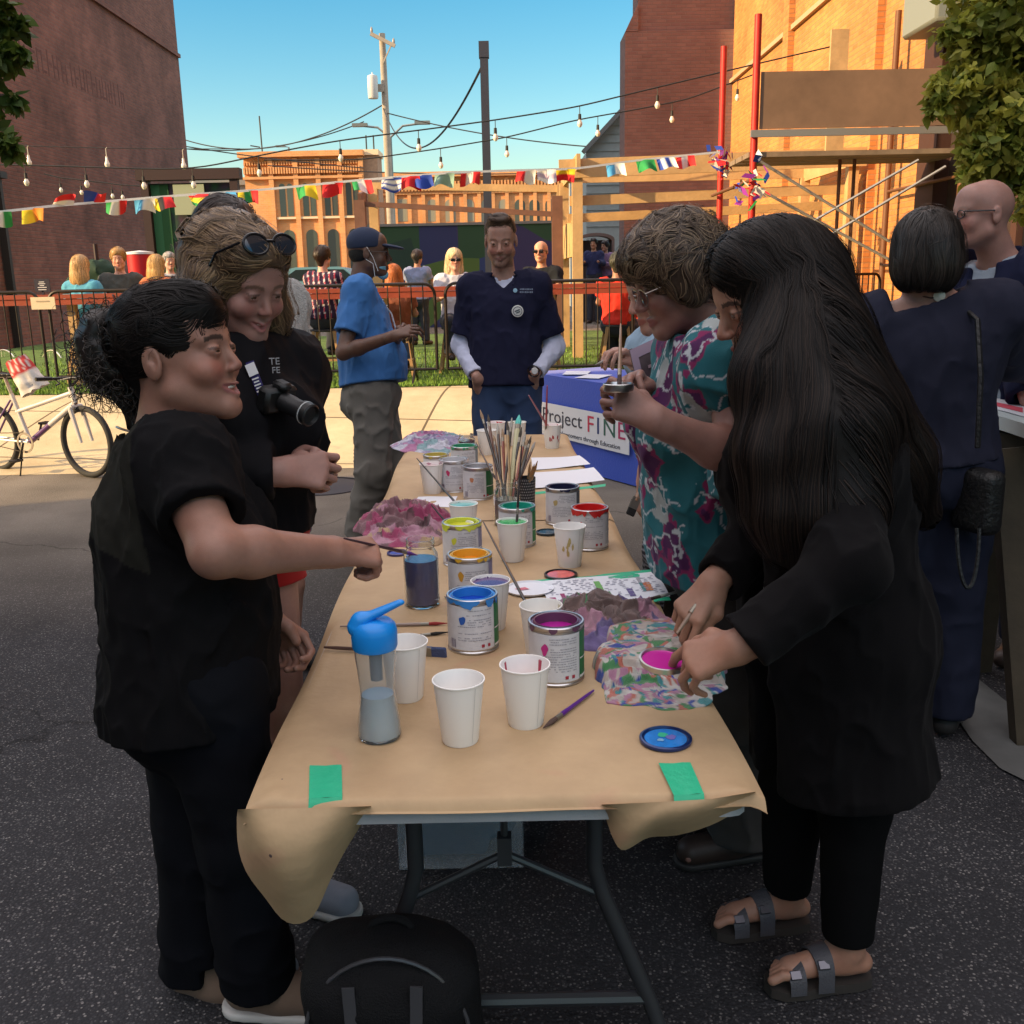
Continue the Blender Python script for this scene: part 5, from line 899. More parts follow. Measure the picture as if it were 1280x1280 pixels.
    _,c=cup(690,531,'white paper cup with red drips holding two crossed brushes',(.5,.04,.05),level=.8,stain=(.4,.03,.04),seed=7); rr=thing('paint_brush','red-handled brush slanting right out of the red-dripped cup','brush',c); mk_brush(rr,P(684,482,4.4),c+A(-.03,0,.07),.0045,(.35,.03,.06),(.5,.5,.5)); rr=thing('paint_brush','pale brush crossing the red-handled one in the red-dripped cup','brush',c); mk_brush(rr,P(661,494,4.5),c+A(.0,0,.07),.0045,(.35,.15,.2),(.5,.5,.5))
    cup(579,632,'x') if False else None
    _,c=cup(572,655,'yellow-rimmed paper cup tucked behind the yellow-green can',(.62,.60,.05),level=.955); long_brush('short dark brush leaning from the yellow-rimmed cup',P(539,631,3.05),c+A(-.01,0,.09),.003)
    # jars
    jar(525,674,'tall glass jar of murky blue-purple rinse water',(.10,.095,.20),H=.172,R=.044); rj,c=jar(633,602,'glass jar of grey rinse water crammed with brushes',(.20,.20,.17),level=.6,R=.044); jar(583,543,'small jar of brownish purple water at the far end of the table',(.10,.05,.07),H=.10)
    rg=random.Random(8)
    names=['dark','brown','black','reddish','ochre','slim dark','long brown','thin black','stubby brown','plum','tan','grey','deep red']
    ends=[(600,512),(610,518),(622,530),(628,536),(634,526),(640,522),(646,528),(652,534),(657,540),(660,548),(664,545),(669,552),(617,544)]
    for i,(ex,ey) in enumerate(ends):
        hc=[(.02,.015,.015),(.12,.05,.03),(.015,.012,.012),(.22,.05,.03),(.30,.19,.08)][i%5]; q=P(ex,ey,3.55+rg.uniform(-.12,.1)); r=thing('paint_brush','brush bundled with others in the jar of grey rinse water','brush',c,group='brushes crammed in the rinse jar'); mk_brush(r,c+A(rg.uniform(-.02,.02),rg.uniform(-.02,.02),.02),q,.0045,hc,[(.30,.20,.12),(.05,.04,.03),(.35,.33,.3)][i%3])
    q=c+A(.0,.02,.30); r=thing('paint_brush','aqua-tipped fat brush standing tallest in the rinse jar','brush',c); mk_brush(r,c+A(0,.01,.03),P(649,519,3.5),.009,(.45,.42,.25),(.12,.55,.50))
    c=G(657,598,TZ+.10); c[2]=TZ+.004; r=thing('dotted_tumbler','black tumbler with white dots holding short brushes, behind the rinse jar','tumbler',c); dt=mat('tumbler_dark',(.02,.025,.035),rough=.4); MB().lathe([(0,0),(.032,0),(.036,.10),(.034,.10),(.03,.01),(0,.01)],c,28).build('wall',dt,r); m=MB(); ca=math.atan2(-c[1],-c[0])
    for j in range(9):
        for i in range(16): cylp(m,c,.0326+.0037*(.01+j*.0105)/.1,ca-1.5+i*.19+(j%2)*.095,ca-1.5+i*.19+(j%2)*.095+.07,.008+j*.0105,.0125+j*.0105,1)
    m.build('dots',mat('dot_grey',(.4,.42,.45)),r)
    for i,(ex,ey) in enumerate(((663,577),(668,580),(672,576),(666,583))): r=thing('paint_brush','short pale-tipped brush in the dotted tumbler','brush',c,group='short brushes in the dotted tumbler'); mk_brush(r,c+A(0,0,.03),P(ex,ey,3.45),.004,(.35,.22,.1),(.45,.25,.12))
    # lids
    lid(832,923,'blue paint lid with green and violet blobs, near the right tape strip',(.01,.03,.13),(.02,.20,.60),dots=[(-.003,.013,.009,(.04,.45,.25)),(.010,.002,.010,(.16,.14,.45)),(-.010,-.008,.006,(.2,.4,.6))]); lid(701,718,'coral red paint lid lying beside the colour chart',(.03,.02,.025),(.75,.14,.13)); lid(684,665,'small dark teal lid between the teal and red cans',(.02,.04,.06),(.03,.08,.12),R=.036); lid(497,691,'small violet-blue lid behind the murky purple jar',(.03,.03,.15),(.06,.06,.35),R=.032)
    # bottle
    c=G(475,921,TZ); c[2]=TZ+.0015; r=thing('water_bottle','clear waisted water bottle with bright blue flip-spout cap, half full','bottle',c); g=mat('bottle_plastic',(.86,.90,.93),rough=.05,trans=.93,ior=1.12,spec=.6); H=.178
    pr=[(0,.004),(.036,0),(.039,.006),(.038,.03),(.034,.06),(.031,.085),(.0315,.10),(.034,.13),(.0365,.155),(.037,H)]; MB().lathe(pr+[(a-.002,max(.006,b)) for a,b in pr[::-1][:-1]]+[(0,.006)],c,40).build('bottle',g,r)
    MB().lathe([(0,.0065),(.0362,.0065),(.0355,.03),(.0318,.06),(.0288,.083),(0,.083)],c,40).build('water',mat('cloudy_water',(.42,.46,.47),rough=.05,spec=.5,coat=.4,var=.05),r)
    MB().lathe([(0,.11),(.011,.11),(.012,H),(0,H)],c,20).build('filter_core',mat('filter_grey',(.16,.17,.20),rough=.4),r)
    cb=mat('cap_blue',(.008,.24,.72),rough=.35); MB().lathe([(.0385,H-.008),(.040,H-.004),(.0405,H+.022),(.038,H+.034),(.030,H+.042),(0,H+.046)],c,40).build('cap',cb,r)
    q=SDF(); a=c+A(-.022,-.004,H+.044); b=c+A(.048,.0,H+.074); q.cone(a,b,.014,.008,.01,'add',A(0,0,1),1.5); q.cone(a,a+A(-.004,0,-.012),.016,.02,.01); q.build('spout',cb,r,.002)
    # rags
    rag('crumpled pink and plum paint rag on the left edge of the table',[(452,655),(470,640),(500,632),(520,628),(548,640),(551,665),(545,684),(510,686),(478,684),(458,672)],None,palette((.05,0,.03,0,-.06),[(.34,.05,.13),(.22,.10,.12),(.40,.20,.27),(.13,.06,.07),(.42,.28,.16)],9,3),11,h=.07)
    rag('mauve and brown crumpled rag right of the magenta can',[(690,762),(705,752),(740,748),(780,752),(815,757),(834,780),(836,800),(800,812),(760,818),(720,816),(700,800),(690,780)],None,palette((.05,0,0,-.12,-.02),[(.26,.17,.23),(.17,.11,.10),(.40,.20,.27),(.06,.24,.10),(.17,.13,.30)],9,5),13,h=.062)
    def zf(s,V,c): 
        u=(V[:,1]-c[1])+.008*np.sin(V[:,0]*45)+.012*(vn(V,22,3)-.5); t=np.clip((u+.085)/.05,0,1)*3; f=np.floor(t); g=t-f; st=(f+np.clip(g*4,0,1)-.35*np.clip(g,0,1)*np.sin(PI*g))/3; return .036*np.clip(st,0,1)*np.clip((1-s)*14,0,1)**.5
    rag('folded multicoloured paint cloth under the hand of the long-haired woman',[(757,862),(764,820),(768,797),(800,790),(850,792),(885,800),(897,830),(896,870),(880,884),(830,887),(790,884),(762,878)],zf,palette((-.04,-.02,.04,.02,-.05,-.03,.06),[(.03,.06,.32),(.05,.24,.26),(.45,.38,.34),(.40,.18,.28),(.06,.22,.08),(.45,.13,.09),(.52,.49,.46)],44,8,.05),17,amp=.02,n=220,fold=20)
    rag('pile of thin plastic and pale lilac rags at the far left table corner',[(506,552),(520,543),(545,541),(568,545),(574,556),(560,566),(535,568),(514,566)],None,palette((.05,0,0,-.02),[(.50,.50,.58),(.30,.26,.40),(.20,.33,.36),(.40,.16,.30)],14,2),19,h=.04)
    # brushes lying on the paper
    def lay(lb,a,b,rad,hc,bc,flat=0,z=.0062): r=thing('paint_brush',lb,'brush',G(*a,TZ)); mk_brush(r,G(*a,TZ+z),G(*b,TZ+z),rad,hc,bc,flat)
    lay('purple-handled thin brush lying beside the red-stained cup',(742,863),(679,910),.0040,(.10,.02,.22),(.10,.06,.05)); lay('red-ferruled brush lying left of the royal blue can',(425,783),(560,779),.0036,(.28,.20,.16),(.30,.03,.03)); lay('slim dark brush lying parallel behind the near cups',(508,796),(562,790),.0034,(.03,.04,.03),(.02,.02,.02)); lay('wide flat brush with blue-grey bristles sticking out behind the plain cup',(405,809),(560,818),.0055,(.09,.05,.04),(.05,.07,.16),flat=.03,z=.009)
    lay('pale-ended brush lying across the top of the mauve rag',(858,737),(800,752),.004,(.5,.5,.45),(.10,.05,.06),z=.018)
    r=thing('paint_brush','thin brush end lying beside the orange can','brush',G(560,745,TZ)); mk_brush(r,G(556,746,TZ+.005),G(575,756,TZ+.005),.003,(.02,.02,.02),(.02,.02,.02))
def under_table():
    # translucent bin
    z0=G(577,1088); cl=mat('bin_plastic',(.60,.64,.68),rough=.3,alpha=.20); r=thing('storage_bin','translucent plastic storage bin with blue things inside, under the near table','bin',(z0[0],z0[1]+.12,0)); w,d,h=.34,.25,.24; c=A(z0[0],z0[1]+.13,h/2)
    m=MB(); t=.003
    for s in(-1,1): m.box(c+A(s*(w/2-t),0,.0),(t,d,h),bev=.001); m.box(c+A(0,s*(d/2-t),0),(w-2*t-.002,t,h),bev=.001)
    m.box(c+A(0,0,-h/2+.004),(w-.01,d-.01,.004)); m.build('walls',cl,r); m=MB(); 
    for s in(-1,1): m.box(c+A(s*w/2,0,h/2),(.02,d+.02,.012)); m.box(c+A(0,s*d/2,h/2),(w-.02,.02,.012))
    m.build('rim',cl,r)
    q=SDF(); q.box(c+A(-.03,0,-.03),(.10,.09,.08),None,.02,.02); q.ell(c+A(.09,0,-.04),(.06,.07,.05)); q.post=lambda p,d_:d_+.02*(fbm(p,18,2,2)-.5); o=q.build('folded_cloth',mat('bin_blue_cloth',(.03,.08,.14),rough=.9),None,.008); o.location=(0,0,0); tag(o,'dark blue cloth bundle inside the translucent bin','cloth')
    o=MB().box(c+A(.10,.02,.075),(.05,.05,.05),bev=.004).build('yellow_sponge',mat('yellow_sponge',(.55,.38,.05),rough=.8),loc=c+A(.10,.02,.05)); tag(o,'small yellow sponge in the translucent bin','sponge')
    c=G(662,1022)+A(0,.15,.09); r=thing('storage_tub','small violet-tinted plastic tub behind the translucent bin','tub',(c[0],c[1],0)); m=MB(); m.box(c,(.24,.2,.16),bev=.02); m.build('tub',mat('tub_violet',(.16,.15,.27),rough=.35,trans=.4),r); m=MB(); m.box(c+A(0,0,.088),(.26,.22,.014),bev=.005); m.build('lid',mat('tub_lid',(.3,.3,.42),rough=.4),r)
    # backpack
    bk=mat('black_nylon',(.006,.006,.007),rough=.8,bump=.4,bscale=300,spec=.25); c=A(-.245,1.60,0); r=thing('backpack','black backpack standing on the asphalt under the near table edge','backpack',c)
    q=SDF(); q.box(c+A(0,0,.175),(.165,.10,.175),None,.07,.04); q.ell(c+A(0,-.02,.27),(.14,.10,.09),None,.05); q.post=lambda p,d_:d_+.028*(fbm(p,9,2,3)-.5); q.build('body',bk,r,.006)
    q=SDF(); q.box(c+A(0,-.10,.13),(.125,.035,.11),None,.03,.03); q.post=lambda p,d_:d_+.006*(fbm(p,16,5,2)-.5); q.build('front_pocket',bk,r,.006); m=MB().tube([c+A(-.04,.02,.352)+A(.04*(1-math.cos(t)),0,.03*math.sin(t)) for t in np.linspace(0,PI,12)],.008,8); m.build('handle',bk,r)
    zp=mat('zip_dark',(.05,.05,.055),rough=.3); pts=[c+A(.150*math.cos(t),-.085,.20+.175*math.sin(t)) for t in np.linspace(-.2,PI+.2,24)]; MB().tube(pts,.004,6).build('zip',zp,r)
    for s in(-1,1): MB().beam(c+A(s*.06,-.115,.34),c+A(s*.05,-.13,.06),.022,.004,(0,-1,0)).build('webbing_strap',zp,r)
def banner_table():
    # corners of the blue cloth front from the photograph, on the ground plane
    b1=G(803,612); b0=b1+(A(.36,8.25,0)-b1)*1.0; u=nrm(b0-b1); L=2.0; b1=b1-u*.12; H=.74; nrm_=A(u[1],-u[0],0); nrm_=-nrm_ if nrm_@A(1,0,0)<0 else nrm_
    b1[2]=0; u[2]=0; u=nrm(u); r=thing('banner_table','table under a bright blue cloth with a white printed banner','table',b1+u*.9); bl=mat('blue_cloth',(.012,.055,.42),rough=.75,sheen=.2,bump=.15,bscale=60); W=.76; L=1.83
    n=40; V=[];Fc=[]
    def wall(a,b,nm,amp):
        V=[];m=8
        for j in range(m+1):
            for i in range(n+1):
                t=i/n; p=a*(1-t)+b*t; nn=nrm(np.cross(b-a,A(0,0,1))); p=p+nn*(amp*math.sin(t*11+1)*(1-j/m)+.004); V.append((p[0],p[1],.01+(H-.01)*j/m))
        Fc=[(j*(n+1)+i,j*(n+1)+i+1,(j+1)*(n+1)+i+1,(j+1)*(n+1)+i) for j in range(m) for i in range(n)]; np_mesh(nm,V,np.array(Fc),bl,r)
    p0=b1;p1=b1+u*L;p2=p1+nrm_*W;p3=b1+nrm_*W
    wall(p1,p0,'cloth_front',.008); wall(p0,p3,'cloth_side',.01); wall(p3,p2,'cloth_back',.01); wall(p2,p1,'cloth_side',.01)
    MB().prism([(0,0),(L,0),(L,W),(0,W)],b1+A(0,0,H-.012),u,nrm_,(0,0,.013)).build('cloth_top',bl,r)
    # banner: white panel between these picture columns
    out=-nrm_; o=b1+out*.022
    def onface(px,py):
        d=CM@np.array([(px-640)/F,-(py-640)/F,-1.]); t=((o-CC)@out)/(d@out); return CC+d*t
    tl=onface(676,499); tr=onface(787,527); br=onface(791,576); bl_=onface(676,536)
    zt=(tl[2]+tr[2])/2; zb=(br[2]+bl_[2])/2; a=A(tl[0],tl[1],0); b=A(tr[0],tr[1],0); ba=nrm(b-a); w=np.linalg.norm(b-a); MB().prism([(0,zb),(w,zb),(w,zt),(0,zt)],a,ba,A(0,0,1),out*.004).build('banner',mat('banner_white',(.62,.63,.68),rough=.6),r)
    mid=a+ba*w*.5+out*.006; h=zt-zb; dk=mat('banner_ink',(.015,.02,.05)); s=h*.60
    q=a+ba*w*.02+out*.006; q[2]=zb+h*.62; text_on('Project ',q,ba,(0,0,1),s,dk,r,xs=w*.166/s,align='LEFT')
    x=.555
    for ch,col,wd in(('F',(.45,.02,.07),.105),('I',(.01,.03,.15),.07),('N',(.02,.10,.08),.15),('E',(.35,.02,.10),.1)):
        q=a+ba*w*x+out*.006; q[2]=zb+h*.60; text_on(ch,q,ba,(0,0,1),s*1.15,mat('ink_'+ch,col),r,xs=w*.16/s,align='LEFT'); x+=wd
    q=a+ba*w*.24+out*.006; q[2]=zb+h*.15; text_on('Newcomers through Education',q,ba,(0,0,1),h*.19,dk,r,xs=w*.053/(h*.19)*1.0,align='LEFT')
    # leaflets on top
    wp=mat('leaflet_white',(.62,.66,.74),rough=.5)
    for k in range(4):
        q=b1+u*(.25+.32*k)+nrm_*(.12+.1*(k%2)); q[2]=H+.006+.002*k; o=MB().prism([(0,0),(.21,0),(.21,.297),(0,.297)],q,_rz(.3*k)@u,_rz(.3*k)@nrm_,(0,0,.002)).build('leaflet',wp,loc=q); tag(o,'leaflet lying on the blue cloth of the banner table','leaflet',group='leaflets on the blue table')
    bg=thing('paper_bag','crumpled pale plastic bag on the back corner of the blue table','bag',b1+u*.35+nrm_*.3+A(0,0,H)); q=SDF(); q.ell(b1+u*.35+nrm_*.32+A(0,0,H+.10),(.13,.10,.11)); q.plane(b1+A(0,0,H+.005),(0,0,-1)); q.post=lambda p,d_:d_+.06*(fbm(p,14,2,3)-.5); q.build('bag',wp,bg,.01)
def right_table():
    y=3.55; r=thing('high_table','high work table with printed posters and slanted wooden legs, at the right edge','table',(2.1,y,0)); q=P(1205,500,3.55); q[2]=1.06; z=1.06; pts=[G(1232,466,z),G(1330,462,z),G(1380,560,z),G(1210,508,z)]; tp=mat('table_pale',(.42,.47,.47),rough=.5)
    m=MB(); V=[p+A(0,0,0) for p in pts]; c0=pts[3]; m.prism([(p-c0)[:2].tolist() for p in pts],c0-A(0,0,.045),A(1,0,0),A(0,1,0),A(0,0,.045)); m.build('table_top',tp,r)
    pc=[(.5,.5,.52),(.5,.06,.09),(.06,.3,.25),(.45,.45,.5),(.08,.10,.3)]; 
    f=lambda u,v:(pts[3]*(1-u)+pts[2]*u)*(1-v)+(pts[0]*(1-u)+pts[1]*u)*v+A(0,0,.003)
    for k,(u,v,du,dv) in enumerate(((.02,.08,.5,.2),(.04,.32,.6,.22),(.08,.58,.5,.2),(.62,.1,.35,.5),(.1,.82,.6,.14))): o=MB(); o.add([f(u,v),f(u+du,v),f(u+du,v+dv),f(u,v+dv)],[(0,1,2,3)]); o=o.build('poster',mat('poster_paper',(.6,.6,.64),rough=.5),loc=f(u,v)); tag(o,'printed poster lying on the high table at the right edge','poster',group='posters on the high table'); p=MB(); g=lambda a,b:f(u+du*a,v+dv*b)+A(0,0,.0012); p.add([g(.1,.25),g(.9,.25),g(.9,.6),g(.1,.6)],[(0,1,2,3)]); p.build('print_band',mat('print_%d'%k,pc[(k*2+1)%5]),o)
    wd=mat('dark_wood',(.045,.033,.020),rough=.8,var=.25,bump=.2,bscale=20); 
    for a,b,w in((P(1245,560,3.45),G(1212,838),.15),(P(1262,560,3.2),G(1290,935),.12),(P(1330,540,3.3),G(1380,900),.12),(P(1330,540,3.9),G(1370,830),.12)): b[2]=0; MB().beam(a,b,w,.05,(0,1,0)).build('leg',wd,r)
    MB().beam(P(1225,552,3.42),P(1330,575,3.2),.04,.10).build('apron',wd,r)
    # pale drop cloth on the road
    L=[(1162,838),(1185,880),(1215,925),(1250,960),(1300,985)]; U=[(1170,800),(1225,850),(1262,880),(1290,905),(1340,930)]
    V=[];n=40; Lp=np.array([G(*p,.008) for p in L]);Up=np.array([G(*p,.008) for p in U]); t=np.linspace(0,1,5)
    for j in range(6):
        for i in range(n): s=i/(n-1); a=A(*[np.interp(s,t,Lp[:,k]) for k in range(3)]); b=A(*[np.interp(s,t,Up[:,k]) for k in range(3)]); p=a*(1-j/5)+b*j/5; p[2]=.008+.03*vn(p,7)*math.sin(PI*j/5); V.append(p)
    o=np_mesh('drop_cloth',V,np.array([(j*n+i,j*n+i+1,(j+1)*n+i+1,(j+1)*n+i) for j in range(5) for i in range(n-1)]),mat('drop_cloth',(.085,.085,.082),rough=.9,var=.2),loc=V[0]); tag(o,'pale drop cloth lying on the asphalt under the high table','drop cloth')
def bicycle():
    w1=G(114,597); w2=G(0,590); w1[2]=0;w2[2]=0; R=.30; d=nrm(w1-w2); n=A(d[1],-d[0],0); up=A(0,0,1); c1=w1+up*R; c2=c1-d*1.02; r=thing('bicycle','silver and purple mountain bicycle parked at the left edge','bicycle',(c1+c2)/2*A(1,1,0))
    ty=mat('tyre',(.02,.02,.02),rough=.8); al=mat('alloy',(.6,.58,.55),rough=.3,metal=.8); sv=mat('frame_silver',(.55,.52,.50),rough=.3,coat=.4); pu=mat('frame_purple',(.09,.03,.13),rough=.3,coat=.4); bk=mat('black_plastic',(.01,.01,.012),rough=.25)
    st=nrm(d*1.+n*.12)  # front wheel turned
    def wheel(c,dd,nn):
        a=np.linspace(0,2*PI,48,endpoint=False); w=MB().tube([c+dd*(R-.025)*math.cos(t)+up*(R-.025)*math.sin(t) for t in a],.025,10,closed=True).build('wheel',ty,r)
        MB().tube([c+dd*(R-.052)*math.cos(t)+up*(R-.052)*math.sin(t) for t in a],.011,8,closed=True).build('rim',al,w)
        m=MB()
        for k in range(32): t=2*PI*k/32; s=(.03 if k%2 else -.03); m.tube([c+nn*s+dd*.02*math.cos(t+.9)+up*.02*math.sin(t+.9),c+dd*(R-.06)*math.cos(t)+up*(R-.06)*math.sin(t)],.0013,4)
        m.build('spokes',al,w); MB().tube([c-nn*.045,c+nn*.045],.018,10).build('hub',al,w)
        m=MB()
        for k in range(56): t=2*PI*k/56; q=c+dd*(R+.0)*math.cos(t)+up*(R+.0)*math.sin(t); m.box(q,(.012,.03,.006),R=np.stack([nrm(-dd*math.sin(t)+up*math.cos(t)),nn,nrm(dd*math.cos(t)+up*math.sin(t))],1))
        m.build('tread',ty,w)
    n1=A(st[1],-st[0],0); wheel(c1,st,n1); wheel(c2,d,n)
    hd=c1-d*.10+up*.42; hb=hd-up*.10+d*.03; bb=c2+d*.42-up*.02; sttop=bb-d*.14+up*.40
    MB().tube([hb,bb],.023,10).build('down_tube',pu,r); MB().tube([hb*.55+bb*.45,hb*.05+bb*.95-0*up],.0238,10).build('decal_band',pu,r); MB().tube([hd-up*.02,bb*.25+sttop*.75-up*.05],.019,10).build('top_tube',sv,r); MB().tube([hb,hb*.45+bb*.55],.0245,10).build('down_tube_silver',sv,r)
    MB().tube([bb,sttop],.018,10).build('seat_tube',sv,r); MB().tube([sttop,sttop+up*.14-d*.05],.014,8).build('seat_post',al,r)
    for s in(-1,1): MB().tube([c2+n*s*.05,bb+n*s*.03],.010,8).build('chain_stay',sv,r); MB().tube([c2+n*s*.05,sttop+n*s*.02-up*.05],.009,8).build('seat_stay',pu,r)
    MB().tube([hd+up*.03,hb],.024,10).build('head_tube',sv,r); m=MB(); cr=hb-up*.03
    for s in(-1,1): m.tube([cr+n1*s*.05,cr+n1*s*.055-up*.02,c1+n1*s*.055],[.02,.02,.014],8)
    m.tube([cr-n1*.055,cr,cr+n1*.055],.02,8); m.build('fork',sv,r)
    stem=hd+up*.10+st*.06; MB().tube([hd+up*.02,hd+up*.09,stem],.014,8).build('stem',bk,r); MB().tube([stem-n1*.29-st*.06+up*.02,stem-n1*.1+up*.01,stem,stem+n1*.1+up*.01,stem+n1*.29-st*.06+up*.02],.012,8).build('handlebar',bk,r)
    for s in(-1,1):
        MB().tube([stem+n1*s*.19-st*.035+up*.015,stem+n1*s*.31-st*.065+up*.022],.017,8).build('grip',bk,r); MB().tube([stem+n1*s*.16-st*.02,stem+n1*s*.2+st*.07-up*.02,stem+n1*s*.24+st*.07-up*.03],.006,6).build('brake_lever',bk,r)
        p0=stem+n1*s*.15; MB().tube([p0+(hb-p0)*t+st*.16*math.sin(PI*t)+up*.10*math.sin(PI*t) for t in np.linspace(0,1,14)],.004,5).build('brake_cable',mat('cable_grey',(.3,.28,.25),rough=.5),r)
    q=SDF(); s0=sttop+up*.16-d*.06; q.cone(s0-d*.11,s0+d*.13,.06,.02,.02,'add',up,1.7); q.build('saddle',bk,r,.008)
    MB().lathe([(.07,-.003),(.088,-.003),(.088,.003),(.07,.003),(.07,-.003)],bb-n*0+n*.06,28,R=zframe(n),close=False).build('chainring',mat('chainring',(.35,.3,.25),rough=.4,metal=.6),r); MB().lathe([(0,-.003),(.05,-.003),(.05,.003),(0,.003)],c2+n*.05,20,R=zframe(n)).build('cassette',mat('chainring',(.35,.3,.25)),r)
    m=MB(); m.tube([bb+n*.06+up*.085,c2+n*.05+up*.045],.004,5); m.tube([bb+n*.06-up*.085,c2+n*.05-up*.045],.004,5); m.build('chain',mat('chain_dark',(.06,.05,.04),rough=.5,metal=.5),r)
    for s,k in((1,-1),(-1,1)): e=bb+n*s*.09+(up*.15*k*.95+d*.05*k); MB().tube([bb+n*s*.08,e],.010,8).build('crank',bk,r); MB().box(e+n*s*.04,(.09,.07,.02),R=frame(d),bev=.003).build('pedal',bk,r)
    MB().tube([bb-d*.05+n*.03,bb*A(1,1,0)+n*.14-d*.02],.007,6).build('kickstand',bk,r)
    # bag on the handlebar
    q=P(32,468,8.15); b=thing('paper_bag','crumpled red and white printed paper bag hanging from the bicycle handlebar','bag',q); R_=frame(A(.25,-1,.2),A(-.5,0,1)); rg=RNG; V=[];nx,nz=14,14
    def surf(sg):
        out=[]
        for j in range(nz+1):
            for i in range(nx+1):
                u=i/nx-.5;v=j/nz-.5; y=sg*(.05*(1-(2*u)**4)*(1-.5*(v+.5)**2)); p=A(u*.24*(1-.25*(v+.5)),y,v*.30); p=p+.02*(A(vn(p+q,30,1),vn(p+q,30,2),vn(p+q,30,3))-.5); out.append(q+R_@p)
        return out
    V=surf(1)+surf(-1); nn=nx+1; F1=[(j*nn+i,j*nn+i+1,(j+1)*nn+i+1,(j+1)*nn+i) for j in range(nz) for i in range(nx)]; k=len(V)//2; Fc=F1+[tuple(x+k for x in f[::-1]) for f in F1]; CL=[]
    for s in range(2):
        for j in range(nz+1):
            for i in range(nx+1): v=j/nz; u=i/nx; red=(v>.5)and not(.12<((u*4+v)%1)<.4 and v>.6); CL.append((.5,.03,.03) if red else (.62,.58,.54))
    np_mesh('bag_skin',V,Fc,mat('printed_paper',(.5,.5,.5),rough=.6,attr=True),b,col=np.array(CL))
# ============================================================ PEOPLE
def frame(fwd,up=(0,0,1)):
    f=nrm(fwd); r=nrm(np.cross(f,np.asarray(up,float))); u=np.cross(r,f); return np.stack([r,f,u],1)
def m_skin(name,tint=1.): return mat(name,(.5,.3,.22),rough=.48,attr=True,var=.07,vscale=25,bump=.10,bscale=700,sss=.12,spec=.45)
def m_cloth(name,col=(.1,.1,.1),rough=.88,var=.08,bump=.10,bscale=420,attr=False,sheen=None): return mat(name,col,rough,var=var,vscale=9,bump=bump,bscale=bscale,attr=attr,sheen=(.0 if max(col)<.04 else .05) if sheen is None else sheen,spec=.10 if max(col)<.04 else .3)
SK=m_skin('skin'); SKC={'fair':(.38,.205,.155),'light':(.56,.31,.23),'tan':(.36,.19,.125),'dark':(.12,.06,.04),'pale':(.55,.33,.26)}
HAIRM=mat('hair_strands',(.1,.06,.04),rough=.42,attr=True,spec=.35,var=.2,vscale=60)
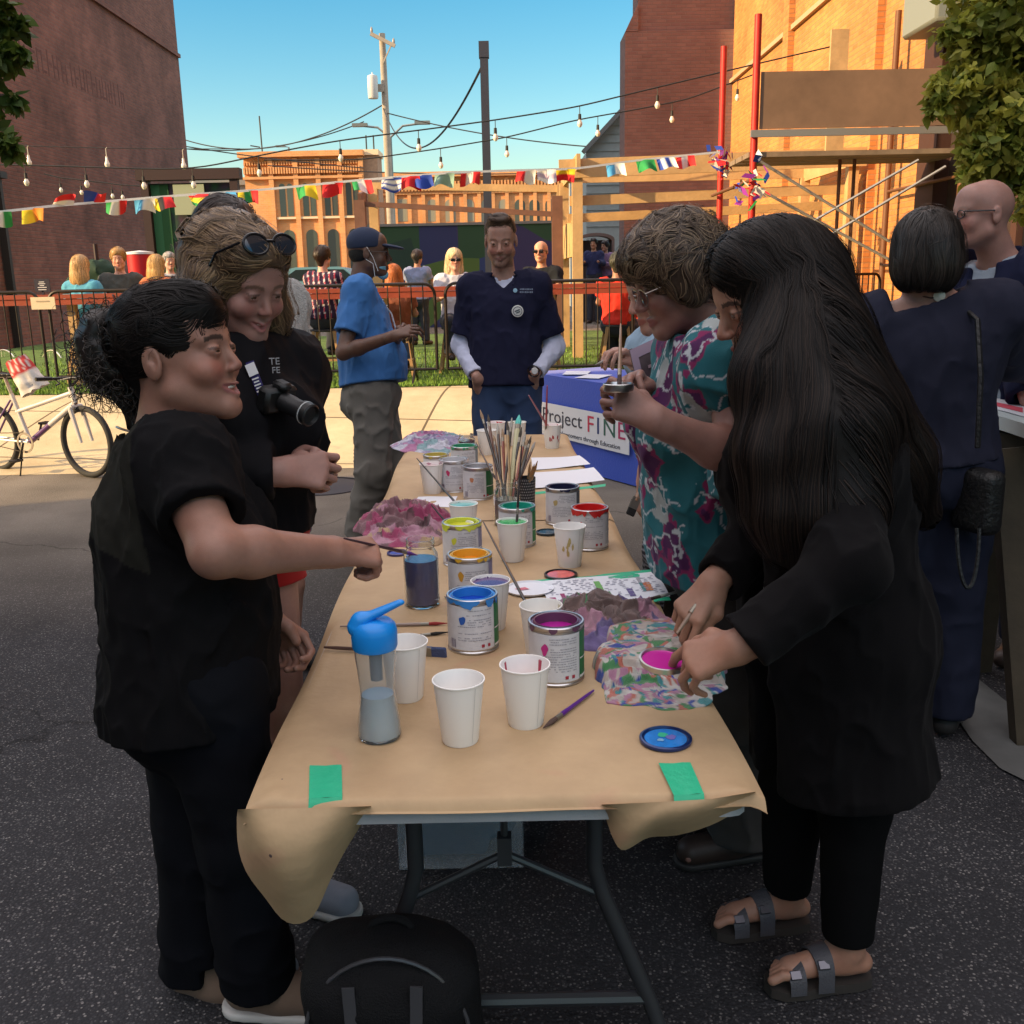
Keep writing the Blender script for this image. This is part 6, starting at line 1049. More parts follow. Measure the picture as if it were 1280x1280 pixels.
class Person:
    def __init__(s,label,base,head,hf,nb,pe,tf,hs=1.,hup=(0,0,1),skin='fair',cw=.17,cd=.11,ww=.145,wd=.1,hw=.165,hd=.12,bust=0,nr=.052,h=.004,grp=None,arm=1.,leg=1.,belly=0,cat='person'):
        s.root=thing('person',label,cat,(base[0],base[1],base[2] if len(base)>2 else 0),group=grp)
        s.hc=np.asarray(head,float); s.hR=frame(hf,hup); s.hs=hs; s.nb=np.asarray(nb,float); s.pe=np.asarray(pe,float)
        s.up=nrm(s.nb-s.pe); tf=np.asarray(tf,float); tf=nrm(tf-(tf@s.up)*s.up); s.fw=tf; s.rt=np.cross(tf,s.up); s.TR=np.stack([s.rt,s.fw,s.up],1)
        s.L=np.linalg.norm(s.nb-s.pe); s.ch=s.pe+s.up*s.L*.66; s.wa=s.pe+s.up*s.L*.33
        s.dim=(cw,cd,ww,wd,hw,hd); s.bust=bust; s.nr=nr; s.h=h; s.arm=arm; s.leg=leg; s.belly=belly
        s.sk=A(*SKC[skin]) if isinstance(skin,str) else A(*skin)
        s.shR=s.nb+s.rt*(cw*.98)-s.up*.055; s.shL=s.nb-s.rt*(cw*.98)-s.up*.055
        s.arms={}; s.legs={}; s.sd=SDF(); s.lipc=s.sk*A(.9,.55,.55); s.brow=A(.03,.018,.012); s.stub=0; s.open=0; s.smile=0; s.nz=1.; s.slit=.0032; s.browa=.85; s.eyec=(.06,.03,.015)
    def T(s,x,y,z): return s.hc+s.hs*(s.hR@A(x,y,z))
    def set_arm(s,side,el,wr,sh=None):
        s.arms[side]=[s.shR if side=='R' else s.shL,np.asarray(el,float),np.asarray(wr,float)]
        if sh is not None: s.arms[side][0]=np.asarray(sh,float)
    def set_leg(s,side,kn,an,toe,hip=None):
        sg=1 if side=='R' else -1
        s.legs[side]=[s.pe+s.rt*sg*s.dim[4]*.52-s.up*.03 if hip is None else np.asarray(hip,float),np.asarray(kn,float),np.asarray(an,float),np.asarray(toe,float)]
    def stand(s,gz=0.,spread=.11,at=None,shift=(0,0)):
        b=s.pe.copy() if at is None else A(*at)
        for sg,sd in((1,'R'),(-1,'L')):
            r=A(s.rt[0],s.rt[1],0); r=nrm(r); f=A(s.fw[0],s.fw[1],0); f=nrm(f)
            an=A(b[0],b[1],gz+.08)+r*sg*spread+f*(.03*sg)+A(*shift,0); hip=s.pe+s.rt*sg*s.dim[4]*.52
            kn=(hip+an)/2+f*.025; s.set_leg(sd,kn,an,an+f*.15+r*sg*.03-A(0,0,.05))
    def torso(s,q,o=0,k=.07):
        cw,cd,ww,wd,hw,hd=s.dim; R=s.TR
        q.ell(s.pe,A(hw+o,hd+o,.13+o),R,k); q.ell(s.wa+s.fw*s.belly*.3,A(ww+o,wd+o+s.belly*.3,.15+o),R,k); q.ell(s.ch,A(cw+o,cd+o,.17+o),R,k)
        q.ell(s.pe-s.fw*hd*.45-s.up*.05,A(hw*.8+o,hd*.75+o,.1+o),R,.05)
        if s.belly: q.ell(s.wa+s.fw*(wd*.5+s.belly*.5)-s.up*.02,A(ww*.8+o,wd*.6+o,.13+o),R,.06)
        if s.bust:
            for g in(-1,1): q.ell(s.ch+s.rt*g*cw*.45+s.fw*(cd*.75+s.bust*.2)-s.up*.02,A(.062+o,s.bust+.03+o,.06+o),R,.04)
        a=s.arms.get('R',[s.shR])[0]; b=s.arms.get('L',[s.shL])[0]
        q.cone(a,s.nb-s.up*.01,.05*s.arm+o,.05+o,.05); q.cone(b,s.nb-s.up*.01,.05*s.arm+o,.05+o,.05)
        q.cone(a,s.ch+s.rt*cw*.4,.055*s.arm+o,.08+o,.06); q.cone(b,s.ch-s.rt*cw*.4,.055*s.arm+o,.08+o,.06)
    def head(s):
        q=s.sd; T=s.T; c=s.hs; R=s.hR
        q.ell(T(0,-.018,.035),A(.074,.094,.086)*c,R,.03); q.ell(T(0,.026,-.03),A(.059,.062,.08)*c,R,.03)
        for g in(-1,1):
            q.cone(T(g*.05,.0,-.055),T(g*.012,.068,-.095),.021*c,.016*c,.03)
            q.ell(T(g*.036,.060,-.026),A(.022,.019,.021)*c,R,.025)
            q.cone(T(g*.042,.068,.024),T(g*.01,.082,.021),.009*c,.009*c,.014)
        q.ell(T(0,.048,.055),A(.056,.037,.046)*c,R,.03); q.ell(T(0,.076,-.098),A(.019,.014,.014)*c,R,.02)
        for g in(-1,1): q.ell(T(g*.031,.101,.007),A(.016,.015,.011)*c,R,.016,'sub')
        q.cone(T(0,.082,.014),T(0,.080+.026*s.nz,-.026),.007*c,.0105*c*s.nz,.012)
        for g in(-1,1):
            q.ell(T(g*.0105*s.nz,.076+.022*s.nz,-.031),A(.0068,.009,.0068)*c*s.nz,R,.007)
            q.ell(T(g*.031,.0775,.004),A(.0155,.014,.0125)*c,R,.006)
            q.ell(T(g*.031,.095,.003),A(.0130,.012,s.slit)*c,R,.002,'sub')
            q.ell(T(g*.006,.104,-.040),A(.003,.004,.003)*c,R,.002,'sub')
        for g in(-1,1):
            sm=s.smile; q.cone(T(g*(.021+.006*sm),.079-.004*sm,-.060+.007*sm),T(g*.003,.093,-.0595),.0032*c,.0052*c,.008); q.cone(T(g*(.021+.006*sm),.079-.004*sm,-.062+.007*sm),T(g*.003,.0905,-.072-.002*sm),.0032*c,.006*c,.008)
            if sm: q.ell(T(g*.041,.064,-.030),A(.019,.018,.016)*c,R,.018)
        if s.open:
            for g in(-1,1): q.cone(T(0,.094,-.0665),T(g*(.017+.007*s.smile),.083,-.064+.006*s.smile),(.003+.0045*s.open)*c,.0022*c,.003,'sub')
        else:
            for g in(-1,1): q.cone(T(0,.1,-.0655),T(g*.024,.088,-.063),.0014,.0014,.004,'sub')
        for g in(-1,1):
            q.ell(T(g*.077,-.014,-.002),A(.0075,.018,.031)*c,R,.006); q.ell(T(g*.0875,-.009,.002),A(.0085,.0105,.019)*c,R,.003,'sub'); q.ell(T(g*.081,-.014,-.008),A(.004,.005,.008)*c,R,.003)
        q.cone(T(0,-.028,-.045),s.nb,s.nr*.98,s.nr*1.08,.03)
    def face_col(s,V):
        q=((V-s.hc)@s.hR)/s.hs; n=len(V); c=np.tile(s.sk,(n,1)); x,y,z=q.T
        c*= (1+.18*(fbm(V,30,5)-.5)+.14*(fbm(V,140,6,2)-.5))[:,None]; c*=1+(fbm(V,18,9,2)-.5)[:,None]*A(.10,-.06,-.10)
        fr=y>.06; ax=np.abs(x)
        ck=np.exp(-(((ax-.038)/.02)**2+((z+.028)/.022)**2))*fr; c=c*(1-.25*ck[:,None]*A(0,1,1)); nz=np.exp(-((x/.014)**2+((z+.03)/.014)**2))*(y>.09); c=c*(1-.18*nz[:,None]*A(0,1,1))
        zl=z+.066-s.smile*.006*(ax/.024)**2; lip=(((x/(.0235+.005*s.smile))**2+(zl/.0105)**2)<1)&(y>.068); c[lip]=s.lipc
        zz=z-(.0245+.003*np.sin(np.clip((ax-.012)/.036,0,1)*PI)); br=(ax>.012)&(ax<.05)&(np.abs(zz)<.0042)&(y>.055); c[br]=c[br]*(1-s.browa)+s.brow*s.browa
        ed=((np.abs(ax-.031)<.0145)&(np.abs(z-.0085)<.0022)&(y>.07)); c[ed]*=.35
        if s.stub:
            st=(y>.0)&(z<-.045)&(q[:,2]>-.125)&~lip&(y<.11)|((np.abs(z+.05)<.006)&(ax<.025)&(y>.07)); w=s.stub*(.6+.4*vn(V,300)); c[st]=c[st]*(1-w[st,None])+s.brow*w[st,None]
        return c
    def finish_body(s,colx=None):
        s.torso(s.sd,-.006); s.head()
        for k,(a,e,w) in s.arms.items(): s.sd.path([a,e],[.047*s.arm,.038*s.arm],.03); s.sd.path([e,e*.7+w*.3,w],[.038*s.arm,.039*s.arm,.026*min(s.arm,1.12)],.02)
        for k,(a,e,w,t) in s.legs.items():
            s.sd.path([a,e],[.082*s.leg,.054*s.leg],.04); s.sd.path([e,e*.65+w*.35,w],[.052*s.leg,.056*s.leg,.036],.02); s.foot(w,t)
        o=s.sd.build('body',SK,s.root,s.h,lambda V:(colx(V,s.face_col(V)) if colx else s.face_col(V))); return o
    def foot(s,an,toe):
        d=toe-an; d=nrm(A(d[0],d[1],0)); r=A(d[1],-d[0],0); g=an[2]-.055
        heel=A(an[0],an[1],g+.02)-d*.03; ball=A(an[0],an[1],g+.018)+d*.125
        s.sd.cone(an,A(an[0],an[1],g+.035)+d*.01,.034,.032,.02); s.sd.cone(heel,ball,.03,.026,.02,'add',A(0,0,1),1.3); s.sd.cone(an+A(0,0,-.01)+d*.02,ball,.028,.02,.02)
        sg=1 if s.rt@r>0 else -1
        for i,(o_,L,rr) in enumerate([(-.026,.052,.012),(-.009,.046,.0085),(.004,.041,.008),(.016,.034,.0075),(.027,.025,.007)]):
            b=ball+r*o_*1.; s.sd.path([b,b+d*L*.55+A(0,0,.004),b+d*L-A(0,0,.006)],[rr*1.0,rr*.92,rr*.92],.002)
    def hand(s,side,w,fdir,back,curl,thumb,ts=1,sc=1.,spread=.12,pf=None):
        """w wrist, fdir along the fingers, back the normal of the back of the hand, curl (4x3 degrees), thumb a list of points in hand coordinates"""
        Y=nrm(fdir); Z=np.asarray(back,float); Z=nrm(Z-(Z@Y)*Y); X=np.cross(Y,Z)*ts; q=s.sd; W=np.asarray(w,float)
        H=lambda x,y,z: W+sc*(X*x+Y*y+Z*z)
        q.cone(H(0,-.02,0),H(0,.02,0),.025*sc,.024*sc,.02,'add',Z,1.25)
        kn=[(.032,.088),(.0108,.092),(-.0105,.087),(-.0305,.078)]
        for i,(kx,ky) in enumerate(kn): q.cone(H(kx*.45,.012,0),H(kx,ky,0),.0135*sc,.0115*sc,.016)
        q.ell(H(.018,.04,-.008),A(.016,.03,.014)*sc,np.stack([X,Y,Z],1),.014)
        Ls=[(.040,.025,.020),(.044,.028,.021),(.040,.026,.020),(.032,.020,.018)]; rs=[.0082,.0084,.0081,.0070]; tips=[]
        for i in range(4):
            p=H(kn[i][0],kn[i][1],0); a=0; sp=(1.5-i)*spread*.5; dirx=X*math.sin(sp)+Y*math.cos(sp); pts=[p]
            for j in range(3):
                a+=math.radians(curl[i][j]); p=p+sc*Ls[i][j]*(dirx*math.cos(a)-Z*math.sin(a)); pts.append(p)
            q.path(pts,[rs[i]*1.12*sc,rs[i]*1.02*sc,rs[i]*.95*sc,rs[i]*.82*sc],.0016); tips.append(p)
        tp=[H(*t) for t in thumb]; q.path(tp,[.0155*sc,.0125*sc,.0105*sc,.009*sc][:len(tp)],.01); tips.append(tp[-1])
        return tips
    # ---- clothes
    def cut_end(s,q,p,d,rad=.1,k=.004): 
        R=frame(d,(0,0,1) if abs(nrm(d)[2])<.9 else (1,0,0)); q.box(np.asarray(p)+nrm(d)*.07,(rad,.07,rad),R,.002,k,'sub')
    def shirt(s,name,m,o=.014,sleeve=.6,hem=None,folds=.007,fs=13,seed=1,h=None,col=None,neck=.012,cuff=.012,V=0,arms='RL',sr=1.,flare=0,extra=None,necko=0,side=None):
        q=SDF(); s.torso(q,o)
        hem=s.pe-s.up*.02 if hem is None else np.asarray(hem,float)
        if flare: q.cone(s.wa,hem-s.up*.1,s.dim[2]+o,s.dim[4]+o+flare,.06,'add',s.fw,s.dim[4]/s.dim[5]*1.0)
        if extra: extra(q)
        def post(p,d):
            near=np.abs(d)<.08; o_=d.copy(); pp=p[near]; z=pp*A(1,1,.55); r=np.abs(fbm(z,fs,seed,2)-.5)*2; r2=np.abs(fbm(z,fs*2.1,seed+3,2)-.5)*2; o_[near]=d[near]-folds*(1.15*(1-r)**4+.55*(1-r2)**4); return o_
        q.fn(post); q.plane(hem,-s.up,.005)
        for kx in arms:
            if kx not in s.arms: continue
            a,e,w=s.arms[kx]; r=s.arm*sr; g=SDF(); cuts=[]
            if sleeve<=1:
                end=a+(e-a)*sleeve; d=end-a; g.cone(a,end+nrm(d)*.03,(.056+cuff*.5)*r+.004,(.047+cuff)*r+.006,.035); cuts.append((end,d,.085,(end-nrm(d)*.05,end+nrm(d)*.05,.047*s.arm+.004,.042*s.arm+.006)))
            else:
                f=sleeve-1; end=e+(w-e)*f; d=end-e; g.path([a,e],[.055*r+cuff*.5,.046*r+cuff*.5],.035); g.cone(e,end+nrm(d)*.02,.046*r+cuff*.5,.031*r+cuff+.003,.03); cuts.append((end,d,.085,(end-nrm(d)*.03,end+nrm(d)*.05,.031*s.arm+cuff*.4,.03*s.arm+cuff*.4)))
            g.fn(post)
            for end,d,rad,hol in cuts:
                s.cut_end(g,end,d,.11); g.cone(*hol,.002,'sub')
                if sleeve<=1: q.cone(*hol,.002,'sub')
            q.group(g,.035)
        n=nrm(s.T(0,-.02,-.06)-s.nb); q.cone(s.nb-n*.012+s.fw*.012,s.nb+n*.12,s.nr+neck,s.nr+neck+.012,.004,'sub')
        q.box(s.nb+n*(.085+necko),(.11,.11,.06),frame(s.fw,n),.003,.01,'sub')
        if V:
            b=s.nb+s.fw*(s.dim[1]+.02); q.box(b-n*0,(V*.62,.1,V*.62),frame(s.fw,nrm(s.up))@_ry45(),.002,.003,'sub')
        return q.build(name,m,s.root,h or s.h*1.5,col,1)
    def trousers(s,name,m,waist=None,rt=(.098,.076,.066),o=.012,end=1.,folds=.007,fs=11,seed=5,h=None,col=None,both='RL',hiph=None):
        q=SDF(); R=s.TR; cw,cd,ww,wd,hw,hd=s.dim
        q.ell(s.pe,A(hw+o,hd+o,.14),R,.06); q.ell(s.wa,A(ww+o,wd+o,.14),R,.06); q.ell(s.pe-s.fw*hd*.45-s.up*.05,A(hw*.8+o,hd*.75+o,.1+o),R,.05)
        q.plane(s.pe+s.up*.10 if waist is None else waist,s.up,.004)
        cuts=[]
        for kx in both:
            a,e,w,t=s.legs[kx]; full=end>.5
            if full: q.cone(a,e,rt[0],rt[1],.045)
            if end<=.5: en=a+(e-a)*end*2; dd=e-a; q.cone(a,en+nrm(dd)*.02,rt[0],rt[1],.045)
            else: en=e+(w-e)*(end-.5)*2; dd=w-e; q.cone(e,en+nrm(dd)*.03,rt[1],rt[2],.03)
            cuts.append((en,dd))
        def post(p,d):
            near=np.abs(d)<.08; o_=d.copy(); z=p[near]*A(1,1,.8); r=np.abs(fbm(z,fs,seed,2)-.5)*2; o_[near]=d[near]-folds*1.4*(1-r)**4; return o_
        q.fn(post)
        for en,dd in cuts: s.cut_end(q,en,dd,.13)
        return q.build(name,m,s.root,h or s.h*1.6,col,1)
    def shoe(s,side,m,sole=None,h=.005,sc=1.):
        a,e,w,t=s.legs[side]; d=t-w; d=nrm(A(d[0],d[1],0)); g=w[2]-.08; b=A(w[0],w[1],g)
        q=SDF(); q.cone(b+A(0,0,.05)-d*.03,b+A(0,0,.04)+d*.158,.044*sc,.041*sc,.03,'add',A(0,0,1),1.05); q.cone(b+A(0,0,.09),b+A(0,0,.05)+d*.05,.043*sc,.042*sc,.03); q.plane(b+A(0,0,.012),(0,0,-1),.004); q.box(b+A(0,0,.16),(.08,.08,.06),None,.002,.004,'sub')
        o=q.build('shoe',m,s.root,h)
        if sole:
            q=SDF(); q.cone(b+A(0,0,.012)-d*.035,b+A(0,0,.012)+d*.162,.048*sc,.046*sc,.02,'add',A(0,0,1),1.); q.plane(b+A(0,0,.022),(0,0,1),.003); q.plane(b+A(0,0,.002),(0,0,-1),.003); q.build('sole',sole,o_parent(o,s.root),h,n=8)
        return o
    def eyes(s,gaze=(0,1,-.1)):
        gz=nrm(gaze); m=mat('eye',(.8,.8,.8),rough=.12,attr=True)
        for g in(-1,1):
            mb=MB(); mb.lathe([(.0122*s.hs*math.sin(a),-.0122*s.hs*math.cos(a)) for a in np.linspace(0,PI,13)],s.T(g*.031,.0775,.004),20)
            V=np.array(mb.v); q=((V-s.T(g*.031,.0775,.004))@s.hR); q/=np.linalg.norm(q,axis=1)[:,None]+1e-9; dt=q@gz
            c=np.tile(A(.24,.20,.185),(len(V),1)); c[dt>.78]=s.eyec; c[dt>.975]=(.005,.005,.005); mb.c=[tuple(k) for k in c]
            mb.build('eye',m,s.root)
    def teeth(s):
        mb=MB(); mb.lathe([(.0215*s.hs*math.sin(a),-.0055*s.hs*math.cos(a)) for a in np.linspace(0,PI,9)],s.T(0,.068,-.0625),24,R=s.hR); mb.build('teeth',mat('teeth',(.75,.7,.62),rough=.3),s.root)
    def hair(s,q,name='hair',m=None,c=(.05,.03,.02),h=.006,nst=0,flow=None,seeds=None,n=20,step=.012,w=.003,wob=.25,off=.002,var=.45,c2=None,post=True):
        c=A(*c)
        if post and q.post is None:
            q.post=lambda p,d: d+.006*(fbm(p*A(1,1,.35),45,4,2)-.5)+.008*(fbm(p*A(1,1,.5),16,8,2)-.5)
        def colf(V): return c*(.55+.8*fbm(V*A(1,1,.3),50,2))[:,None]
        HM=m or HAIRM; o=q.build(name,HM,s.root,h,colf)
        if nst:
            q.post=None
            p,g=grow(q,seeds,flow,n,step,off,wob)
            def cc(S):
                k=RNG.random(S)[:,None]; b=c*(1-var+2*var*RNG.random(S)[:,None]); 
                return b if c2 is None else np.where(k<.35,A(*c2)*(.7+.6*RNG.random(S)[:,None]),b)
            ribbons('strands',p,g,w,HM,s.root,cc)
            k=max(8,int(len(seeds)*.05)); p,g=grow(q,seeds[RNG.permutation(len(seeds))[:k]],flow,n,step,off+.007,wob*1.3+.35,seed=31); ribbons('strands',p,g,w*.45,HM,s.root,cc)
            for ob in s.root.children:
                if ob.name.startswith('strands') : ob.parent=o; ob.matrix_parent_inverse=Matrix.Identity(4)
        return o
    def cap_hair(s,th=.012,low=-.02,front=.06,c=(.05,.03,.02),h=.006,back=-.07,nst=0,fl=None,**kw):
        q=SDF(); T=s.T; k=s.hs; q.ell(T(0,-.020,.040),A(.075+th,.095+th,.088+th)*k,s.hR,.02); q.cone(T(0,-.07,.02),T(0,-.055,back),(.055+th)*k,.045*k,.03); q.ell(T(0,.03,.08),A(.058+th,.055+th*.6,.045+th)*k,s.hR,.02)
        q.ell(T(0,.13,-.035),A(.085,.105,.10)*k,s.hR,.012,'sub'); q.box(T(0,.02,-.09),A(.12,.07,.08+low)*k,s.hR,.01,.02,'sub')
        sd,d=seeds_on(s.T(0,-.02,.04),s.hR,nst or 1,lambda d:(d[:,2]>-.2)&(d[:,1]<.75))
        f=fl or (lambda p,t: np.tile(s.hR@A(0,-.6,-.8),(len(p),1)))
        return s.hair(q,c=c,h=h,nst=nst,flow=f,seeds=sd,**kw)
def o_parent(o,root): return root
def _ry45():
    c=math.sqrt(.5); return np.array([[c,0,c],[0,1,0],[-c,0,c]])
def obj_tube(name,pts,r,m,parent,n=8): return MB().tube(pts,r,n).build(name,m,parent)
BLK=m_cloth('black_jersey',(.0055,.005,.0056),sheen=.02)
CURLF=[(40,50,35)]*4
# ---------------------------------------------------------------- P1 woman in black tee, profile
def person1():
    p=Person('woman in black top with curly black bun, smiling and holding out a thin brush',(-.6,1.83),P(226,447,1.84),(.975,-.16,.12),P(208,556,1.87),P(246,850,1.96),(.99,.05,0),hs=1.05,skin=(.29,.145,.105),cw=.16,cd=.115,ww=.15,wd=.11,hw=.155,hd=.128,bust=.03,nr=.054,h=.003,arm=1.1,leg=1.1,belly=.03)
    p.open=1.; p.smile=1; p.nz=.86; p.slit=.0016; p.brow=A(.01,.007,.006); p.lipc=A(.30,.11,.10)
    p.set_arm('R',P(270,690,1.64),P(412,690,1.82),P(226,582,1.74)); p.set_arm('L',P(260,705,2.12),P(330,770,2.1),P(232,572,2.08))
    p.set_leg('R',P(300,1050,1.99),P(322,1222,2.12),P(380,1250,2.12),P(262,850,1.88)); p.set_leg('L',P(243,1050,2.1),P(247,1205,2.22),P(290,1225,2.2),P(238,850,2.0))
    w=P(412,690,1.82); d=P(470,690,1.88)-w
    p.hand('R',w+nrm(d)*.005,d,(-.1,-.55,.8),[(42,70,30),(55,80,40),(62,82,42),(66,82,42)],[(.022,.02,-.012),(.034,.055,-.028),(.026,.085,-.035),(.016,.105,-.035)],ts=-1,sc=1.0)
    p.hand('L',P(330,770,2.1),(.6,.1,-.7),(0,.8,.3),CURLF,[(.02,.02,-.01),(.035,.05,-.02),(.03,.08,-.03)],ts=1)
    p.finish_body(); p.eyes((0.1,1,.1)); p.teeth()
    up=p.up
    def yoke(V):
        c=np.tile(A(.006,.0056,.0064),(len(V),1)); q=(V-p.ch)@p.TR; b=(q[:,1]<.03)&(q[:,2]>-.02-.5*(q[:,1]+.05))&(q[:,1]<-.0); c[b]=A(.018,.017,.014)*(.8+.4*vn(V[b],60))[:,None]; return c
    p.shirt('top',m_cloth('black_jersey_yoke',(.01,.01,.01),attr=True),o=.018,sleeve=.62,hem=P(238,890,1.97),folds=.009,seed=3,col=yoke,cuff=.012,neck=.008,necko=-.006,flare=.015,arms='R')
    p.trousers('trousers',m_cloth('black_denim',(.0055,.006,.0085)),rt=(.103,.074,.078),end=1.,folds=.006,seed=8)
    wh=mat('white_rubber',(.5,.5,.48),rough=.6)
    for sd in'RL': p.shoe(sd,m_cloth('tan_canvas',(.16,.11,.08)),wh)
    # hair: swept back to a curly bun
    T=p.T; q=SDF(); q.ell(T(0,-.022,.043),A(.083,.104,.094),p.hR,.02); q.cone(T(0,-.08,.02),T(0,-.06,-.06),.055,.035,.03); q.ell(T(0,.036,.076),A(.066,.063,.056),p.hR,.02)
    q.ell(T(0,.158,-.052),A(.09,.112,.112),p.hR,.012,'sub')
    for g in(-1,1): q.ell(T(g*.085,.0,-.02),A(.03,.032,.05),p.hR,.01,'sub')
    sd,_=seeds_on(T(0,-.02,.04),p.hR,3400,lambda d:(d[:,2]>-.35)&(d[:,1]<.995))
    bn=T(0,-.128,.035)
    fl=lambda x,t: (bn-x)
    p.hair(q,c=(.008,.006,.0055),m=mat('black_hair',(.01,.01,.01),rough=.5,attr=True,spec=.18),h=.005,nst=3400,flow=fl,seeds=sd,n=14,step=.012,w=.0018,wob=.14)
    q=SDF(); 
    for i in range(22):
        v=RNG.normal(size=3); v/=np.linalg.norm(v); q.ell(bn+p.hR@(v*A(.036,.036,.052))+A(-.005,0,-.01),A(.026,.026,.026)*RNG.uniform(.8,1.25),None,.02)
    q.post=lambda x,d: d+.018*(fbm(x,42,3,2)-.5)
    p.hair(q,name='bun',c=(.010,.007,.006),h=.005)
    S=1900; st=bn+RNG.normal(size=(S,3))*A(.026,.028,.036)+A(-.004,0,-.012); a=RNG.uniform(0,2*PI,S); pts=[]
    ax=RNG.normal(size=(S,3)); ax/=np.linalg.norm(ax,axis=1)[:,None]; bx=np.cross(ax,RNG.normal(size=(S,3))); bx/=np.linalg.norm(bx,axis=1)[:,None]; cx=np.cross(ax,bx)
    out=nrm(A(-.6,-.1,-.25)); L=RNG.uniform(.006,.026,S)*np.where(RNG.random(S)<.04,2.0,.7)
    for t in np.linspace(0,1,16):
        r=(.009*(1+.3*t)); pts.append(st+(bx*np.cos(a+t*9)[:,None]+cx*np.sin(a+t*9)[:,None])*r+(out*.3+ax)*(L*t)[:,None]+A(0,0,-.03)*t*t)
    pt=np.stack(pts,1); ribbons('curls',pt,np.tile(A(0,-1,.2),(S,16,1))+0*pt,.0014,HAIRM,p.root,lambda n:A(.012,.008,.006)*(1+1.2*RNG.random(n)[:,None]))
    # loose necklace chain at the nape
    ch=mat('silver_chain',(.6,.55,.45),rough=.3,metal=1)
    pts=[p.nb+p.rt*(.075)*math.cos(t)*1.-p.fw*.02+p.fw*.07*math.sin(t)+p.up*(.03-.02*math.sin(t)) for t in np.linspace(-.8,2.2,24)]
    obj_tube('necklace',pts,.0022,ch,p.root,6)
    # brush in the hand
    b=thing('paint_brush','thin purple-tipped brush held in the outstretched hand of the woman with the bun','brush',P(470,688,1.84))
    mk_brush(b,P(430,673,1.79),P(522,694,2.02),.0030,(.05,.02,.03),(.12,.03,.25))
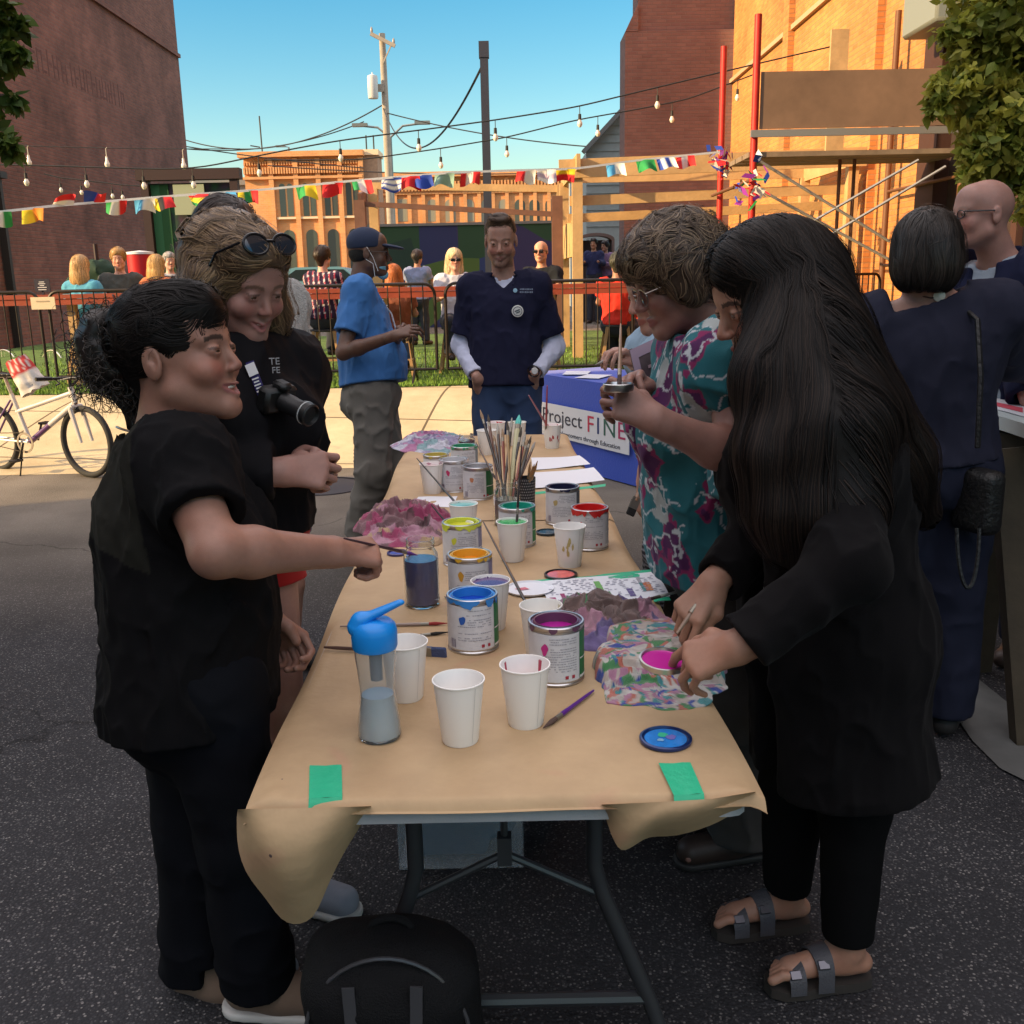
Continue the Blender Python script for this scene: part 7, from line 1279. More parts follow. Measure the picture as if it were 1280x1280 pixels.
# ---------------------------------------------------------------- P2 woman in black jacket with camera
def person2():
    p=Person('woman in black jacket and red shorts with sunglasses pushed up on light brown hair',(-.6,2.12),P(305,354,2.08),(.62,-.56,-.36),P(285,436,2.15),P(288,660,2.23),(.8,-.55,0),hs=.93,skin=(.33,.175,.142),cw=.17,cd=.11,bust=.03,h=.0036,nr=.05)
    p.open=.6; p.smile=1; p.nz=.9; p.slit=.0014; p.brow=A(.09,.05,.03); p.browa=.7; p.lipc=A(.34,.13,.12)
    p.set_arm('R',P(245,592,2.0),P(350,590,2.03)); p.set_arm('L',P(345,555,2.38),P(375,566,2.18))
    p.stand(0,.1,at=(-.62,2.13,0)); 
    w=P(350,590,2.03); p.hand('R',w,P(412,588,2.06)-w,(.1,-.85,.4),[(35,60,30),(45,65,35),(50,65,35),(55,65,35)],[(.022,.02,-.012),(.036,.05,-.02),(.03,.08,-.028),(.02,.098,-.03)],ts=-1)
    w=P(375,566,2.18); p.hand('L',w,P(408,574,2.12)-w,(.2,.6,.8),[(40,60,30)]*4,[(.022,.02,-.012),(.036,.05,-.02),(.03,.08,-.03)],ts=1)
    p.finish_body(); p.eyes((0,1,-.4)); p.teeth()
    p.shirt('jacket',m_cloth('black_softshell',(.007,.0065,.008),rough=.75),o=.03,sleeve=1.93,hem=p.pe-p.up*.0,folds=.011,fs=10,seed=11,cuff=.014,neck=.01,necko=.02,sr=1.1)
    p.trousers('shorts',m_cloth('red_cotton',(.35,.01,.012)),end=.13,rt=(.1,.09,.08),o=.02)
    for sd in'RL': p.shoe(sd,m_cloth('grey_knit',(.25,.27,.32)),mat('white_rubber'))
    T=p.T; hc=(.10,.06,.035)
    q=SDF(); q.ell(T(0,-.025,.043),A(.085,.103,.092),p.hR,.02); q.ell(T(0,-.055,-.02),A(.098,.075,.11),p.hR,.04); q.ell(T(0,.03,.080),A(.066,.056,.046),p.hR,.02)
    q.path([T(.085,-.02,0),T(.105,-.03,-.09),T(.10,-.03,-.17)],[.035,.05,.03],.03); q.ell(T(0,-.10,.03),A(.10,.06,.09),p.hR,.04); q.path([T(-.085,-.02,0),T(-.105,-.02,-.09),T(-.095,.0,-.17)],[.03,.042,.03],.03)
    q.ell(T(0,.135,-.045),A(.078,.11,.122),p.hR,.012,'sub')
    sd,_=seeds_on(T(0,-.02,.04),p.hR,6000,lambda d:(d[:,2]>-.5)&(d[:,1]<.98))
    fl=lambda x,t: np.where(((x-T(0,0,.05))@p.hR[:,2]>0)[:,None],-p.hR[:,1]*.9+np.sign((x-p.hc)@p.hR[:,0])[:,None]*p.hR[:,0]*.55,-p.hR[:,2]+0*x)
    p.hair(q,c=hc,nst=6000,flow=fl,seeds=sd,n=26,step=.012,w=.0018,wob=1.5,c2=(.24,.15,.08))
    # sunglasses on the head
    sg=thing('sunglasses','dark sunglasses pushed up on the light brown hair of the jacket woman','sunglasses',T(0,.07,.1))
    fr=mat('black_plastic',(.01,.01,.012),rough=.25); ln=mat('dark_lens',(.02,.025,.035),rough=.06,spec=.8,coat=.6)
    R=p.hR@_rx(math.radians(38)); c=T(0,.062,.112)
    for g in(-1,1):
        mb=MB(); a=np.linspace(0,2*PI,28,endpoint=False); ring=[c+R@A(g*.034+.028*math.cos(t),.012-.25*abs(g*.034+.028*math.cos(t))**1.6,.021*math.sin(t)) for t in a]
        mb.tube(ring,.003,8,closed=True); mb.build('frame',fr,sg)
        mb=MB(); mb.add([c+R@A(g*.034,.014,0)]+ring,[(0,i+1,(i+1)%28+1) for i in range(28)],True); mb.build('lens',ln,sg)
    MB().tube([c+R@A(x,.014,.006) for x in(-.01,0,.01)],.003).build('bridge',fr,sg)
    for g in(-1,1): MB().tube([c+R@A(g*.064,.0,.006),c+R@A(g*.09,-.05,-.0),c+R@A(g*.092,-.1,-.03)],.0028).build('temple',fr,sg)
    # camera hanging at her side
    c=P(350,500,2.04); cm=thing('camera','black camera with long zoom lens hanging at the jacket woman\'s side','camera',c)
    d=nrm(P(388,519,2.0)-c); bl=mat('camera_black',(.012,.012,.013),rough=.45,bump=.1,bscale=400)
    Rm=frame(d); mb=MB(); mb.box(c-d*.01,(.086,.036,.056),R=Rm,bev=.008); mb.box(c+Rm@A(0,0,.032),(.03,.036,.018),R=Rm,bev=.006); mb.build('body',bl,cm)
    Rl=np.stack([Rm[:,0],Rm[:,2],Rm[:,1]],1)
    Rl[:,1]*=-1
    mb=MB(); mb.lathe([(.021,0),(.021,.025),(.020,.027),(.020,.052),(.023,.054),(.024,.078),(.021,.081),(.018,.073),(0,.07)],c+d*.012,32,R=Rl); mb.build('lens',bl,cm)
    mb=MB(); mb.lathe([(.0232,.062),(.0247,.0625),(.0247,.0645),(.0232,.065)],c+d*.012,32,R=Rl,close=False); mb.build('ring',mat('grey_ring',(.4,.4,.4),rough=.3),cm)
    # lanyard with printed ribbon
    lan=thing('lanyard','dark lanyard strap with white lettering on the jacket woman\'s chest','lanyard',p.ch)
    a=P(312,452,2.03);b=P(330,500,2.03); mb=MB(); mb.beam(a,b,.018,.002,(0,-1,.2)); mb.build('strap',mat('lanyard_blue',(.02,.015,.12),rough=.5),lan)
    mb=MB(); mb.beam(a+A(0,-.004,-.004),a+(b-a)*.35+A(0,-.004,0),.02,.002,(0,-1,.2)); mb.build('clip',mat('white_plastic',(.7,.7,.72),rough=.3),lan)
    mb=MB()
    for i in range(7):
        q0=a+(b-a)*(.42+.08*i)+A(0,-.004,0); mb.beam(q0,q0+(b-a)*.035,.014-.003*(i%2),.0015,(0,-1,.2))
    mb.build('lettering',mat('white_print',(.7,.7,.7),rough=.6),lan)
    text_on('TE',P(343,452,2.01),(1,.35,0),(.1,-.05,1),.020,mat('dull_print',(.3,.3,.32)),p.root,'logo'); text_on('FE',P(345,463,2.01),(1,.35,0),(.1,-.05,1),.018,mat('dull_print',(.3,.3,.32)),p.root,'logo')
# ---------------------------------------------------------------- P3 woman in fuzzy grey sweater, mostly hidden
def person3():
    p=Person('woman in fuzzy grey sweater standing behind the jacket woman, mostly hidden',(-.93,3.7),P(284,298,3.62),(.75,-.6,-.2),P(312,368,3.66),P(328,560,3.8),(.8,-.5,0),hs=1.02,skin='fair',h=.006,cw=.175)
    p.set_arm('R',P(300,470,3.5),P(330,540,3.5)); p.set_arm('L',P(372,468,3.85),P(362,535,3.7)); p.stand(0,.1,at=(-.95,3.72,0))
    w=P(362,535,3.7); p.hand('L',w,(.1,-.2,-1),(.8,.3,0),[(20,25,15)]*4,[(.022,.02,-.012),(.036,.05,-.01),(.036,.08,-.014)])
    p.finish_body()
    def fz(V): return A(.34,.32,.30)*(.55+.9*fbm(V,70,3,3))[:,None]
    p.shirt('sweater',m_cloth('fuzzy_wool',(.3,.3,.3),attr=True,bump=.9,bscale=160,sheen=.6),o=.035,sleeve=1.9,hem=p.pe+p.up*.02,folds=.014,fs=9,seed=21,col=fz,cuff=.02,h=.008)
    p.trousers('shorts',m_cloth('blue_denim',(.04,.07,.16)),end=.42,rt=(.1,.09,.09),o=.02,h=.009)
    for sd in'RL': p.shoe(sd,mat('black_sandal',(.015,.013,.013),rough=.7))
    p.cap_hair(.022,c=(.035,.022,.018),nst=500,w=.005,n=16,back=-.1)
# ---------------------------------------------------------------- P4 man in blue shirt and cap
def person4():
    p=Person('man in blue short-sleeved shirt, navy cap and face mask pulled under his chin',(-.83,5.5),P(462,317,5.5),(.96,.1,-.06),P(449,360,5.52),P(466,492,5.56),(.95,.1,0),hs=1.1,skin='dark',cw=.2,cd=.125,ww=.17,wd=.13,hw=.17,hd=.14,h=.0055,arm=1.02,leg=1.1,belly=.07,nr=.058)
    p.brow=A(.01,.01,.01); p.lipc=A(.12,.05,.045)
    p.set_arm('R',P(429,441,5.28),P(492,420,5.12)); p.set_arm('L',P(480,440,5.72),P(503,414,5.3))
    p.set_leg('R',P(466,590,5.5),P(449,670,5.62),P(500,690,5.55)); p.set_leg('L',P(490,588,5.72),P(480,664,5.85),P(530,680,5.8))
    w=P(492,420,5.12); p.hand('R',w,P(515,412,5.1)-w,(-.2,-.6,.7),[(25,40,25)]*4,[(.022,.02,-.012),(.036,.05,-.02),(.03,.08,-.028)],ts=-1)
    w=P(503,414,5.3); p.hand('L',w,P(516,408,5.15)-w,(.3,.7,.5),[(35,45,25)]*4,[(.022,.02,-.012),(.036,.05,-.02),(.03,.08,-.028)],ts=1)
    p.finish_body(); p.eyes()
    BL=m_cloth('blue_chambray',(.050,.165,.42)); p.shirt('shirt',BL,o=.020,sleeve=.68,hem=P(466,480,5.56),folds=.010,fs=11,seed=31,cuff=.014,neck=.004,necko=.02,flare=.02,V=.05,h=.007)
    q=SDF(); n=nrm(p.T(0,-.02,-.06)-p.nb); ring=[p.nb+n*.022+p.rt*.078*math.sin(a)-p.fw*.07*math.cos(a)-n*.03*(1-math.cos(a))*.5 for a in np.linspace(-2.6,2.6,15)]
    q.path(ring,[.016]*15,.008); q.build('collar',BL,p.root,.006)
    p.trousers('trousers',m_cloth('grey_chino',(.135,.125,.11)),rt=(.112,.09,.078),folds=.011,seed=33,h=.009,waist=p.pe+p.up*.06)
    for sd in'RL': p.shoe(sd,mat('brown_shoe',(.04,.025,.02),rough=.5),mat('dark_sole',(.02,.02,.02)))
    T=p.T; q=SDF(); q.ell(T(0,-.02,.05),A(.09,.108,.088),p.hR,.02); q.box(T(0,0,-.05),A(.13,.14,.085),p.hR@_rx(.12),.01,.006,'sub')
    o=q.build('cap',m_cloth('navy_twill',(.025,.035,.07)),p.root,.005)
    q=SDF(); q.ell(T(0,.10,.040),A(.075,.085,.012),p.hR@_rx(-.12),.01); q.box(T(0,.03,.04),A(.12,.035,.06),p.hR,.01,.01,'sub'); q.build('brim',m_cloth('navy_twill',(.02,.02,.02)),p.root,.004)
    q=SDF(); q.ell(T(0,.035,-.04),A(.066,.062,.075),p.hR,.01); q.ell(T(0,.0,-.03),A(.058,.055,.11),p.hR,.004,'sub'); q.ell(T(0,.07,-.10),A(.03,.03,.028),p.hR,.02); q.plane(T(0,.0,-.07),p.hR@A(0,-.15,1),.004); q.plane(T(0,.04,0),-p.hR[:,1],.004)
    mk=q.build('face_mask',m_cloth('mask_blue',(.22,.48,.62)),p.root,.004)
    for a,b in(((.062,.045,-.085),(.08,-.012,.03)),((.062,.03,-.115),(.08,-.015,-.03))): obj_tube('ear_loop',[T(*a),T(.074,.02,-.02+(a[2]+.085)),T(*b)],.0018,mat('white_elastic',(.8,.8,.8)),p.root,6)
    q=SDF(); q.ell(T(0,-.03,.0),A(.08,.085,.07),p.hR,.02); q.plane(T(0,-.02,0),p.hR[:,1],.004); q.build('hair',mat('black_hair_short',(.008,.007,.006),rough=.9,bump=.6,bscale=300),p.root,.005)
    gm=mat('black_plastic'); 
    for g in(-1,1):
        c=T(g*.033,.093,.008); MB().tube([c+p.hR@A(.024*math.cos(t),-.3*abs(.02*math.cos(t)),.017*math.sin(t)) for t in np.linspace(0,2*PI,20,endpoint=False)],.002,6,closed=True).build('glasses_rim',gm,p.root)
        obj_tube('glasses_temple',[T(g*.058,.088,.012),T(g*.08,0,.006)],.0018,gm,p.root,6)
    ln=mat('lanyard_print',(.45,.45,.5),rough=.5,var=.6,vscale=60); pts=[p.nb+p.fw*.06+p.up*.0-p.rt*.0+p.rt*.03,p.ch+p.fw*.16+p.rt*.02+p.up*.04,p.wa+p.fw*.19+p.up*.05]
    obj_tube('lanyard',pts,.005,ln,p.root,6); mb=MB(); mb.box(p.wa+p.fw*.20+p.up*.02,(.02,.07,.09),R=p.TR); mb.build('badge',mat('badge_dark',(.03,.035,.05),rough=.3),p.root)
    pm=mat('white_plastic',(.7,.7,.72),rough=.3); mb=MB()
    for t in (.0,.25,.5,.75): mb.lathe([(0,-.004),(.006,0),(0,.004)],p.nb+p.fw*(.085+.075*t)-p.up*(.02+.13*t)+p.rt*.035,8)
    mb.build('button',pm,p.root)
# ---------------------------------------------------------------- P5 man in navy polo
def person5():
    p=Person('tall bearded man in navy polo over white long sleeves, hands in jeans pockets',(-.03,5.62),P(626,302,5.55),(-.06,-.97,-.22),P(630,348,5.66),P(633,476,5.7),(-.03,-1,0),hs=1.12,skin='fair',cw=.185,cd=.125,ww=.17,wd=.12,hw=.17,hd=.12,h=.005,arm=1.05,leg=1.1,nr=.062)
    p.slit=.0026; p.lipc=A(.24,.11,.09); p.brow=A(.07,.042,.028); p.stub=.6; p.browa=.6
    p.set_arm('R',P(577,432,5.76),P(597,474,5.58)); p.set_arm('L',P(694,434,5.76),P(667,470,5.58)); p.stand(0,.13)
    for sd,w,ts,tx in(('R',P(597,474,5.58),1,608),('L',P(667,470,5.58),-1,656)): p.hand(sd,w,P(tx,492,5.66)-w,(0,-1,.2),[(15,20,10)]*4,[(.022,.02,-.012),(.036,.05,-.01),(.036,.08,-.014)],ts=ts)
    p.finish_body(); p.eyes((0,1,-.05))
    NV=m_cloth('navy_pique',(.014,.015,.036),bump=.35,bscale=350); p.shirt('undershirt',m_cloth('white_cotton_rib',(.50,.52,.66)),o=.004,sleeve=1.88,hem=p.pe+p.up*.0,folds=.006,fs=22,seed=41,cuff=.008,neck=.004,h=.007)
    p.shirt('polo',NV,o=.022,sleeve=.80,hem=P(633,484,5.7),folds=.009,fs=11,seed=42,cuff=.020,neck=.008,necko=.018,V=.085,h=.007,flare=.02)
    q=SDF(); n=nrm(p.T(0,-.02,-.06)-p.nb)
    for g in(-1,1):
        ring=[p.nb+n*.022+g*p.rt*.082*math.sin(a)-p.fw*.075*math.cos(a)-n*.035*(1-math.cos(a))*.5 for a in np.linspace(0,2.3,9)]+[p.nb+g*p.rt*.05+p.fw*.125-n*.06]
        q.path(ring,[.014]*9+[.009],.008)
    q.build('collar',NV,p.root,.005)
    p.trousers('jeans',m_cloth('blue_jeans',(.035,.06,.13)),rt=(.11,.088,.078),folds=.007,seed=43,h=.009)
    for sd in'RL': p.shoe(sd,mat('brown_shoe'),mat('dark_sole',(.02,.02,.02)))
    T=p.T; q=SDF(); q.ell(T(0,-.016,.05),A(.082,.1,.088),p.hR,.02); q.ell(T(.0,.035,.115),A(.06,.05,.026),p.hR,.03); q.cone(T(0,-.06,.0),T(0,-.055,-.05),.06,.05,.03)
    q.ell(T(0,.13,-.035),A(.075,.09,.106),p.hR,.012,'sub')
    for g in(-1,1): q.ell(T(g*.09,.02,-.045),A(.03,.05,.05),p.hR,.01,'sub')
    sd,_=seeds_on(T(0,0,.05),p.hR,1800,lambda d:(d[:,2]>-.1)); fl=lambda x,t:np.tile(p.hR@A(.5,-.5,.45-1.3*t),(len(x),1))
    p.hair(q,c=(.07,.042,.028),nst=1800,flow=fl,seeds=sd,n=9,step=.009,w=.0026,wob=.4,off=.003,c2=(.13,.08,.05))
    # beard fuzz
    # badge, logo, watch
    mb=MB(); c=P(647,389,5.50); Rb=frame((0,0,1),(0,-1,0)); Rb=np.stack([A(1,0,0),A(0,0,1),A(0,-1,0)],1); mb.lathe([(0,.004),(.031,.003),(.033,0),(.033,-.004)],c,28,R=Rb); mb.build('badge',mat('badge_white',(.62,.62,.6),rough=.4),p.root)
    mb=MB(); mb.lathe([(.026,.0048),(.024,.0055),(.0225,.0048)],c,28,R=Rb,close=False); mb.box(c+A(-.002,-.006,.004),(.03,.002,.007),rz=0,R=_rxz(.35)); mb.box(c+A(.003,-.006,-.006),(.024,.002,.006),R=_rxz(.35)); mb.build('badge_print',mat('badge_ink',(.06,.07,.09)),p.root)
    mb=MB(); mb.lathe([(0,.003),(.012,.002),(.012,-.003)],P(644,363,5.53),20,R=Rb); mb.build('logo_disc',mat('logo_blue',(.3,.5,.65),rough=.5),p.root)
    mb=MB()
    for r in range(2):
        for i in range(8): mb.box(P(650.5+i*2.1,361.5+r*3.6,5.52),(.0065,.002,.009 if (i+r)%3 else .006))
    mb.build('logo_lettering',mat('logo_ink',(.2,.24,.32)),p.root)
    a=P(667,464,5.52); d=nrm(P(668,470,5.52)-P(694,434,5.72)); mb=MB(); mb.lathe([(.033,-.01),(.036,-.008),(.036,.008),(.033,.01)],a,24,R=zframe(d),close=False); mb.build('watch_strap',mat('black_plastic'),p.root)
    mb=MB(); mb.lathe([(0,.006),(.017,.005),(.019,0),(.019,-.006)],a+A(.005,-.036,.004),24,R=Rb); mb.build('watch_face',mat('watch_white',(.6,.6,.6),rough=.2),p.root)
def _rxz(a):
    c,s=math.cos(a),math.sin(a); return np.array([[c,0,-s],[0,1,0],[s,0,c]])
def zframe(d):
    d=nrm(d); u=A(0,0,1) if abs(d[2])<.9 else A(1,0,0); x=nrm(np.cross(u,d)); return np.stack([x,np.cross(d,x),d],1)
# ---------------------------------------------------------------- P6 older woman in floral shirt
def person6():
    p=Person('older woman in teal and plum floral shirt with tousled short hair and glasses',(.55,2.55),P(846,350,2.27),(-.9,-.1,-.36),P(886,425,2.33),P(905,680,2.5),(-.98,-.05,0),hs=1.0,skin=(.26,.135,.108),cw=.17,cd=.12,ww=.16,wd=.12,hw=.175,hd=.14,bust=.04,h=.0036,arm=1.1,belly=.03)
    p.brow=A(.12,.08,.05); p.browa=.4; p.lipc=A(.27,.10,.09)
    p.set_arm('L',P(922,572,2.06),P(822,527,2.0),P(912,462,2.12)); p.set_arm('R',P(858,545,2.55),P(800,485,2.36)); p.stand(0,.11,at=(.58,2.5,0))
    w=P(822,527,2.0); t=p.hand('L',w,P(775,500,2.0)-w,(.1,-.75,.3),[(30,60,30),(38,65,30),(45,65,30),(50,65,30)],[(.022,.02,-.012),(.038,.05,-.02),(.036,.08,-.03),(.025,.1,-.035)],ts=1)
    w=P(800,485,2.36); p.hand('R',w,P(778,470,2.25)-w,(-.2,.5,.8),[(30,50,30)]*4,[(.022,.02,-.012),(.036,.05,-.02),(.03,.08,-.03)],ts=-1)
    p.finish_body(); p.eyes((0,1,-.5))
    def fl(V):
        n=fbm(V,9,3,3); m=fbm(V+.3,16,8,3); w=fbm(V,22,14,3); c=np.tile(A(.016,.115,.14),(len(V),1)); c[m>.55]=(.20,.02,.09); c[m>.62]=(.07,.015,.075); k=np.abs(w-.5)<.028; c[k&(n>.44)]=(.42,.45,.48); c[(n>.60)&(w>.5)]=(.30,.33,.33); return c
    FL=m_cloth('floral_rayon',(.1,.1,.1),attr=True); p.shirt('shirt',FL,o=.026,sleeve=1.08,hem=P(905,700,2.5),folds=.013,fs=8,seed=51,col=fl,cuff=.03,neck=.006,necko=.02,flare=.03,h=.0045,sr=1.15)
    q=SDF(); n=nrm(p.T(0,-.02,-.06)-p.nb); ring=[p.nb+n*.02+p.rt*.075*math.sin(a)-p.fw*.07*math.cos(a)-n*.05*(1-math.cos(a))*.5 for a in np.linspace(-2.4,2.4,15)]; q.path(ring,[.02]*15,.01); q.build('collar',FL,p.root,.0045,fl)
    p.trousers('trousers',m_cloth('grey_linen',(.055,.05,.048)),rt=(.12,.105,.1),folds=.008,seed=53,h=.009,o=.03)
    for sd in'RL': p.shoe(sd,mat('brown_shoe',(.04,.025,.02),rough=.5),mat('dark_sole',(.02,.02,.02)))
    T=p.T; q=SDF(); q.ell(T(0,-.015,.055),A(.1,.118,.098),p.hR,.02); q.ell(T(0,-.075,-.005),A(.085,.065,.085),p.hR,.04); q.ell(T(0,.06,.075),A(.07,.05,.04),p.hR,.03)
    for g in(-1,1): q.ell(T(g*.08,-.01,.0),A(.025,.05,.06),p.hR,.03)
    q.ell(T(0,.125,-.045),A(.09,.085,.095),p.hR,.012,'sub')
    sd,_=seeds_on(T(0,-.02,.06),p.hR,7000,lambda d:(d[:,2]>-.5))
    cr=T(0,-.05,.13); fl2=lambda x,t:(x-cr)*1.5*(1-t)+p.hR@A(0,.45,-.5)*t*.35+A(0,0,-.12)*t
    p.hair(q,c=(.055,.034,.022),nst=7000,flow=fl2,seeds=sd,n=18,step=.0105,w=.0020,wob=.85,off=.004,c2=(.17,.115,.07))
    gm=mat('glasses_metal',(.25,.22,.2),rough=.3,metal=1); gl=thing('glasses','thin metal glasses worn by the older woman in the floral shirt','glasses',T(0,.1,0))
    for g in(-1,1):
        c=T(g*.034,.098,-.002); MB().tube([c+p.hR@A(.026*math.cos(t),-.3*abs(.02*math.cos(t)),.02*math.sin(t)) for t in np.linspace(0,2*PI,24,endpoint=False)],.0016,6,closed=True).build('rim',gm,gl)
        obj_tube('temple',[T(g*.06,.094,.006),T(g*.082,.03,.008),T(g*.082,-.03,.004)],.0018,gm,gl,6)
    obj_tube('bridge',[T(-.009,.103,.004),T(0,.106,.007),T(.009,.103,.004)],.0015,gm,gl,6)
    c=P(773,489,1.97); ld=thing('paint_lid','small round tin held level in the fist of the woman in the floral shirt','lid',c)
    mb=MB(); mb.lathe([(0,0),(.029,0),(.031,.004),(.031,.015),(.029,.016),(.027,.01),(0,.008)],c,32); mb.build('tin',mat('tin_metal',(.55,.55,.56),rough=.3,metal=1),ld)
    b=thing('paint_brush','wooden brush held upright over the small tin of the floral shirt woman','brush',P(775,470,2.0)); mk_brush(b,P(776,405,2.12),P(774,488,1.975),.0038,(.22,.13,.08),(.05,.03,.03))
# ---------------------------------------------------------------- P7 behind her
def person7():
    p=Person('person in pale blue shirt half hidden behind the floral shirt woman',(.62,3.2),P(824,362,2.95),(-.9,-.3,-.35),P(852,425,3.02),P(868,600,3.15),(-.9,-.4,0),hs=1.0,skin='fair',h=.005)
    p.set_arm('L',P(822,515,2.86),P(808,600,2.86),P(838,455,2.86)); p.set_arm('R',P(830,500,3.3),P(795,452,3.1)); p.stand(0,.1)
    w=P(808,600,2.86); p.hand('L',w,(-.05,0,-1),(-.8,-.5,0),[(40,60,30)]*4,[(.022,.02,-.012),(.036,.05,-.02),(.03,.08,-.03)],ts=1)
    w=P(795,452,3.1); p.hand('R',w,P(775,440,3.05)-w,(-.2,-.2,.9),[(35,50,30)]*4,[(.022,.02,-.012),(.036,.05,-.02),(.03,.08,-.03)],ts=-1)
    p.finish_body(); p.eyes((0,1,-.5))
    p.shirt('shirt',m_cloth('pale_blue_cotton',(.22,.32,.42)),o=.02,sleeve=.6,folds=.01,seed=61,cuff=.02,h=.007)
    def st(V): return np.where((np.sin(V[:,2]*420+6*fbm(V,20,2))>.35)[:,None],A(.22,.22,.25),A(.012,.012,.016))
    p.trousers('trousers',m_cloth('striped_knit',(.1,.1,.1),attr=True),rt=(.1,.085,.08),seed=63,h=.005,col=st)
    for sd in'RL': p.shoe(sd,mat('brown_shoe',(.04,.025,.02),rough=.5))
    p.cap_hair(.014,c=(.05,.03,.02),nst=300,w=.005,n=12)
    mg=thing('magazine','purplish folded magazine held up between the two women on the right','magazine',P(830,460,2.75))
    a=P(787,438,2.62);b=P(868,400,2.66);c=P(862,560,2.58); mb=MB(); u=b-a; v=P(812,548,2.56)-a
    n=nrm(np.cross(u,v)); mb.add([a,b,b+v*1.0,a+v,a+n*.006,b+n*.006,b+v+n*.006,a+v+n*.006],[(0,3,2,1),(4,5,6,7),(0,1,5,4),(1,2,6,5),(2,3,7,6),(3,0,4,7)]); mb.build('cover',mat('magazine_cover',(.045,.025,.035),rough=.45,var=.5,vscale=12),mg)
    s1=-n*.002 if (n@(CC-a))<0 else n*.008
    mb=MB(); mb.add([a+s1,a+s1+u*.10,a+s1+u*.10+v,a+s1+v],[(0,1,2,3)]); mb.add([a+s1+u*.1,a+s1+u,a+s1+u+v*.12,a+s1+u*.1+v*.12],[(0,1,2,3)]); mb.build('page_edge',mat('magazine_edge',(.25,.19,.27),rough=.5),mg)
    mb=MB()
    for r in range(5):
        x=.2
        while x<.85:
            L=random.uniform(.05,.13); o=a+s1*1.3+u*x+v*(.25+.11*r); mb.add([o,o+u*L,o+u*L+v*.035,o+v*.035],[(0,1,2,3)]); x+=L+.035
    mb.build('lettering',mat('magazine_ink',(.25,.17,.2)),mg)
    b=thing('paint_brush','brush with dark handle pointing left from the hand behind the magazine','brush',P(772,444,3.05)); mk_brush(b,P(790,436,3.08),P(744,456,3.0),.004,(.02,.02,.02),(.3,.27,.25))
    b=thing('paint_brush','wide flat brush hanging down from the hand beside the blue banner table','brush',P(798,630,2.85)); mk_brush(b,P(809,590,2.86),P(784,652,2.84),.006,(.35,.2,.12),(.02,.02,.02),flat=.024)
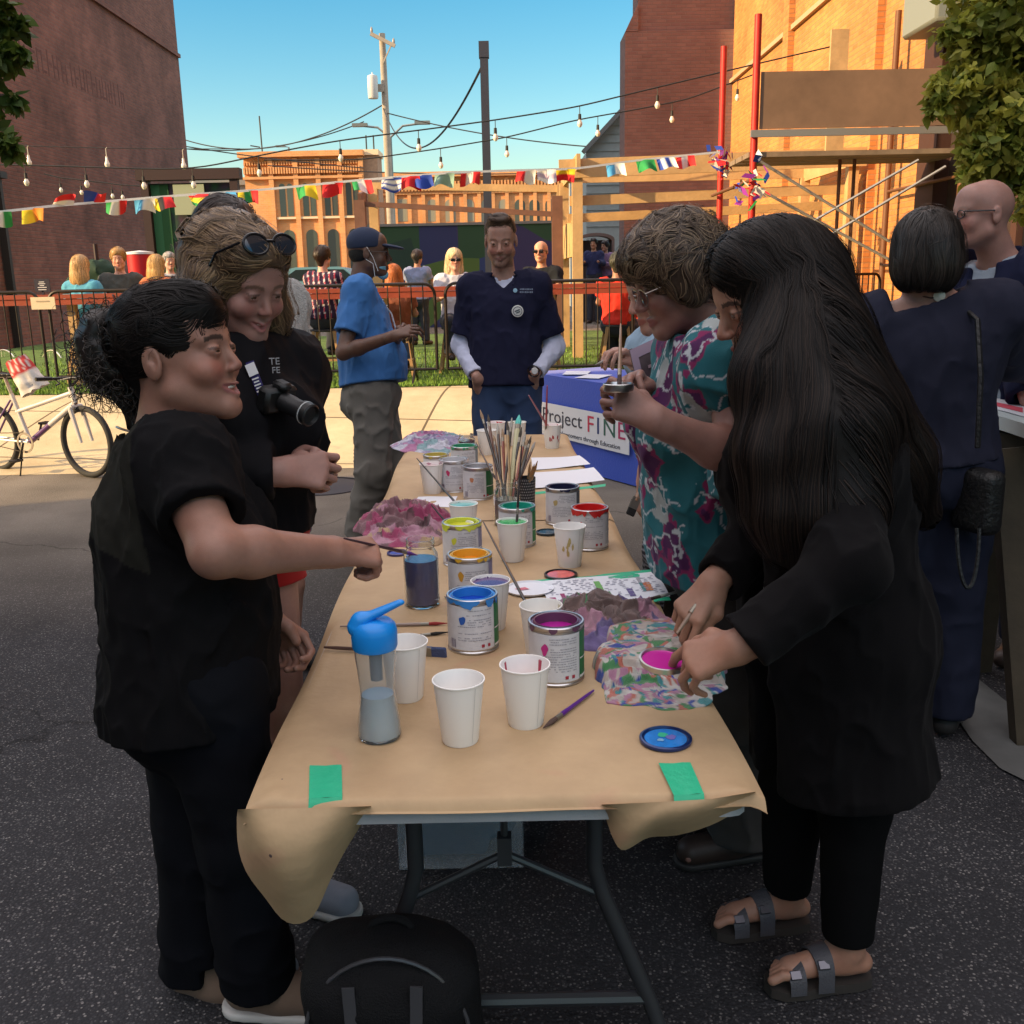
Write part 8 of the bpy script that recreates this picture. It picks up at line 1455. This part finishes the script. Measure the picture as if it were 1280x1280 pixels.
# ---------------------------------------------------------------- P8 long-haired woman in black cardigan
def person8():
    p=Person('woman with very long straight black hair, long black cardigan and grey sandals',(.62,1.97),P(958,372,1.86),(-.9,-.22,-.40),P(1010,470,1.92),P(1040,770,2.06),(-.92,-.25,0),hs=1.02,skin=(.32,.165,.112),cw=.165,cd=.11,ww=.15,wd=.11,hw=.165,hd=.13,bust=.02,h=.003,arm=1.0,leg=.97)
    p.brow=A(.008,.006,.006); p.lipc=A(.3,.1,.09)
    p.set_arm('L',P(1062,705,1.64),P(925,808,1.66),P(1048,572,1.80)); p.set_arm('R',P(965,655,2.1),P(893,728,1.98),P(985,530,2.12))
    p.set_leg('L',P(1068,1000,2.1),P(1058,1185,2.17),G(955,1240)+A(0,0,.03),P(1062,775,1.98)); p.set_leg('R',P(992,985,2.26),P(983,1118,2.36),G(885,1170)+A(0,0,.03),P(1005,770,2.16))
    w=P(925,808,1.66); d=P(880,812,1.68)-w
    p.hand('L',w,d+A(0,0,-.015),(-.15,-.55,.85),[(32,22,12),(60,60,30),(40,38,22),(48,42,25)],[(.02,.015,-.005),(.044,.045,-.006),(.05,.078,-.022),(.04,.108,-.034)],ts=1,sc=1.)
    w=P(893,728,1.98); t=p.hand('R',w,P(858,770,1.96)-w,(-.5,-.55,.55),[(25,40,20),(35,50,25),(40,55,25),(45,55,25)],[(.022,.02,-.012),(.038,.05,-.02),(.03,.08,-.03),(.02,.1,-.03)],ts=-1)
    def nails(V,c):
        return c
    p.finish_body(nails); p.eyes((0,1,-.6))
    DR=SDF()
    def dots(V):
        q=(V-p.ch)@p.TR; u=q@A(.7,.7,0); a=(q[:,0]+q[:,1])*62; b=q[:,2]*62; f=((a+.5*np.floor(b)%1)%1-.5)**2+((b)%1-.5)**2; c=np.tile(A(.012,.012,.014),(len(V),1)); c[f<.075]=(.45,.45,.45); return c
    p.shirt('blouse',m_cloth('dotted_cotton',(.1,.1,.1),attr=True),o=.012,sleeve=.5,hem=p.pe-p.up*.12,folds=.003,seed=71,col=dots,h=.0035,arms='')
    # cardigan: open at the front, falling to the thigh
    R=p.TR
    def ext(q):
        a=p.pe-A(0,0,.24)
        q.cone(p.wa,a+A(.04,0,-.1),.155,.205,.08,'add',p.fw,1.15); q.ell(p.ch-p.fw*.03,A(.165,.10,.18),R,.06)
    o=p.shirt('cardigan',BLK,o=.032,sleeve=1.95,hem=P(1040,968,2.1)+A(0,0,-.0),folds=.010,fs=9,seed=72,cuff=.010,neck=.02,extra=lambda q:(ext(q),q.box(p.wa+p.fw*.22-p.up*.1,(.045,.16,.55),R,.01,.02,'sub')),h=.0048,sr=1.04)
    p.trousers('leggings',m_cloth('black_legging',(.004,.004,.0045),bump=.05),rt=(.105,.072,.052),end=.96,folds=.002,seed=73,h=.006,o=.01)
    GR=mat('grey_strap',(.055,.055,.065),rough=.55,bump=.2,bscale=200); SO=mat('cork_sole',(.03,.025,.022),rough=.8)
    for sd in'RL':
        a,e,w,t=p.legs[sd]; dd=t-w; dd=nrm(A(dd[0],dd[1],0)); r=A(dd[1],-dd[0],0); b=A(w[0],w[1],w[2]-.08)
        b[2]=0
        sn=thing('sandal','grey two-strap sandal on the %s foot of the long-haired woman'%('near' if sd=='L' else 'far'),'sandal',b,group='sandals of the long-haired woman')
        # outline sole
        us=[(-.06,.0),(-.052,-.025),(-.02,-.034),(.04,-.034),(.10,-.043),(.15,-.042),(.178,-.025),(.184,0),(.176,.025),(.15,.042),(.10,.045),(.04,.036),(-.02,.034),(-.052,.025)]
        mb=MB(); mb.prism(us,b+A(0,0,.004),dd,r,A(0,0,.022)); mb.build('sole',SO,sn)
        for x,hh in((.048,.084),(.110,.058)):
            pts=[];
            mb=MB(); n=12; V=[]
            for j in range(2):
                for th in np.linspace(0,PI,n):
                    V.append(b+dd*(x+.036*j+.004*math.cos(th))+r*(.047)*math.cos(th)+A(0,0,.02+(hh-.014*j)*math.sin(th)**.6))
            V=np.array(V); V2=V+A(0,0,.004); F_=[(i,i+1,n+i+1,n+i) for i in range(n-1)]; mb.add(V2,F_,True); mb.add(V,[f[::-1] for f in F_],True); mb.add(np.concatenate([V[:n],V2[:n]]),[(i,i+1,n+i+1,n+i)[::-1] for i in range(n-1)]); mb.add(np.concatenate([V[n:],V2[n:]]),[(i,i+1,n+i+1,n+i) for i in range(n-1)])
            mb.build('strap',GR,sn)
            mb=MB(); mb.box(b+dd*(x+.018)+r*.034*(1 if r[1]<0 else -1)+A(0,0,.02+hh*.74),(.02,.026,.006),R=frame(dd,A(0,0,1)-r*.9),bev=.002); mb.build('buckle',mat('dark_buckle',(.12,.12,.14),rough=.3,metal=.8),sn)
    T=p.T; q=SDF(); q.ell(T(0,-.02,.045),A(.09,.108,.095),p.hR,.02); q.ell(T(0,.028,.078),A(.066,.058,.052),p.hR,.02)
    q.path([T(-.06,-.045,.0),P(962,470,1.76),P(964,570,1.74),P(968,640,1.75),P(972,685,1.76)],[.048,.050,.048,.040,.016],.05); q.path([T(-.02,-.07,.0),P(1010,440,1.82),P(1062,520,1.82),P(1115,575,1.86),P(1152,640,1.92)],[.08,.095,.085,.06,.025],.06); q.path([P(1010,440,1.80),P(1040,540,1.74),P(1055,640,1.72),P(1062,700,1.74)],[.09,.085,.06,.02],.06)
    q.path([T(0,-.03,-.02),P(990,480,1.80),P(1000,560,1.78),P(1008,640,1.75),P(1012,700,1.76)],[.06,.078,.072,.05,.018],.06)
    q.ell(T(0,.135,-.05),A(.085,.112,.125),p.hR,.012,'sub')
    sd,_=seeds_on(T(0,-.02,.045),p.hR,7000,lambda d:(d[:,2]>-.35)&(d[:,1]<.97))
    ex=[]
    for a_,b_,n_,w_ in((T(0,-.08,.04),P(1062,520,1.82),1500,.09),(P(1020,440,1.80),P(1090,560,1.84),1700,.10),(P(1000,420,1.76),P(1045,560,1.74),1500,.07),(P(1060,500,1.8),P(1130,600,1.88),900,.06)): t_=RNG.random((n_,1)); ex.append(a_*(1-t_)+b_*t_+RNG.normal(size=(n_,3))*w_)
    sd=np.concatenate([sd]+ex)
    part=T(0,.02,.14)
    def fl8(x,t):
        l=(x-p.hc)@p.hR; side=(l[:,1]<-.03)|(l[:,2]<-.3)
        down=np.tile(A(0,0,-1.),(len(x),1)); over=np.sign(l[:,0]-.0)[:,None]*p.hR[:,0]
        top=(l[:,2]>.06); f=np.where(top[:,None],over*.8+down*.5-p.hR[:,1]*.25,down)
        back=(x[:,0]>P(1000,400,1.84)[0]); f=np.where((back&~top)[:,None],A(.6,.06,-.75)[None],f); return f
    q.post=None
    p.hair(q,c=(.0065,.005,.0046),m=mat('black_hair',(.01,.01,.01),rough=.5,attr=True,spec=.18),nst=7000,flow=fl8,seeds=sd,n=46,step=.0125,w=.0022,wob=.14,off=.003,c2=(.020,.013,.010),h=.006)
    c=P(829,828,1.78); ld=thing('paint_lid','magenta paint tin lid pinched between the fingers of the long-haired woman','lid',c)
    R0=zframe(A(.05,-.12,1)); mb=MB(); mb.lathe([(0,-.004),(.040,-.004),(.0425,-.002),(.0425,.004),(.044,.0045),(.044,.008),(.0405,.0085),(.039,.0035),(0,.0035)],c,40,R=R0); mb.build('tin',mat('tin_metal',(.55,.55,.56),rough=.3,metal=1),ld)
    mb=MB(); mb.lathe([(0,.0045),(.0385,.0045)],c,40,R=R0,close=False); mb.build('paint',mat('paint_magenta',(.42,.012,.24),rough=.25),ld)
    b=thing('paint_brush','tan wooden brush hanging from the far hand of the long-haired woman','brush',P(858,765,1.94)); mk_brush(b,P(846,792,1.93),P(885,735,1.97),.005,(.25,.15,.10),(.2,.12,.08))
# ---------------------------------------------------------------- P9 / P10
def person9():
    p=Person('woman seen from behind with dark bob, dark blue top and black shoulder bag strap',(1.25,3.05),P(1156,322,3.0),(.25,.95,-.1),P(1163,376,3.03),P(1165,572,3.15),(.3,.95,0),hs=1.08,skin='fair',cw=.19,cd=.12,ww=.155,wd=.12,hw=.17,hd=.13,h=.006,arm=1.05,leg=1.0,nr=.054)
    p.set_arm('R',P(1262,452,3.3),P(1330,470,3.6)); p.set_arm('L',P(1098,480,3.1),P(1120,560,3.35)); p.stand(0,.11)
    p.finish_body()
    p.shirt('top',m_cloth('slate_blue_knit',(.018,.019,.033)),o=.022,sleeve=1.9,hem=p.pe-p.up*.0,folds=.009,fs=9,seed=81,cuff=.012,neck=.03,necko=-.012,h=.008)
    p.trousers('trousers',m_cloth('navy_trousers',(.014,.016,.03)),rt=(.115,.095,.085),seed=83,h=.01)
    for sd in'RL': p.shoe(sd,mat('black_sandal',(.015,.013,.013),rough=.7))
    T=p.T; q=SDF(); q.ell(T(0,-.02,.04),A(.096,.112,.1),p.hR,.02); q.ell(T(0,-.045,-.03),A(.1,.085,.09),p.hR,.04); q.ell(T(0,.14,-.05),A(.07,.1,.11),p.hR,.01,'sub'); q.plane(T(0,0,-.092),p.hR@A(0,.1,-1),.01)
    sd,_=seeds_on(T(0,-.02,.045),p.hR,3000,lambda d:(d[:,2]>-.2)); fl=lambda x,t:(x-T(0,-.03,.13))*3*(1-t)*A(1,1,.5)+A(0,0,-.6)*(t+.2)
    p.hair(q,c=(.017,.013,.011),nst=3000,flow=fl,seeds=sd,n=18,step=.012,w=.0026,wob=.25,c2=(.03,.022,.018))
    pts=[p.nb+p.rt*.062*math.cos(a)-p.fw*.075*math.sin(a)+p.up*(.012+.02*abs(math.cos(a))) for a in np.linspace(.1,3.04,16)]; obj_tube('necklace',pts,.0018,mat('brown_cord',(.05,.02,.015)),p.root,6)
    mb=MB(); mb.lathe([(0,-.004),(.017,0),(0,.004)],pts[6]-p.fw*.004,16,R=zframe(-p.fw)); mb.build('pendant',mat('shell',(.6,.58,.5),rough=.3),p.root)
    bg=thing('shoulder_bag','black shoulder bag hanging at the side of the woman with the dark bob','bag',P(1222,610,2.85))
    bm_=mat('black_bag',(.004,.004,.0045),rough=.5,bump=.3,bscale=80); q=SDF(); q.box(P(1222,625,3.0),(.04,.08,.10),_rz(.3),.03,.02); q.build('pouch',bm_,bg,.008)
    obj_tube('strap',[P(1222,560,2.86),P(1226,470,2.82),P(1222,400,2.86),P(1205,385,2.95)],.008,bm_,bg,6); t=np.linspace(0,PI,14); obj_tube('handle',[P(1196+14-14*math.cos(a),660+75*math.sin(a)+0,2.84) for a in t],.006,bm_,bg,6)
def person10():
    p=Person('bald man with glasses in navy jacket over grey tee, looking left',(1.95,3.85),P(1226,270,3.65),(-.97,-.1,.0),P(1250,330,3.72),P(1262,500,3.85),(-.8,-.5,0),hs=1.06,skin=(.34,.18,.145),cw=.2,cd=.13,ww=.17,wd=.13,h=.0055,arm=1.2,nr=.062)
    p.brow=A(.2,.15,.12); p.browa=.3
    p.set_arm('R',P(1275,430,3.6),P(1285,500,3.5)); p.set_arm('L',P(1262,430,4.1),P(1290,500,4.2)); p.stand(0,.12); p.finish_body(); p.eyes()
    p.shirt('tee',m_cloth('grey_tee',(.26,.30,.36)),o=.014,sleeve=.5,folds=.008,seed=91,h=.009,neck=.006,necko=.01)
    p.shirt('jacket',m_cloth('navy_jacket',(.012,.014,.035)),o=.034,sleeve=1.95,hem=p.pe-p.up*.1,folds=.012,fs=8,seed=92,cuff=.016,neck=.02,h=.009,sr=1.1,extra=lambda q:q.box(p.ch+p.fw*.2,(.055,.17,.5),p.TR,.01,.02,'sub'))
    p.trousers('trousers',m_cloth('navy_trousers'),h=.012)
    for sd in'RL': p.shoe(sd,mat('brown_shoe'))
    gm=mat('black_plastic')
    for g in(-1,1):
        c=p.T(g*.033,.098,.004); MB().tube([c+p.hR@A(.025*math.cos(t),-.3*abs(.02*math.cos(t)),.015*math.sin(t)) for t in np.linspace(0,2*PI,20,endpoint=False)],.002,6,closed=True).build('glasses_rim',gm,p.root)
        obj_tube('glasses_temple',[p.T(g*.058,.095,.014),p.T(g*.084,.0,.014)],.003,gm,p.root,6)
def bgp(label,px,py,y,facing,skin,top,topc,hairf=None,hc=(.1,.06,.03),seated=True,gz_=.42,hs=1.,arms=None,sleeve=.6,grp=None,colf=None,leg=(.03,.035,.05),lean=0):
    h=PY(px,py,y); fx=A(*facing,0.) if len(facing)==2 else A(*facing); f=nrm(fx*A(1,1,0)); nb=h-A(0,0,.19*hs)-f*.03; pe=nb-A(0,0,.50*hs)-f*.02-f*lean
    p=Person(label,(pe[0],pe[1],gz_),h,fx,nb,pe,f,hs=hs,skin=skin,h=.0095,cw=.165*hs,grp=None)
    for sg,sd in((1,'R'),(-1,'L')): el=p.nb+p.rt*sg*.24-A(0,0,.26)+f*.08; wr=el+f*.2-p.rt*sg*.08+A(0,0,.04); p.set_arm(sd,el,wr)
    if arms: 
        for k,(e,w) in arms.items(): p.set_arm(k,A(*e),A(*w))
    if seated:
        for sg,sd in((1,'R'),(-1,'L')): kn=pe+f*.40+p.rt*sg*.13-A(0,0,.04); an=kn-A(0,0,.36)-f*.06; p.set_leg(sd,kn,an,an+f*.15-A(0,0,.05))
    else: p.stand(gz_,.1)
    p.finish_body(); p.shirt('top',m_cloth(top,topc,attr=colf is not None),o=.018,sleeve=sleeve,folds=.012,seed=int(px),h=.013,cuff=.015,col=colf); p.trousers('trousers',m_cloth('bg_trousers_%d'%int(leg[0]*999),leg),h=.014,hiph=None)
    for sd in'RL': p.shoe(sd,mat('brown_shoe',(.04,.025,.02),rough=.5),h=.01)
    T=p.T
    if hairf=='long':
        q=SDF(); q.ell(T(0,-.02,.045),A(.09,.108,.098)*hs,p.hR,.02); q.ell(T(0,-.06,-.06),A(.105,.075,.13)*hs,p.hR,.05); q.ell(T(0,-.07,-.15),A(.11,.06,.10)*hs,p.hR,.05); q.ell(T(0,.13,-.06),A(.068,.11,.13)*hs,p.hR,.012,'sub')
        sd,_=seeds_on(T(0,-.02,.045),p.hR,1200,lambda d:(d[:,2]>-.3)); p.hair(q,c=hc,h=.011,nst=1200,flow=lambda x,t:np.tile(A(0,0,-1.),(len(x),1))+(x-T(0,0,.12))*2*(1-t),seeds=sd,n=18,step=.018,w=.005,wob=.7)
    elif hairf=='short':
        p.cap_hair(.014,c=hc,nst=260,w=.008,n=8,h=.009)
    return p
def glasses(p,lens=True):
    g=mat('black_plastic',(.01,.01,.012),rough=.25)
    for s in(-1,1): MB().box(p.T(s*.034,.10,.004),(.055,.012,.036),R=p.hR,bev=.005).build('sunglass_lens',g,p.root); obj_tube('temple',[p.T(s*.06,.095,.01),p.T(s*.082,0,.008)],.004,g,p.root,5)
def background():
    Y=11.95; g=gz(Y)
    L=[]
    p=bgp('woman with long curly blonde hair and light blue top, leftmost at the counter',102,334,Y,(.2,.98),'light','sky_blue_top',(.08,.30,.42),'long',(.50,.30,.12)); L.append(p)
    p=bgp('blond man in dark grey tee sitting at the counter, facing the camera',148,324,Y+.2,(.25,-1,-.1),(.60,.32,.22),'charcoal_tee',(.06,.065,.06),'short',(.38,.22,.08)); L.append(p)
    p=bgp('person with blond bob and orange top sitting right of the man in grey tee',197,332,Y+.1,(.3,.95),'light','orange_top',(.5,.15,.06),'long',(.55,.33,.12),hs=.92); L.append(p)
    p=bgp('grey-haired person in white far back near the sign booth',212,327,15,(.5,-.8),'light','white_top',(.5,.5,.5),'short',(.35,.33,.32),seated=False); 
    def stripes(V): s=np.sin(V[:,0]*95+V[:,2]*14); c=np.tile(A(.020,.010,.035),(len(V),1)); c[s>.72]=(.55,.5,.52); c[s>.9]=(.45,.05,.08); return c
    p=bgp('dark-haired man in striped navy shirt with his back to us at the counter',404,322,Y,(.35,.93),'light','striped_shirt',(.5,.5,.5),'short',(.03,.018,.012),colf=stripes); L.append(p)
    p=bgp('red-haired woman seen from behind at the counter beside the blue man',492,345,Y,(-.2,.97),(.5,.26,.17),'rust_top',(.25,.08,.04),'long',(.42,.12,.03),hs=.98); L.append(p)
    p=bgp('man in pale blue shirt standing far back before the mural wall',522,322,17.5,(.3,.9),'fair','pale_shirt_far',(.22,.26,.42),'short',(.05,.04,.04),seated=False)
    p=bgp('woman with long pale blonde hair, sunglasses and white shirt at the counter',568,325,Y+.25,(.2,-1,-.05),(.62,.36,.27),'white_blouse',(.50,.50,.58),'long',(.68,.52,.30)); glasses(p); L.append(p)
    p=bgp('bald man in sunglasses and black polo sitting right of the navy polo man',676,315,Y+.25,(-.35,-1,0),(.60,.30,.19),'black_polo',(.02,.022,.026),None,hs=1.05); glasses(p); p.stub=.3; L.append(p)
    p=bgp('person in navy standing in the brown arched shelter',742,305,24.2,(-.3,-.9),'tan','navy_far',(.02,.025,.08),'short',(.02,.015,.015),seated=False,sleeve=1.9)
    p=bgp('person in mauve standing beside the one in navy in the arched shelter',756,308,24.4,(-.6,-.7),'tan','mauve_far',(.2,.12,.22),'short',(.02,.015,.015),seated=False,sleeve=1.9,hs=.97)
    p=bgp('person in bright red shirt with dark hair sitting at the right end of the counter',772,330,Y+.1,(.3,.9),'tan','bright_red_shirt',(.60,.035,.02),'short',(.05,.05,.035)); L.append(p)
    p=bgp('person in orange-red jacket at the counter, half hidden by the floral shirt woman',792,335,Y+.45,(-.5,-.85),(.65,.36,.2),'red_jacket',(.55,.06,.03),'short',(.35,.2,.08)); L.append(p)
    for i,q in enumerate(L):
        lab='bar stool under the '+q.root['label'].split(' sitting')[0].split(' seen')[0].split(' at the counter')[0].split(' with his')[0].split(', leftmost')[0].split(', half')[0]
        stool(q.pe[0],q.pe[1],' '.join(lab.split()[:15])); 
        st=[o for o in bpy.data.objects if o.get('category')=='stool'][-1]; st.scale=(1,1,max(.75,(q.pe[2]-.13-gz(q.pe[1]))/.74)); 
    # notices / bottle on counter
    for i,(px,col,lb) in enumerate(((80,(.6,.58,.5),'folded white napkin on the counter at the left'),(760,(.5,.5,.5),'small white plate on the counter before the person in red'))):
        q=PY(px,368,11.42); q[2]=gz(11.45)+1.048; r=thing('plate' if i else 'napkin',lb,'plate' if i else 'napkin',q); MB().lathe([(0,0),(.05,0),(.085,.012),(.09,.014),(.06,.006),(0,.005)],q,20).build('dish',mat('dish_%d'%i,col,rough=.4),r)
import time as _t
def run(f):
    t=_t.time(); f(); print('BUILT',f.__name__,round(_t.time()-t,1),flush=True)
for f in ONLY if 'ONLY' in globals() else (setup_world,setting,far_buildings,garden,lines,trees,table_setup,under_table,banner_table,right_table,bicycle,person1,person2,person3,person4,person5,person6,person7,person8,person9,person10,background): run(f)
